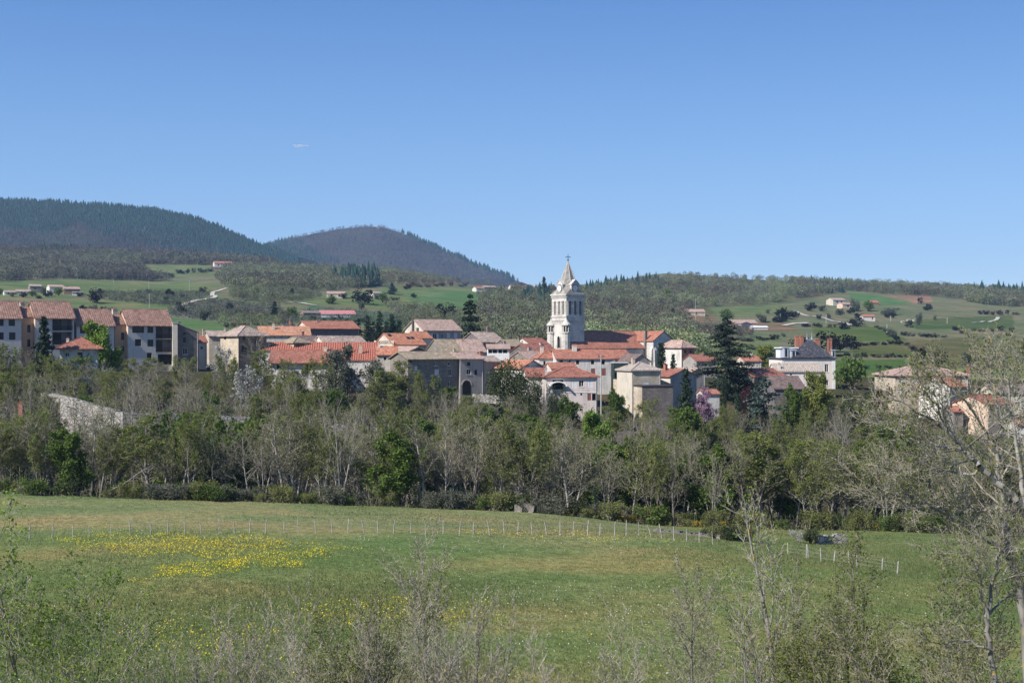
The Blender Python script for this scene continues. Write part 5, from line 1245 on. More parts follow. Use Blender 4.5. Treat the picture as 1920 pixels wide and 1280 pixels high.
# ---- the wooded belt between meadow and village
ENV = ([0, 60, 100, 200, 320, 420, 500, 600, 680, 760, 800, 860, 940, 1000, 1100, 1160, 1210, 1300, 1400, 1470, 1560, 1640, 1700, 1800, 1920],
       [640, 648, 662, 664, 662, 672, 686, 690, 690, 704, 724, 730, 736, 748, 768, 762, 782, 775, 760, 745, 740, 752, 790, 800, 815])
ZONES = [(330, 'the apartment blocks'), (520, 'the tan stone house'), (720, 'the long brick-red roof'), (960, 'the tall grey stone house'), (1170, 'the pinkish villa'), (1300, 'the flat stone block'), (1450, 'the big cedar'), (1680, 'the manor'), (9999, 'the big pale farmhouse')]
def zone(px): return next(n for l, n in ZONES if px < l)
def scatter_wood():
    rng = random.Random(77); rows = [(167, 171, 62, 'at the meadow edge', 10, 13.5), (172, 182, 78, 'just inside the wood edge', 9, 13), (190, 212, 86, 'in the valley bottom', 9, 13), (214, 240, 90, 'on the lower slope', 7, 11), (242, 264, 92, 'on the middle slope', 6, 10), (266, 284, 92, 'on the upper slope', 5, 9.5), (285, 298, 130, 'on the bank', 4, 10)]
    kinds = {'bare': 0, 'bud': 0, 'leaf': 0}
    for (Ya, Yb, n, where, ha, hb) in rows:
        for i in range(n):
            px = -60+2060*(i+rng.random())/n; Y = rng.uniform(Ya, Yb); g = G(px, Y)
            env = float(np.interp(px, *ENV))+rng.uniform(-8, 16)
            if Y < 185: env = max(env, rng.uniform(752, 812) if px < 1000 else rng.uniform(775, 850))
            if 110 < px < 240 and 205 < Y < 236 and rng.random() < .6: continue       # leaves the stone wall in view
            if 110 < px < 250 and 180 < Y < 236: env = max(env, rng.uniform(765, 840))
            elif 250 < px < 480 and 180 < Y < 236: env = max(env, rng.uniform(735, 800))
            h = min(rng.uniform(ha, hb), (CZ-(env-640)/F*Y)-g.z)
            if h < 1.8: continue
            u = rng.random(); gp = .22 if 330 < px < 1150 else .36
            if Y > 214: gp = .38
            if u < gp: pr = rng.choice(BUD); nm = 'budding yellow-green tree'; grp = 'budding'
            elif u < gp+.05: pr = rng.choice(LEAF); nm = 'fresh green leafy tree'; grp = 'green'
            elif u < gp+.08 and Y > 185: pr = rng.choice(DARK); nm = 'dark evergreen tree'; grp = 'evergreen'
            else: pr = rng.choice(BARE); nm = 'bare grey tree'; grp = 'bare'
            w = min(h*rng.uniform(.5, .75), 7.5) if pr in BARE or pr in BUD else h*rng.uniform(.6, .9)
            pr.put(g, h, w, rng.uniform(0, 6.28), f'{nm} {where} below {zone(px)}', f'{grp} trees {where} below {zone(px)}', 'tree', rng)
    bn = ['grey-green', 'dark green', 'fresh green', None, None, 'olive brown']
    for i in range(260):
        px = -40+2000*(i+rng.random())/260; row = rng.choice(((164, 170, 'along the meadow edge'), (164, 170, 'along the meadow edge'), (200, 262, 'under the trees'), (266, 296, 'close below the houses'))); Y = rng.uniform(*row[:2]); g = G(px, Y)
        k = rng.choice((0, 0, 5, 5, 5, 2, 2, 1)); h = rng.uniform(.7, 2.7) if Y < 172 else rng.uniform(1.8, 3.6)
        if Y > 264: h = min(h, (CZ-(np.interp(px, *ENV)+rng.uniform(0, 10)-640)/F*Y)-g.z)
        if h < .8 or (960 < px < 1130 and Y > 270 and h > 2): continue
        BUSH[k].put(g, h, h*rng.uniform(1.2, 1.9), None, f'{bn[k]} bush {row[2]} below {zone(px)}', f'{bn[k]} bushes {row[2]} below {zone(px)}', 'bush', rng)
scatter_wood()
def leaning(pts, Y, r0, r1, label):
    T = Tree(int(pts[0][0])); rg = T.r; P3 = [Pt(p[0], p[1], Y+i*.4) for i, p in enumerate(pts)]; o = P3[0].copy(); P3 = [p-o for p in P3]
    rr = [r0+(r1-r0)*i/(len(P3)-1) for i in range(len(P3))]
    for i in range(len(P3)-1): T.big.append((*P3[i], *P3[i+1], rr[i], rr[i+1]))
    T.kids([(p, r) for p, r in zip(P3, rr)], [(P3[min(i+1, len(P3)-1)]-P3[max(i-1, 0)]).normalized() for i in range(len(P3))], (P3[-1]-P3[0]).length, 1, dict(seg=[3], wig=[.15], up=[.05], n=[0, 7, 4], t0=[0, .3, .2], ang=[0, 40, 40], ratio=[0, .3, .4], biglev=1, rmin=.014))
    tr, cr = T.meshes('leaning_tree', M['barkmd'], M['twig']); e = empty('leaning_tree', o); link_mesh('trunk', tr, e); link_mesh('crown', cr, e); tag(e, label, 'tree')
for px, yt, Y, w, k, lb in ((500, 652, 296, 62, 0, 'budding tree at the right corner of the tan stone house'), (432, 662, 292, 54, 1, 'budding tree before the left wall of the tan stone house'), (560, 668, 288, 70, 2, 'budding tree before the white wall of the low brick-red house'), (612, 664, 290, 66, 1, 'budding tree at the right end of the low brick-red house'), (762, 672, 288, 64, 0, 'tall budding tree hiding the left end of the tall grey stone house'), (735, 690, 284, 60, 2, 'lower budding tree left of the tall grey stone house'), (345, 664, 306, 54, 1, 'budding tree below the dark stone house with single-slope roof'), (292, 668, 306, 60, 0, 'budding tree before the loggias of the rightmost apartment block'), (120, 664, 286, 60, 2, 'budding tree before the low white hipped house'), (20, 640, 296, 60, 1, 'budding tree before the leftmost apartment block'), (1215, 742, 262, 60, 2, 'budding tree at the foot of the flat-topped stone block')):
    tree(BUD[k], px, yt, Y, w, lb, 'tree')
for px, yt, Y, k, w in ((132, 742, 205, 0, 50), (160, 752, 200, 2, 55), (205, 738, 207, 1, 60), (252, 700, 203, 3, 70), (300, 730, 204, 2, 60), (345, 728, 206, 0, 60), (66, 690, 206, 1, 60), (400, 735, 205, 4, 60)):
    tree(BARE[k], px, yt, Y, w, 'bare grey tree standing in front of the curved stone retaining wall', 'tree', 'bare trees before the retaining wall')
for i, (px, yt, Y, w, k) in enumerate([(1345, 980, 131.5, 46, 5), (1372, 983, 131, 50, 1), (1402, 978, 131.5, 44, 5), (1325, 990, 134, 30, 1)]):
    tree(BUSH[k], px, yt, Y, w, ('brown' if k == 5 else 'dark green')+' bramble over the low dry stone wall in the meadow', 'bush', ('brown' if k == 5 else 'dark green')+' brambles on the meadow wall')
leaning([(205, 920), (235, 905), (262, 885), (285, 872)], 166, .09, .03, 'pale fallen-over trunk leaning right at the meadow edge, left of picture')
leaning([(620, 930), (645, 912), (668, 898), (700, 893)], 168, .08, .03, 'pale leaning trunk at the meadow edge below the ribbed red roof')
leaning([(935, 960), (950, 936), (975, 930), (968, 912)], 166, .11, .04, 'pale bent trunk left of the ruined stone blocks')
# ---- undergrowth: one mass of brush on the valley floor
def undergrowth():
    rs = np.random.RandomState(3); n = 52000; px = rs.uniform(-80, 2000, n); Y = rs.uniform(163, 300, n)**1.0; X = (px-960)/F*Y; z = zfun(X, Y)
    edge = np.clip((Y-163)/5, .15, 1); hgt = np.abs(rs.normal(size=n))*1.0*edge
    C = np.stack([X, Y, z+hgt+.05], 1); V, Q = leaves_np(C, .42, rs, 0, .4)
    m = 26000; px = rs.uniform(-80, 2000, m); Y = rs.uniform(166, 296, m); X = (px-960)/F*Y; z = zfun(X, Y); h = rs.uniform(.5, 2.4, m)
    S = np.stack([X, Y, z-.1, X+rs.normal(size=m)*.35, Y+rs.normal(size=m)*.35, z+h, np.full(m, .02), np.full(m, .008)], 1); Vt, Qt = tubes_np(S, 3)
    me = np_mesh('undergrowth', np.concatenate([V, Vt]), [np.concatenate([Q, Qt+len(V)])], [M['under'], M['twig']], np.concatenate([np.zeros(len(Q)), np.ones(len(Qt))]))
    tag(link_mesh('undergrowth', me), 'tangled brush and leaf litter under the trees of the valley', 'undergrowth', kind='stuff')
undergrowth()
# ================================================================== far woods (each reads as one mass)
def wood(label, poly, n, kind, Y0=455, Y1=2350, fn=zfun, hgt=(6, 10), sl=60, seed=1, ssz=1.0, ww=.75):
    rs = np.random.RandomState(seed); P = np.array(poly); lo, hi = P.min(0), P.max(0); pts = []
    while sum(len(a) for a in pts) < n:
        a = rs.uniform(lo, hi, (n*2, 2)); a = a[inpoly(a[:, 0], a[:, 1], poly)]; pts.append(a)
    a = np.concatenate(pts)[:n]; B = hit(a[:, 0], a[:, 1], Y0, Y1, fn); B = B[~np.isnan(B[:, 0])]; B = B[B[:, 1] > Y0+1]
    n = len(B); H = rs.uniform(*hgt, n); name = 'woodland'; sl = int(sl*2.1)
    if kind == 'con':
        k = 5; Vs = []; Qs = []; off = 0
        tiers = [(.05, .55, .24), (.25, .75, .19), (.48, 1.0, .13)]
        for (za, zb, rr) in tiers:
            ang = rs.uniform(0, 6.28, n); ring = []
            for i in range(k):
                t = ang+2*math.pi*i/k; q = H*rr*rs.uniform(.7, 1.25, n); ring.append(np.stack([B[:, 0]+np.cos(t)*q, B[:, 1]+np.sin(t)*q, B[:, 2]+H*za+H*rs.uniform(-.04, .04, n)], 1))
            top = np.stack([B[:, 0]+rs.normal(size=n)*H*.01, B[:, 1], B[:, 2]+H*zb], 1)
            V = np.stack(ring+[top], 1); base = off+np.arange(n)[:, None]*(k+1)
            for i in range(k): Qs.append(np.concatenate([base+i, base+(i+1) % k, base+k], 1))
            Vs.append(V.reshape(-1, 3)); off += n*(k+1)
        me = np_mesh(name, np.concatenate(Vs), [np.concatenate(Qs)], [M['farcon']])
    else:
        # bare or budding crowns: a loose cloud of twig slivers on a stem
        Wd = H*ww; d = rs.normal(size=(n, sl, 3)); d /= np.linalg.norm(d, axis=2, keepdims=True); q = rs.uniform(.4, 1, (n, sl, 1))**.5
        # lobes make the outline uneven
        lob = 1+.28*np.sin(d[..., :1]*5+rs.uniform(0, 6, (n, 1, 1)))*np.cos(d[..., 1:2]*4+rs.uniform(0, 6, (n, 1, 1)))
        C = B[:, None, :]+d*q*lob*np.stack([Wd/2, Wd/2, H*.42], 1)[:, None, :]; C[..., 2] += (H*.56)[:, None]
        C = C.reshape(-1, 3); V, Q = leaves_np(C, np.repeat(H*.098*min(ssz, 1.5), sl), rs, -.3, .45, .5); pt = np.clip(.5+.5*fbm(B[:, 0]*1.6+seed*31, B[:, 1]*.9), 0, 1)[:, None]; tn = rs.uniform(.6, 1.3, (n, 1))*(.68+.55*pt)*(1-.16*pt*np.array([[1., -.15, 1.2]]))*np.stack([rs.uniform(.92, 1.1, n), rs.uniform(.93, 1.08, n), rs.uniform(.8, 1.15, n)], 1); tn = np.concatenate([tn, np.ones((n, 1))], 1)
        S = np.stack([B[:, 0], B[:, 1], B[:, 2]-.3, B[:, 0]+rs.normal(size=n)*.3, B[:, 1], B[:, 2]+H*.7, H*.016, H*.006], 1); Vt, Qt = tubes_np(S, 3)
        me = np_mesh(name, np.concatenate([V, Vt]), [np.concatenate([Q, Qt+len(V)])], [M[kind], M['bark']], np.concatenate([np.zeros(len(Q)), np.ones(len(Qt))]), np.concatenate([np.repeat(tn, sl*4, 0), np.ones((len(Vt), 4))]))
    tag(link_mesh(name, me), label, 'woodland', kind='stuff')
    return B
wood('dark conifer forest covering the long left mountain', [(-40, 372), (260, 380), (360, 402), (460, 440), (560, 485), (560, 505), (470, 480), (330, 440), (240, 430), (150, 420), (90, 440), (-40, 425)], 11000, 'con', 2460, 3600, M1F, (6, 14), seed=2)
wood('brown bare wood on the lower slope of the left mountain', [(-40, 425), (90, 440), (150, 420), (330, 445), (470, 485), (470, 500), (-40, 470)], 3000, 'farpurple', 2460, 3600, M1F, (8, 12), 22, 3, 1.7)
wood('conifer patches among the bare wood of the left mountain', [(150, 420), (330, 440), (480, 470), (470, 500), (330, 470), (180, 440)], 1500, 'con', 2460, 3600, M1F, (10, 15), seed=4)
wood('purplish bare wood over the dome-shaped mountain', [(480, 455), (560, 440), (640, 425), (700, 420), (760, 435), (860, 480), (980, 528), (900, 525), (600, 505), (500, 480)], 6500, 'farpurple', 3320, 4700, M2F, (7, 11), 20, 5, 2.0)
wood('thin line of dark conifers down the right ridge of the dome-shaped mountain', [(738, 428), (800, 454), (850, 473), (900, 496), (976, 528), (960, 527), (890, 502), (840, 478), (780, 452)], 420, 'con', 3320, 4700, M2F, (13, 20), seed=6)
wood('dark conifers in the saddle between the two mountains', [(470, 455), (505, 450), (552, 440), (560, 452), (600, 478), (640, 495), (540, 490), (470, 478)], 500, 'con', 3320, 4700, M2F, (12, 18), seed=7)
wood('brown bare wood above the far left fields', [(-40, 478), (120, 470), (262, 492), (272, 520), (330, 528), (110, 523), (-40, 530)], 2600, 'farbare', 900, 2300, hgt=(8, 12), sl=55, seed=8, ssz=1.25)
wood('brown wood along the crest below the left mountain', [(-40, 458), (110, 456), (300, 470), (500, 480), (520, 500), (400, 497), (260, 495), (120, 470), (-40, 478)], 1900, 'farbare', 1100, 2300, hgt=(8, 12), sl=40, seed=9, ssz=1.5)
wood('mixed wood behind the hillside houses, middle left', [(420, 505), (520, 500), (620, 505), (760, 512), (960, 528), (985, 538), (890, 534), (740, 533), (640, 545), (560, 545), (430, 545), (405, 528)], 2100, 'farmix', 700, 2300, hgt=(7, 11), sl=55, seed=10, ssz=1.3)
wood('dark conifer clump on the middle of the left hillside', [(625, 525), (660, 512), (705, 514), (715, 538), (640, 540)], 60, 'con', 700, 2300, hgt=(14, 20), seed=11)
wood('conifers standing among the crest trees below the left mountain', [(60, 470), (160, 468), (180, 475), (80, 480)], 40, 'con', 1100, 2300, hgt=(11, 15), seed=12)
wood('conifers dotted along the middle of the brown crest wood', [(320, 478), (380, 478), (380, 492), (320, 492)], 25, 'con', 1100, 2300, hgt=(11, 15), seed=13)
wood('grey budding wood on the slope left of the church tower', [(895, 560), (960, 545), (1040, 540), (1100, 560), (1100, 655), (960, 655), (905, 625)], 1000, 'farmix', 470, 1500, hgt=(6, 10), sl=130, seed=14)
wood('grey-green budding wood on the hill right of the church tower', [(1040, 560), (1110, 545), (1240, 520), (1480, 522), (1500, 545), (1460, 568), (1330, 575), (1270, 585), (1290, 620), (1310, 640), (1330, 670), (1290, 690), (1040, 665)], 1900, 'farbud', 470, 2300, hgt=(6, 10.5), sl=120, seed=15)
wood('bare wood patches among the budding wood right of the church', [(1060, 560), (1240, 530), (1450, 530), (1300, 580), (1280, 660), (1080, 640)], 500, 'farbare', 470, 2300, hgt=(6, 10), sl=110, seed=16)
wood('wood along the right skyline above the ploughed field', [(1480, 528), (1600, 534), (1760, 540), (1960, 552), (1960, 580), (1850, 572), (1760, 556), (1650, 552), (1590, 545), (1490, 560)], 1700, 'farmix', 900, 2300, hgt=(7, 11), sl=60, seed=17, ssz=1.2)
wood('dark conifers on the skyline just right of the church spire', [(1090, 545), (1150, 530), (1230, 526), (1235, 532), (1150, 542), (1095, 552)], 60, 'con', 900, 2300, hgt=(6, 14), seed=18)
wood('dark conifers on the skyline above the right-hand hillside houses', [(1520, 527), (1610, 532), (1608, 542), (1570, 552), (1515, 548)], 90, 'con', 900, 2300, hgt=(5, 12), seed=19)
wood('dark conifers left of the church tower', [(965, 565), (1000, 550), (1035, 545), (1036, 572), (990, 582)], 45, 'con', 600, 1600, hgt=(8, 13), seed=20)
wood('dark conifers on the skyline at the far right', [(1820, 544), (1960, 552), (1960, 562), (1820, 552)], 34, 'con', 900, 2300, hgt=(11, 19), seed=21)
wood('budding brush around the hillside houses, left of the village pine', [(430, 548), (560, 546), (600, 560), (520, 572), (430, 560)], 330, 'farmix', 600, 1600, hgt=(4, 7), sl=70, seed=22)
wood('brush between orchards and village at left', [(385, 588), (470, 596), (560, 600), (540, 612), (420, 618)], 120, 'farmix', 470, 1100, hgt=(3, 6), sl=90, seed=23)
wood('grey scrub behind the manor and big cedar', [(1280, 620), (1330, 612), (1420, 632), (1330, 640), (1290, 655)], 150, 'farbare', 470, 1200, hgt=(4, 7), sl=90, seed=24)
wood('scrub below the left end of the conifer clump', [(720, 572), (860, 590), (880, 612), (820, 625), (760, 620)], 160, 'farmix', 455, 1200, hgt=(4, 7), sl=90, seed=25)
# ---- single trees and hedges across the valley
def hilltree(pr, px, py, hpx, wpx, label, group=None, cat='tree', Y0=455, Y1=2300):
    b = hit([px], [py], Y0, Y1)[0]
    if np.isnan(b[0]): return
    pr.put(Vector(b), hpx/F*b[1], wpx/F*b[1], random.Random(int(px*3+py)).uniform(0, 6.28), label, group, cat)
hilltree(FARD, 385, 600, 26, 30, 'dark round tree in the green field right of the apartments')
hilltree(FARL[0], 178, 568, 30, 30, 'grey-green round tree in the field above the apartments')
hilltree(FARC, 515, 596, 32, 18, 'dark narrow conifer left of the white hall with red roof', cat='conifer')
hilltree(FARG, 546, 597, 24, 26, 'fresh green tree just left of the white hall with red roof')
hilltree(FARG, 482, 556, 18, 18, 'bright green tree on the left hillside above the white hall')
hilltree(FARC, 548, 562, 22, 16, 'dark conifer beside the field above the white hall', cat='conifer')
hilltree(FARG, 622, 570, 18, 20, 'light green tree below the long hillside house with stone wall')
hilltree(FARL[0], 680, 570, 30, 44, 'broad olive tree right of the long hillside house')
hilltree(FARD, 677, 580, 18, 16, 'small dark tree below the broad olive tree on the left hillside')
hilltree(FARG, 717, 567, 20, 20, 'green tree by the second hillside house, left of the pine')
hilltree(FARC, 735, 552, 22, 16, 'dark slim conifer above the vivid green field', cat='conifer')
hilltree(FARW, 747, 584, 11, 20, 'white blossoming bush in the green field left of the pine', cat='bush')
hilltree(FARW, 786, 590, 14, 16, 'whitish blossoming tree just left of the tall pine')
hilltree(FARL[0], 838, 600, 34, 40, 'olive budding tree left of the tall pine')
hilltree(FARC, 1020, 556, 38, 14, 'tall pale poplar left of the church spire', cat='poplar')
hilltree(FARW, 635, 538, 16, 14, 'white blossoming tree at the left foot of the hillside conifers')
hilltree(FARW, 1177, 606, 13, 15, 'white blossoming tree in the wood right of the church tower')
hilltree(FARC, 1262, 608, 30, 22, 'dark conifer left of the long stone hillside farmhouse', cat='conifer')
hilltree(FARD, 1427, 604, 18, 26, 'dark round tree beside the hillside farmyard')
hilltree(FARL[0], 1458, 604, 12, 24, 'yellowish bush right of the hillside farmyard tree', cat='bush')
hilltree(FARL[0], 1470, 598, 24, 34, 'grey-green tree above the farm track on the right hillside')
hilltree(FARD, 1602, 584, 26, 20, 'dark tree right of the terraced hillside villa')
hilltree(FARG, 1628, 584, 22, 22, 'green tree by the red-roofed hut on the right hillside')
hilltree(FARD, 1668, 590, 14, 40, 'dark hedge-like clump right of the terraced hillside villa')
hilltree(FARD, 1672, 632, 18, 24, 'dark green tree at the right of the pole on the right hillside')
hilltree(FARD, 1724, 610, 26, 13, 'narrow dark ivy-clad tree in the right hillside field')
hilltree(FARD, 1753, 600, 10, 8, 'small dark tree standing alone in the far right field')
hilltree(FARL[1], 1726, 570, 14, 12, 'small bare tree before the ploughed field, right')
hilltree(FARL[0], 1535, 598, 10, 12, 'small bush beside the upper end of the diagonal track', cat='bush')
hilltree(FARD, 1553, 598, 13, 12, 'dark bush on the diagonal track', cat='bush')
hilltree(FARL[1], 1606, 612, 16, 34, 'bare spreading tree at the lower end of the diagonal track')
hilltree(FARG, 1360, 602, 24, 30, 'light green tree above the hillside farmhouse left of the cedar')
hilltree(FARL[1], 1560, 660, 40, 70, 'large bare grey tree behind the manor chimneys')
hilltree(FARL[1], 1500, 660, 30, 50, 'bare grey tree behind the left manor chimneys')
hilltree(FARD, 1460, 670, 20, 24, 'dark green bush left of the manor', cat='bush')
hilltree(FARL[0], 1597, 655, 28, 34, 'budding tree right of the manor aerial')
hilltree(FARL[1], 1745, 690, 40, 60, 'bare tree behind the big pale farmhouse')
hilltree(FARD, 1830, 700, 44, 60, 'dark evergreen behind the right end of the big pale farmhouse')
hilltree(FARD, 1735, 690, 26, 40, 'dark green tree behind the roof of the big pale farmhouse')
rngh = random.Random(9)
for (x0, y0, x1, y1, n, nm) in [(1600, 648, 1692, 645, 11, 'upper hedge right of the manor'), (1565, 668, 1728, 672, 20, 'lower hedge right of the manor'), (1694, 630, 1772, 632, 9, 'hedge left of the far right field'), (1640, 612, 1722, 662, 12, 'hedge and stones running diagonally down the right hillside'), (1780, 618, 1860, 622, 7, 'hedge at the far right of the hillside'),
        (1440, 588, 1500, 592, 6, 'hedge above the farm track'), (270, 517, 330, 520, 8, 'terrace hedge of the upper left field'), (330, 512, 400, 510, 7, 'terrace hedge right of the upper left field'), (150, 580, 215, 582, 5, 'hedge behind the apartment roofs'), (760, 538, 880, 536, 9, 'hedge at the top of the vivid green field'), (420, 615, 545, 606, 10, 'hedge behind the tan stone house'),
        (1390, 640, 1460, 636, 8, 'dark hedge below the hillside farmyard'), (1400, 655, 1480, 662, 7, 'hedge just left of the manor chimneys'), (1610, 692, 1735, 690, 9, 'hedge at the foot of the right hillside'), (1500, 612, 1600, 616, 8, 'hedge under the diagonal track'), (1830, 590, 1910, 590, 7, 'hedge near the far right skyline'), (650, 560, 760, 564, 7, 'hedge across the left hillside field'), (580, 600, 700, 604, 9, 'hedge behind the long barn roof')]:
    for i in range(n):
        t = (i+rngh.random())/n; k = rngh.choice((0, 1, 1, 2)); pr = (FARL[0], FARL[1], FARD)[k]; cn = ('budding', 'bare brown', 'dark green')[k]
        hilltree(pr, x0+(x1-x0)*t, y0+(y1-y0)*t+rngh.uniform(-1, 1), rngh.uniform(5, 10), rngh.uniform(9, 17), f'{cn} bush in the {nm}', f'{cn} bushes in the {nm}', 'bush')
for i in range(46):      # loose trees in the fields of both hillsides
    if i < 26: px, py, nm = rngh.uniform(1440, 1900), rngh.uniform(575, 640), 'scattered over the right hillside fields'
    else: px, py, nm = rngh.uniform(260, 960), rngh.uniform(540, 590), 'scattered over the left hillside fields'
    k = rngh.choice((0, 0, 1, 2)); pr = (FARL[0], FARL[1], FARD)[k]; cn = ('budding', 'bare', 'dark green')[k]; s = rngh.uniform(7, 15)
    hilltree(pr, px, py, s, s*1.25, f'small {cn} tree {nm}', f'small {cn} trees {nm}')
for i, (px, py, h, w) in enumerate([(24, 556, 9, 14), (44, 557, 10, 16), (60, 556, 12, 18), (84, 550, 14, 18), (90, 556, 13, 20), (110, 554, 16, 20), (128, 545, 10, 14), (150, 556, 9, 14), (0, 552, 12, 18), (72, 560, 8, 16)]):
    hilltree((FARD, FARL[0], FARG)[i % 3], px, py, h, w, ('dark', 'grey', 'fresh green')[i % 3]+' tree between the houses of the far hamlet', ('dark', 'grey', 'fresh green')[i % 3]+' trees of the far hamlet')
for i in range(46):
    px, py = rngh.uniform(1105, 1330), rngh.uniform(548, 650)
    if px > 1260 and py > 590 or 1270 < px < 1330 and 574 < py < 600: continue
    k = rngh.choice((0, 0, 1, 2)); pr = (FARD, FARC, FARG)[k]; cn = ('dark evergreen', 'dark pointed conifer', 'fresh green tree')[k]; s = rngh.uniform(14, 26)
    hilltree(pr, px, py, s, s*(.6 if k == 1 else 1.0), f'{cn} standing out of the budding wood right of the church', f'{cn}s in the wood right of the church')
# orchard rows as stuff
def orchard():
    rs = np.random.RandomState(31); out = []
    for (poly, n) in (([(400, 562), (520, 574), (545, 600), (430, 604), (320, 594), (316, 578)], 2600), ([(180, 545), (400, 546), (375, 565), (320, 575), (170, 560)], 1600), ([(545, 592), (585, 580), (700, 584), (810, 600), (760, 608), (545, 606)], 900)):
        P = np.array(poly); a = rs.uniform(P.min(0), P.max(0), (n, 2)); a[:, 1] = np.round(a[:, 1]/2.6)*2.6+(a[:, 0]*.02) % 2.6; a = a[inpoly(a[:, 0], a[:, 1], poly)]; out.append(hit(a[:, 0], a[:, 1], 455, 2000))
    B = np.concatenate(out); B = B[~np.isnan(B[:, 0])]; C = np.repeat(B, 10, 0)+rs.normal(size=(len(B)*10, 3))*np.array([.7, .7, .5])+np.array([0, 0, 1.2]); V, Q = leaves_np(C, .7, rs, 0, .5)
    tag(link_mesh('orchard', np_mesh('orchard', V, [Q], [M['greyleaf']])), 'rows of small grey-green orchard trees behind the apartments', 'orchard', kind='stuff')
orchard()
# ================================================================== houses across the valley
def farhouse(label, px0, px1, ye, yb, r, d, roof, rise_px, wall, tile, wins=(), name='hillside_house', cat='house', group=None, **k):
    b = hit([(px0+px1)/2], [yb], 455, 2250)[0]; Y = float(b[1])
    return house(label, px0, px1, ye, yb, Y, r, d, roof, rise_px/F*Y, wall, tile, wins, name=name, cat=cat, group=group, **k)
farhouse('small white gabled house at the left edge of the far hamlet', 8, 29, 547, 553, 25, 9, 'gx', 3, 'white', 'pale', [(16, 550, 3, 3, 'n')])
farhouse('low cream house in the far hamlet, second from left', 30, 58, 546, 552, 22, 9, 'gx', 4, 'cream', 'pale', [(40, 549, 3, 3, 'n')])
farhouse('tall stone house in the middle of the far hamlet', 56, 78, 536, 549, 25, 12, 'gx', 4, 'stone', 'pale', [(66, 541, 3, 3, 'n')])
farhouse('white and tan house in the far hamlet right of the tall stone one', 93, 120, 537, 549, 28, 12, 'gx', 4, 'white', 'pinkt', [(105, 543, 3, 3, 'n')])
farhouse('brown stone house with pink roof at the right of the far hamlet', 120, 150, 541, 552, 25, 10, 'gx', 4, 'stonebr', 'pinkt')
farhouse('low white shed at the right end of the far hamlet', 135, 155, 548, 554, 15, 8, 'gx', 2, 'white', 'greyt', name='shed', cat='shed')
farhouse('white house with red roof high on the left hillside', 402, 435, 493, 501, 20, 14, 'gx', 4, 'white', 'red', [(410, 497, 3, 3, 'n')])
farhouse('long low white building near the crest of the left hillside', 459, 492, 486, 490, 10, 14, 'mono', 3, 'white', 'tinwhite')
farhouse('long hillside house with terrace and grey-white walls below the conifer clump', 613, 647, 550, 559, 8, 9, 'gx', 4, 'cream', 'pinkt', [(622, 554, 3, 4, 'n'), (636, 554, 3, 4, 'n')])
farhouse('white hall with pale red sheet roof in the fields', 602, 667, 588, 595, 16, 13, 'gx', 7, 'tinwhite', 'tinred', [(635, 591, 4, 6, 'k')], name='hall', cat='hall', wall_l='white')
farhouse('dark low sheds left of the white hall', 569, 601, 586, 595, 20, 10, 'gx', 4, 'stonebr', 'greyt', name='shed', cat='shed')
farhouse('small house half hidden by green trees above the vivid field', 700, 716, 549, 558, 25, 8, 'gx', 3, 'cream', 'pale')
farhouse('small white house with red roof left end of the crest houses by the poplar', 893, 907, 540, 547, 25, 10, 'gx', 3, 'white', 'red')
farhouse('low stone house among the crest houses by the poplar', 908, 930, 538, 544, 20, 10, 'gx', 3, 'stone', 'pale')
farhouse('long white house among the crest houses by the poplar', 958, 990, 538, 545, 20, 12, 'gx', 4, 'white', 'pinkt', [(970, 541, 3, 3, 'n')])
farhouse('small red-roofed house nearest the poplar', 988, 1002, 538, 543, 15, 10, 'gx', 3, 'orangewall', 'red')
farhouse('long stone farmhouse with pink roof in the wood right of the church', 1281, 1322, 584, 592, 8, 9, 'gx', 5, 'stonelt', 'pinkt', [(1292, 588, 3, 4, 'n'), (1305, 588, 3, 4, 'n')])
farhouse('wide farmhouse with pale roof and yard above the big cedar', 1372, 1420, 605, 613, 14, 10, 'gx', 6, 'orangewall', 'pinkt', [(1380, 609, 3, 4, 'n'), (1395, 609, 4, 4, 'n')])
farhouse('grey gabled outbuilding in front of the wide hillside farmhouse', 1390, 1408, 606, 615, 30, 7, 'gy', 3, 'grey', 'pale', name='outbuilding', cat='outbuilding')
farhouse('low white sheds in the yard right of the wide hillside farmhouse', 1410, 1440, 613, 618, 8, 5, 'gx', 2, 'white', 'tinwhite', name='shed', cat='shed')
farhouse('terraced villa with cream walls on the right hillside', 1562, 1586, 562, 573, 20, 12, 'gx', 4, 'cream', 'pinkt', [(1570, 566, 3, 3, 'n'), (1578, 566, 3, 3, 'n')])
farhouse('lower wing of the terraced hillside villa', 1580, 1600, 570, 578, 20, 9, 'gx', 3, 'orangewall', 'pinkt', [(1590, 574, 4, 3, 'n')])
farhouse('red-roofed hut above the right hillside field', 1634, 1648, 567, 572, 12, 8, 'gx', 4, 'stonebr', 'red', name='hut', cat='hut')
farhouse('long pale barn with red roof standing alone on the right hillside', 1618, 1641, 593, 602, 6, 8, 'gx', 4, 'white', 'red', [(1636, 596, 2, 6, 'n')], name='barn', cat='barn')
farhouse('tiny white beehive-like shed in the right hillside field, left one', 1691, 1696, 602, 605, 5, 3, 'gx', 1, 'cream', 'pale', name='shed', cat='shed')
farhouse('tiny white shed in the right hillside field, middle one', 1702, 1707, 599, 602, 5, 3, 'gx', 1, 'white', 'pale', name='shed', cat='shed')
farhouse('tiny white shed in the right hillside field, rightmost of three', 1713, 1718, 599, 602, 5, 3, 'gx', 1, 'white', 'pale', name='shed', cat='shed')
cb = hit([709], [428.5], 3320, 4700, M2F)[0]
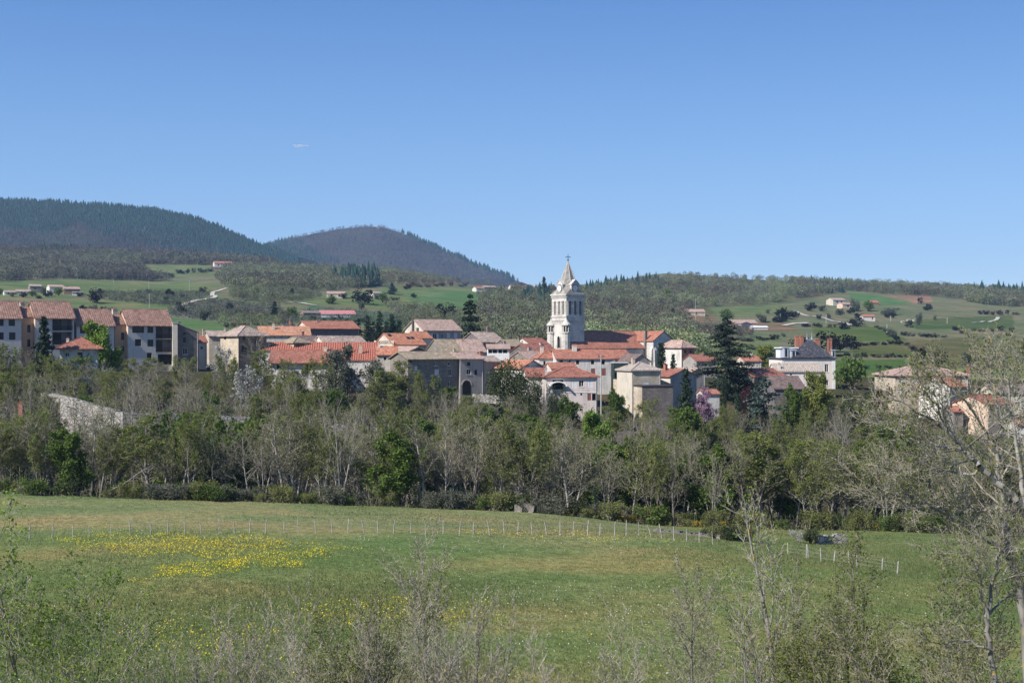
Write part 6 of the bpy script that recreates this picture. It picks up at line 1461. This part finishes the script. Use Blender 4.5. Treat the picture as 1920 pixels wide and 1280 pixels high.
house('tiny white chapel on the summit of the dome-shaped mountain', 707, 712, 425, 429, float(cb[1]), 10, 7, 'gx', 2, 'white', 'greyt', name='chapel', cat='chapel', z0=float(cb[2]))
# poles
def pole(px, y0, y1, Y, label, wires=False, r=.11, arms=True, group=None):
    b = G(px, Y) if Y else Vector(hit([px], [y1], 455, 2200)[0]); top = CZ-(y0-640)/F*b.y-b.z
    mb = MB(); mb.tube((0, 0, -.5), (0, 0, top), r*1.3, r, 7)
    e = empty('utility_pole', b, .2); mb.build('shaft', M['concrete'], e)
    if arms:
        a = MB(); a.box(-.55, .55, -.06, .06, top-.45, top-.33); 
        for x in (-.5, 0, .5): a.ring([(.05, top-.33), (.07, top-.25), (.03, top-.15)], 6, (x, 0))
        a.build('crossarm', M['iron'], e)
    tag(e, label, 'pole', group)
pole(1127, 665, 760, 279, 'pale concrete utility pole beside the pinkish villa')
for px, y0, y1 in ((213, 524, 532), (279, 526, 546), (280, 550, 578), (355, 526, 548), (1304, 560, 600)):
    pole(px, y0, y1, None, 'thin pale utility pole in the left hillside fields' if px < 1000 else 'thin pole before the long stone farmhouse in the wood', arms=False, r=.12, group='thin poles in the left fields' if px < 1000 else None)
for px, y0, y1, lb in ((1663, 607, 624, 'short pale pole near the diagonal hedge on the right hillside'), (1549, 588, 606, 'pole beside the diagonal track'), (1463, 588, 602, 'pole above the hillside farmyard'), (1670, 592, 602, 'pole right of the long pale hillside barn'), (1776, 595, 606, 'pole in the far right hillside field')):
    pole(px, y0, y1, None, lb, arms=False, r=.16)
# ---- wires to the villa pole
# ================================================================== stone walls
def drywall(label, pts, Y, hgt, w=.6, seed=1, name='stone_wall', mat='drystone'):
    """pts: (px, top row, distance) ; a rough wall that follows them down into the ground"""
    rs = random.Random(seed); mb = MB(); fine = []
    for (a, b) in zip(pts, pts[1:]):
        n = max(2, int(abs(b[0]-a[0])/4))
        for k in range(n): fine.append([a[i]*(1-k/n)+b[i]*k/n for i in range(3)])
    fine.append(list(pts[-1])); P = [Pt(*f) for f in fine]; o = P[0].copy()
    for i in range(len(P)-1):
        a, b = P[i]-o, P[i+1]-o; d = (b-a).normalized(); nrm = Vector((-d.y, d.x, 0)).normalized()*w
        j = rs.uniform(-.10, .14); t0, t1 = a.z+j, b.z+j
        f = nrm*rs.uniform(.9, 1.1)
        mb.hexa([(a.x, a.y, a.z-hgt), (b.x, b.y, b.z-hgt), (b.x+f.x, b.y+f.y, b.z-hgt), (a.x+f.x, a.y+f.y, a.z-hgt)], [(a.x, a.y, t0), (b.x, b.y, t1), (b.x+f.x, b.y+f.y, t1), (a.x+f.x, a.y+f.y, t0)])
    return tag(mb.build(name, M[mat], None, o), label, 'wall')
drywall('high dry stone retaining wall curving through the trees below the apartments', [(76, 736, 244), (100, 739, 240), (130, 746, 234), (180, 761, 228), (230, 774, 224), (300, 776, 226), (380, 779, 228), (470, 783, 230)], 0, 4.5, .8, 3, 'retaining_wall')
drywall('lower ramp wall under the high retaining wall', [(118, 758, 226), (150, 775, 223), (190, 797, 220), (240, 818, 217)], 0, 4.0, .6, 4, 'ramp_wall')
drywall('pale stone terrace wall in the wood below the long brick-red roof', [(585, 800, 232), (640, 795, 233), (690, 796, 234)], 0, 3.6, .6, 5)
drywall('broken pale stone wall in the wood below the tall grey stone house', [(735, 829, 212), (760, 832, 212), (790, 842, 212)], 0, 3.0, .6, 6)
drywall('dark terrace wall on the slope below the flat stone block', [(1158, 809, 240), (1195, 808, 240)], 0, 2.2, .6, 8, mat='stonedk')
drywall('terrace wall with grey stones below the large round evergreen', [(885, 738, 283), (935, 742, 281), (960, 743, 281)], 0, 1.6, .6, 9)
drywall('low pale stone wall under the netted shed beside the white house', [(1150, 711, 301), (1176, 712, 299)], 0, 3, .5, 10, mat='stonelt')
drywall('low dry stone wall beside the fence in the meadow', [(1225, 991, 139), (1270, 997, 136), (1320, 1001, 133), (1350, 1005, 131), (1400, 1002, 133)], 0, 1.0, .5, 7, mat='stonedk')
drywall('short tumbled dry stone wall right of the dark bush in the meadow', [(1535, 1006, 137), (1560, 1003, 138.5), (1590, 1002, 139)], 0, .8, .5, 11)
def blocks():
    for (px, y0, y1, w, lab, s) in ((972, 944, 960, 15, 'left pale ruined stone slab at the wood edge', 1), (992, 943, 953, 20, 'right pale ruined stone slab at the wood edge', 2)):
        g = G(px, 164); mb = MB(); ww = w/F*164/2; h = CZ-(y0-640)/F*164-g.z; hb = CZ-(y1-640)/F*164-g.z
        mb.hexa([(-ww, -.3, -.2), (ww*.7, -.5, -.2), (ww*.7, 1.2, -.2), (-ww, 1.2, -.2)], [(-ww, -.25, h), (ww, -.4, hb+(h-hb)*.55), (ww, 1.1, hb+(h-hb)*.6), (-ww, 1.1, h+.05)])
        mb.box(-ww-.1, -ww*.4, 1.25, 1.7, -.2, h*.8)
        tag(mb.build('ruined_slab', M['stone'], None, g), lab, 'ruin')
    mb = MB(); g = Pt(38, 760, 225); mb.box(-.32, .32, 0, .6, -5, .4); mb.prism([(-.4, .4), (0, .7), (.4, .4)], 'y', -.1, .9); tag(mb.build('gate_pillar', M['brick'], None, g), 'reddish brick pillar glimpsed through the trees at far left', 'pillar')
blocks()
# ================================================================== fence
def fence(label, pts, hpx, gap, seed, wires=(.35, .75, 1.1)):
    rng = random.Random(seed); B = []
    xs = [p[0] for p in pts]; ys = [p[1] for p in pts]
    px = list(gap) if isinstance(gap, (list, tuple)) else None
    for x in px: B.append(Vector(hit([x], [float(np.interp(x, xs, ys))], 60, 164)[0]))
    root = empty('wire_fence', B[0]); tag(root, label, 'fence'); tops = []
    for b in B:
        o = b-B[0]; h = (hpx/F*b.y)*rng.uniform(.88, 1.12); lx, ly = rng.gauss(0, .07), rng.gauss(0, .05)
        if rng.random() < .1: lx += .25*rng.choice((-1, 1))
        mb = MB(); r = rng.uniform(.042, .06); m1 = o+Vector((lx*h*.45+rng.gauss(0, .02), ly*h*.5, h*.5)); t = o+Vector((lx*h, ly*h, h))
        mb.tube(o+Vector((0, 0, -.3)), m1, r*1.1, r, 6); mb.tube(m1, t, r, r*.8, 6); mb.build('post', M['wood'], root); tops.append((o, t))
    wb = MB()
    for f in wires:
        for (a, b) in zip(tops, tops[1:]):
            p = a[0].lerp(a[1], f/1.35); q = b[0].lerp(b[1], f/1.35); mid = p.lerp(q, .5)-Vector((0, 0, .04)); wb.tube(p, mid, .008, n=3); wb.tube(mid, q, .008, n=3)
    wb.build('wire', M['wire'], root)
fp = [20, 55, 97, 137, 168, 208, 245, 283, 315, 347, 378, 411, 440, 468, 498, 534, 560, 592, 623, 653, 683, 709, 738, 771, 798, 831, 862, 888, 919, 946, 971, 998, 1025, 1050, 1075, 1102, 1125, 1152, 1174, 1198, 1222]
fence('long fence of weathered leaning posts and wire across the meadow', [(0, 1011), (137, 1008), (245, 1003), (378, 1000), (534, 999), (653, 998), (800, 1000), (960, 1002), (1100, 1003), (1198, 1003), (1222, 1006)], 26, fp, 1)
fence('short run of pale posts along the low dry stone wall', [(1240, 1008), (1265, 1011), (1290, 1014), (1312, 1017), (1335, 1021)], 24, [1242, 1264, 1288, 1311, 1337], 2)
fence('fence of pale posts running down towards the right-hand tree', [(1478, 1039), (1515, 1046), (1540, 1052), (1563, 1054), (1592, 1058), (1608, 1063), (1652, 1068), (1682, 1076)], 24, [1478, 1512, 1516, 1540, 1563, 1592, 1607, 1654, 1682], 3)
# ================================================================== grass and flowers
def grass():
    rs = np.random.RandomState(12); n = 420000
    Y = 1/rs.uniform(1/166, 1/60, n); px = rs.uniform(-120, 2040, n); X = (px-960)/F*Y; z = zfun(X, Y)
    den = fbm(X*6+40, Y*5)+.6*fbm(X*17, Y*15); keep = rs.uniform(-2.2, 1.6, n) < den; X, Y, z = X[keep], Y[keep], z[keep]; n = len(X)
    h = rs.uniform(.06, .18, n)*(1+.5*np.clip(fbm(X*6+40, Y*5), -1, 1)); a = rs.uniform(0, 6.28, n); w = .02+.0001*Y
    dx, dy = np.cos(a)*w, np.sin(a)*w; lx, ly = rs.normal(size=n)*h*.5, rs.normal(size=n)*h*.5
    V = np.stack([np.stack([X-dx, Y-dy, z-.02], 1), np.stack([X+dx, Y+dy, z-.02], 1), np.stack([X+lx, Y+ly, z+h], 1)], 1).reshape(-1, 3)
    tag(link_mesh('meadow_grass', np_mesh('meadow_grass', V, [np.arange(n*3).reshape(n, 3)], [M['grassb']])), 'tufts of green and straw-coloured grass over the meadow', 'grass', kind='stuff')
def flowers(name, label, mat, patches, size, hz, seed):
    rs = np.random.RandomState(seed); out = []
    for (poly, n, pw) in patches:
        P = np.array(poly); a = rs.uniform(P.min(0)-(40, 8), P.max(0)+(40, 8), (n*2, 2)); wx = a[:, 0]+30*np.sin(a[:, 1]*.21+a[:, 0]*.013)+18*np.sin(a[:, 1]*.57+1)+rs.normal(size=len(a))*16; wy = a[:, 1]+5*np.sin(a[:, 0]*.043)+3*np.sin(a[:, 0]*.11)+rs.normal(size=len(a))*2.5
        a = a[inpoly(wx, wy, poly)][:n]
        B = hit(a[:, 0], a[:, 1], 58, 166); B = B[~np.isnan(B[:, 0])]
        d = .8*fbm(B[:, 0]*26+seed, B[:, 1]*34)+.6*fbm(B[:, 0]*70, B[:, 1]*60); out.append(B[rs.uniform(-1.6, 1.6, len(B)) < d*pw+max(0, pw-1)*.9])
    B = np.concatenate(out); C = B+np.stack([rs.normal(size=len(B))*.05, rs.normal(size=len(B))*.05, rs.uniform(.5, 1.1, len(B))*hz], 1)
    V, Q = leaves_np(C, size, rs, .35, .9); tag(link_mesh(name, np_mesh(name, V, [Q], [M[mat]])), label, 'flowers', kind='stuff')
grass()
flowers('buttercups', 'patches of yellow buttercups in the meadow near the fence', 'yellowfl', [
    ([(130, 1010), (240, 1004), (420, 1008), (560, 1015), (640, 1032), (560, 1042), (330, 1045), (120, 1035)], 11000, 1.15), ([(240, 1088), (330, 1070), (420, 1052), (610, 1036), (625, 1050), (520, 1062), (380, 1078), (260, 1092)], 11000, 1.4),
    ([(60, 990), (300, 985), (300, 1000), (60, 1005)], 700, .8), ([(860, 998), (1050, 1000), (1250, 1010), (1240, 1018), (1050, 1010), (860, 1004)], 2600, 1.0), ([(540, 1140), (800, 1120), (940, 1150), (920, 1180), (700, 1185), (560, 1180)], 2400, .8),
    ([(250, 1170), (520, 1180), (520, 1240), (200, 1230)], 1200, .7), ([(0, 1080), (600, 1080), (900, 1280), (0, 1280)], 350, .5), ([(900, 1150), (1300, 1150), (1300, 1280), (900, 1280)], 200, .6)], .08, .28, 41)
flowers('daisies', 'white daisies and seed heads dotted over the meadow', 'whitefl', [([(0, 1050), (700, 1040), (1900, 1060), (1900, 1280), (0, 1280)], 5200, .7), ([(640, 1000), (1250, 1006), (1300, 1040), (700, 1040)], 1300, .7), ([(780, 1080), (1280, 1090), (1250, 1190), (900, 1180)], 1600, .9), ([(0, 940), (900, 960), (1200, 990), (0, 1000)], 900, .5)], .06, .25, 43)
# ================================================================== foreground trees
def fgtree(seed, H, P, r, d=Vector((0, 0, 1)), stems=1, lean=.2):
    T = Tree(seed); rg = T.r
    for k in range(stems):
        a = 6.28*k/stems+rg.random(); dd = Vector((math.cos(a)*lean, math.sin(a)*lean*.6, 1)).normalized() if stems > 1 else d.normalized()
        h = H*(1 if k == 0 else rg.uniform(.65, .95)); T.grow(Vector((0, 0, -.3)), dd, h+.3, r*(h/H), 0, P)
    return T
PF = dict(seg=[10, 6, 4, 3], wig=[.05, .10, .15, .18], up=[.04, .10, .07, .05], n=[18, 8, 3], t0=[.22, .12, .12], ang=[34, 33, 38], ratio=[.42, .46, .48], tap=.16, biglev=1, rr=.5, rmin=.010, tipn=2, shape=[.62, .5, .4])
PB = dict(PF, n=[22, 10, 6], ratio=[.40, .5, .5])
PL = dict(PF, n=[13, 7, 4], t0=[.2, .2, .2], ratio=[.56, .48, .45])
PM = dict(PF, n=[17, 8, 5], ratio=[.42, .48, .5])
PT = dict(PF, n=[15, 7, 4], ratio=[.40, .46, .48])
PS = dict(PF, n=[12, 6, 3], t0=[.3, .15, .15], ang=[26, 28, 34])
def fg(name, seed, px, ytop, Y, P, r, label, leaf='leafg', lsize=.1, lper=1, bark='barklt', twig='twiglt', stems=1, lean=.25, cat='tree', d=None, lsp=.04):
    g = G(px, Y); H = CZ-(ytop-640)/F*Y-g.z
    T = fgtree(seed, H, P, r, d or Vector((0, 0, 1)), stems, lean)
    tr, cr = T.meshes(name, M[bark], M[twig], M[leaf] if leaf else None, lsize, 6, 3, lper, lsp)
    e = empty(name, g); link_mesh('trunk', tr, e, ); link_mesh('crown', cr, e); tag(e, label, cat); return e
fg('sapling', 101, 795, 1040, 50, PB, .085, 'tall bare silvery sapling in the bottom centre, its top reaching into the meadow', 'bud', .05, 1)
fg('leafing_tree', 102, 62, 1012, 46, PL, .085, 'young tree with fresh green leaves in the bottom left corner', 'leaff', .115, 2, lsp=.07)
fg('leafing_tree', 103, -25, 1035, 44, PL, .08, 'green leafing tree cut by the bottom left edge', 'leaff', .115, 2, lsp=.07)
fg('leafing_shrub', 104, 205, 1200, 45, PS, .03, 'small green leafing shrub right of the bottom left tree', 'leaff', .09, 1, stems=4, cat='shrub', lsp=.06)
for i, (px, yt, Y, w) in enumerate([(345, 1165, 46, 'beside the small green shrub'), (420, 1150, 47, 'left of the pair of bare shrubs'), (525, 1125, 48, 'with the tallest central shoot, left of centre'), (600, 1160, 45, 'below the last buttercup band'), (740, 1130, 45, 'crowding the foot of the tall silvery sapling'), (905, 1165, 46, 'second to the right of the tall silvery sapling')]):
    fg('bare_shrub', 110+i, px, yt, Y, PS, .03, f'bare many-stemmed shrub at the bottom edge, {w}', None, stems=5, lean=.3, cat='shrub')
fg('budding_shrub', 120, 680, 1115, 46, PM, .045, 'yellow-budding shrub left of the tall silvery sapling', 'bud', .07, 2, stems=4, lean=.3, cat='shrub', bark='bark', twig='twig')
fg('budding_shrub', 121, 640, 1150, 44, PS, .04, 'smaller budding shrub between bare shrubs and silvery sapling', 'bud', .07, 2, stems=4, lean=.3, cat='shrub', bark='bark', twig='twig')
fg('leafing_shrub', 140, 135, 1120, 45, PL, .05, 'leafing sapling just right of the tall young tree, bottom left', 'leaff', .11, 2, stems=2, lean=.2, cat='shrub', lsp=.06)
fg('bare_shrub', 122, 850, 1145, 47, PF, .04, 'bare shrub just right of the tall silvery sapling', None, stems=3, lean=.35, cat='shrub')
fg('sapling', 123, 975, 1215, 45, PS, .03, 'thin bare sapling at the bottom edge right of centre', None)
fg('sapling', 124, 1150, 1180, 46, PS, .035, 'bare sapling with two upright shoots at the bottom edge', None, stems=2, lean=.12)
fg('bare_shrub', 125, 1115, 1225, 44, PS, .03, 'low bare shrub beside the two-shoot sapling', None, stems=4, lean=.4, cat='shrub')
fg('bare_tree', 126, 1345, 1095, 46, PB, .075, 'bare pale tree left of the tall twin-trunk tree', 'bud', .05, 1, lean=.2, d=Vector((-.2, 0, 1)))
fg('bare_tree', 127, 1405, 1150, 44, PF, .06, 'lower bare tree between the pale tree and the twin-trunk tree', 'bud', .05, 1)
fg('leafing_tree', 128, 1452, 958, 45, PT, .13, 'tall twin-trunk tree with fresh green top right of centre', 'leaff', .085, 1, stems=2, lean=.06, lsp=.06)
fg('bare_tree', 129, 1512, 1090, 45, PF, .06, 'slim bare tree right of the twin-trunk tree', 'bud', .06, 2)
fg('budding_tree', 130, 1600, 1060, 43, PM, .06, 'bushy yellow-green tree filling the lower right', 'bud', .08, 2, stems=4, lean=.28, bark='bark', twig='twig', lsp=.07)
fg('budding_tree', 131, 1680, 1090, 41, PM, .06, 'second bushy yellow-green tree at lower right, nearer the big tree', 'bud', .08, 2, stems=4, lean=.28, bark='bark', twig='twig', lsp=.07)
fg('budding_shrub', 132, 1545, 1160, 41, PM, .045, 'budding shrub at the bottom edge under the slim bare tree', 'bud', .075, 2, stems=4, lean=.35, cat='shrub', bark='bark', twig='twig', lsp=.06)
fg('budding_shrub', 135, 1770, 1120, 38, PM, .045, 'tangled budding shrub at the foot of the big right-hand tree', 'bud', .07, 1, stems=5, lean=.35, cat='shrub', bark='bark', twig='twig', lsp=.06)
def guided(name, seed, limbs, P, label, Y, leaf='bud', lsize=.07, lper=2, base=None):
    """a tree whose main limbs follow given lines; everything finer grows from them"""
    T = Tree(seed); o = Pt(base[0], base[1], Y); o.z = gz(base[0], Y)
    for (pts, r0, r1, lev) in limbs:
        W = [Pt(p[0], p[1], Y+p[2])-o for p in pts]
        if lev == 0: W.insert(0, Vector((W[0].x*.3, 0, -.3)))
        fine = []
        for i in range(len(W)-1):
            for k in range(4):
                t = k/4; fine.append(W[i].lerp(W[i+1], t)+Vector((T.r.gauss(0, .025), T.r.gauss(0, .03), T.r.gauss(0, .025))))
        fine.append(W[-1]); n = len(fine); rr = [1.05*(r0+(r1-r0)*i/(n-1)) for i in range(n)]
        for i in range(n-1): T.big.append((*fine[i], *fine[i+1], rr[i], rr[i+1]))
        dirs = [(fine[min(i+1, n-1)]-fine[max(i-1, 0)]).normalized() for i in range(n)]
        L = sum((fine[i+1]-fine[i]).length for i in range(n-1)); Q = dict(P); 
        if lev == 0: Q['n'] = [P['n'][0]]+P['n'][1:]; Q['t0'] = [.55]+P['t0'][1:]; Q['ratio'] = [min(.3, 1.5/L)]+P['ratio'][1:]
        else: Q['n'] = [max(8, int(L*5.2))]+P['n'][1:]; Q['ratio'] = [min(.45, 1.5/L)]+P['ratio'][1:]; Q['t0'] = [.18]+P['t0'][1:]
        T.kids(list(zip(fine, rr)), dirs, L, 0, Q)
    tr, cr = T.meshes(name, M['barklt'], M['twiglt'], M[leaf], lsize, 7, 3, lper, .035); e = empty(name, o); link_mesh('trunk', tr, e); link_mesh('crown', cr, e); tag(e, label, 'tree')
PG = dict(seg=[6, 6, 5, 4], wig=[.08, .13, .16, .18], up=[.03, .06, .05, .05], n=[16, 10, 6], t0=[.3, .12, .12], ang=[42, 40, 42], ratio=[.3, .5, .5], tap=.2, biglev=0, rr=.42, rmin=.006, tipn=1, shape=[.35, .45, .4])
guided('big_tree', 201, [
    ([(1925, 1180, 0), (1908, 1095, 0), (1896, 1045, 0), (1886, 1000, 0), (1879, 962, 0), (1884, 945, 0), (1872, 900, .2), (1868, 850, .4), (1880, 790, .6), (1892, 740, .8)], .13, .03, 0),
    ([(1896, 1040, 0), (1857, 1019, -.2), (1812, 988, -.4), (1764, 957, -.6), (1720, 942, -.8), (1665, 922, -1), (1620, 905, -1.1)], .07, .012, 1),
    ([(1884, 948, 0), (1860, 956, .3), (1830, 960, .5), (1790, 948, .7), (1740, 950, 1.0)], .05, .01, 1),
    ([(1868, 850, .4), (1840, 800, .2), (1800, 740, 0), (1772, 715, -.1), (1750, 690, -.2)], .04, .008, 1),
    ([(1880, 790, .6), (1862, 730, .6), (1850, 690, .7), (1838, 655, .8)], .035, .007, 1),
    ([(1891, 744, .78), (1905, 690, .9), (1910, 650, .9)], .03, .007, 1)], PG, 'large spreading bare tree with pale trunk at the right edge', 36, 'bud', .06, 1, (1930, 1280))
guided('big_tree', 202, [
    ([(1985, 1150, 0), (1960, 1010, 0), (1925, 955, 0), (1888, 920, -.1), (1843, 885, -.2), (1812, 847, -.3), (1788, 820, -.4), (1760, 795, -.5), (1715, 768, -.6), (1660, 742, -.7)], .12, .012, 0),
    ([(1812, 847, -.3), (1770, 838, -.2), (1720, 830, 0), (1670, 800, .2), (1632, 770, .4)], .04, .008, 1),
    ([(1843, 885, -.2), (1800, 885, .2), (1750, 880, .4), (1690, 878, .6), (1650, 865, .7)], .04, .008, 1),
    ([(1774, 808, -.45), (1755, 760, -.5), (1728, 730, -.6), (1716, 690, -.6)], .03, .006, 1),
    ([(1925, 955, 0), (1910, 870, .3), (1900, 790, .5), (1890, 720, .6), (1880, 680, .6)], .06, .01, 1)], PG, 'second large bare tree leaning in from beyond the right edge', 34, 'bud', .06, 1, (2000, 1280))
guided('big_tree', 203, [
    ([(1870, 1290, 0), (1857, 1219, 0), (1850, 1155, 0), (1858, 1110, 0), (1868, 1070, 0), (1872, 1035, .1), (1880, 980, .2)], .075, .015, 0),
    ([(1852, 1160, 0), (1838, 1110, -.2), (1832, 1060, -.3), (1800, 1030, -.4), (1770, 1040, -.5)], .035, .007, 1),
    ([(1856, 1215, 0), (1810, 1200, -.2), (1760, 1205, -.4), (1710, 1190, -.5)], .03, .006, 1),
    ([(1850, 1155, 0), (1900, 1110, .3), (1925, 1060, .4)], .03, .006, 1)], PG, 'slender forked bare tree in the bottom right corner', 33, 'bud', .055, 1, (1872, 1400))
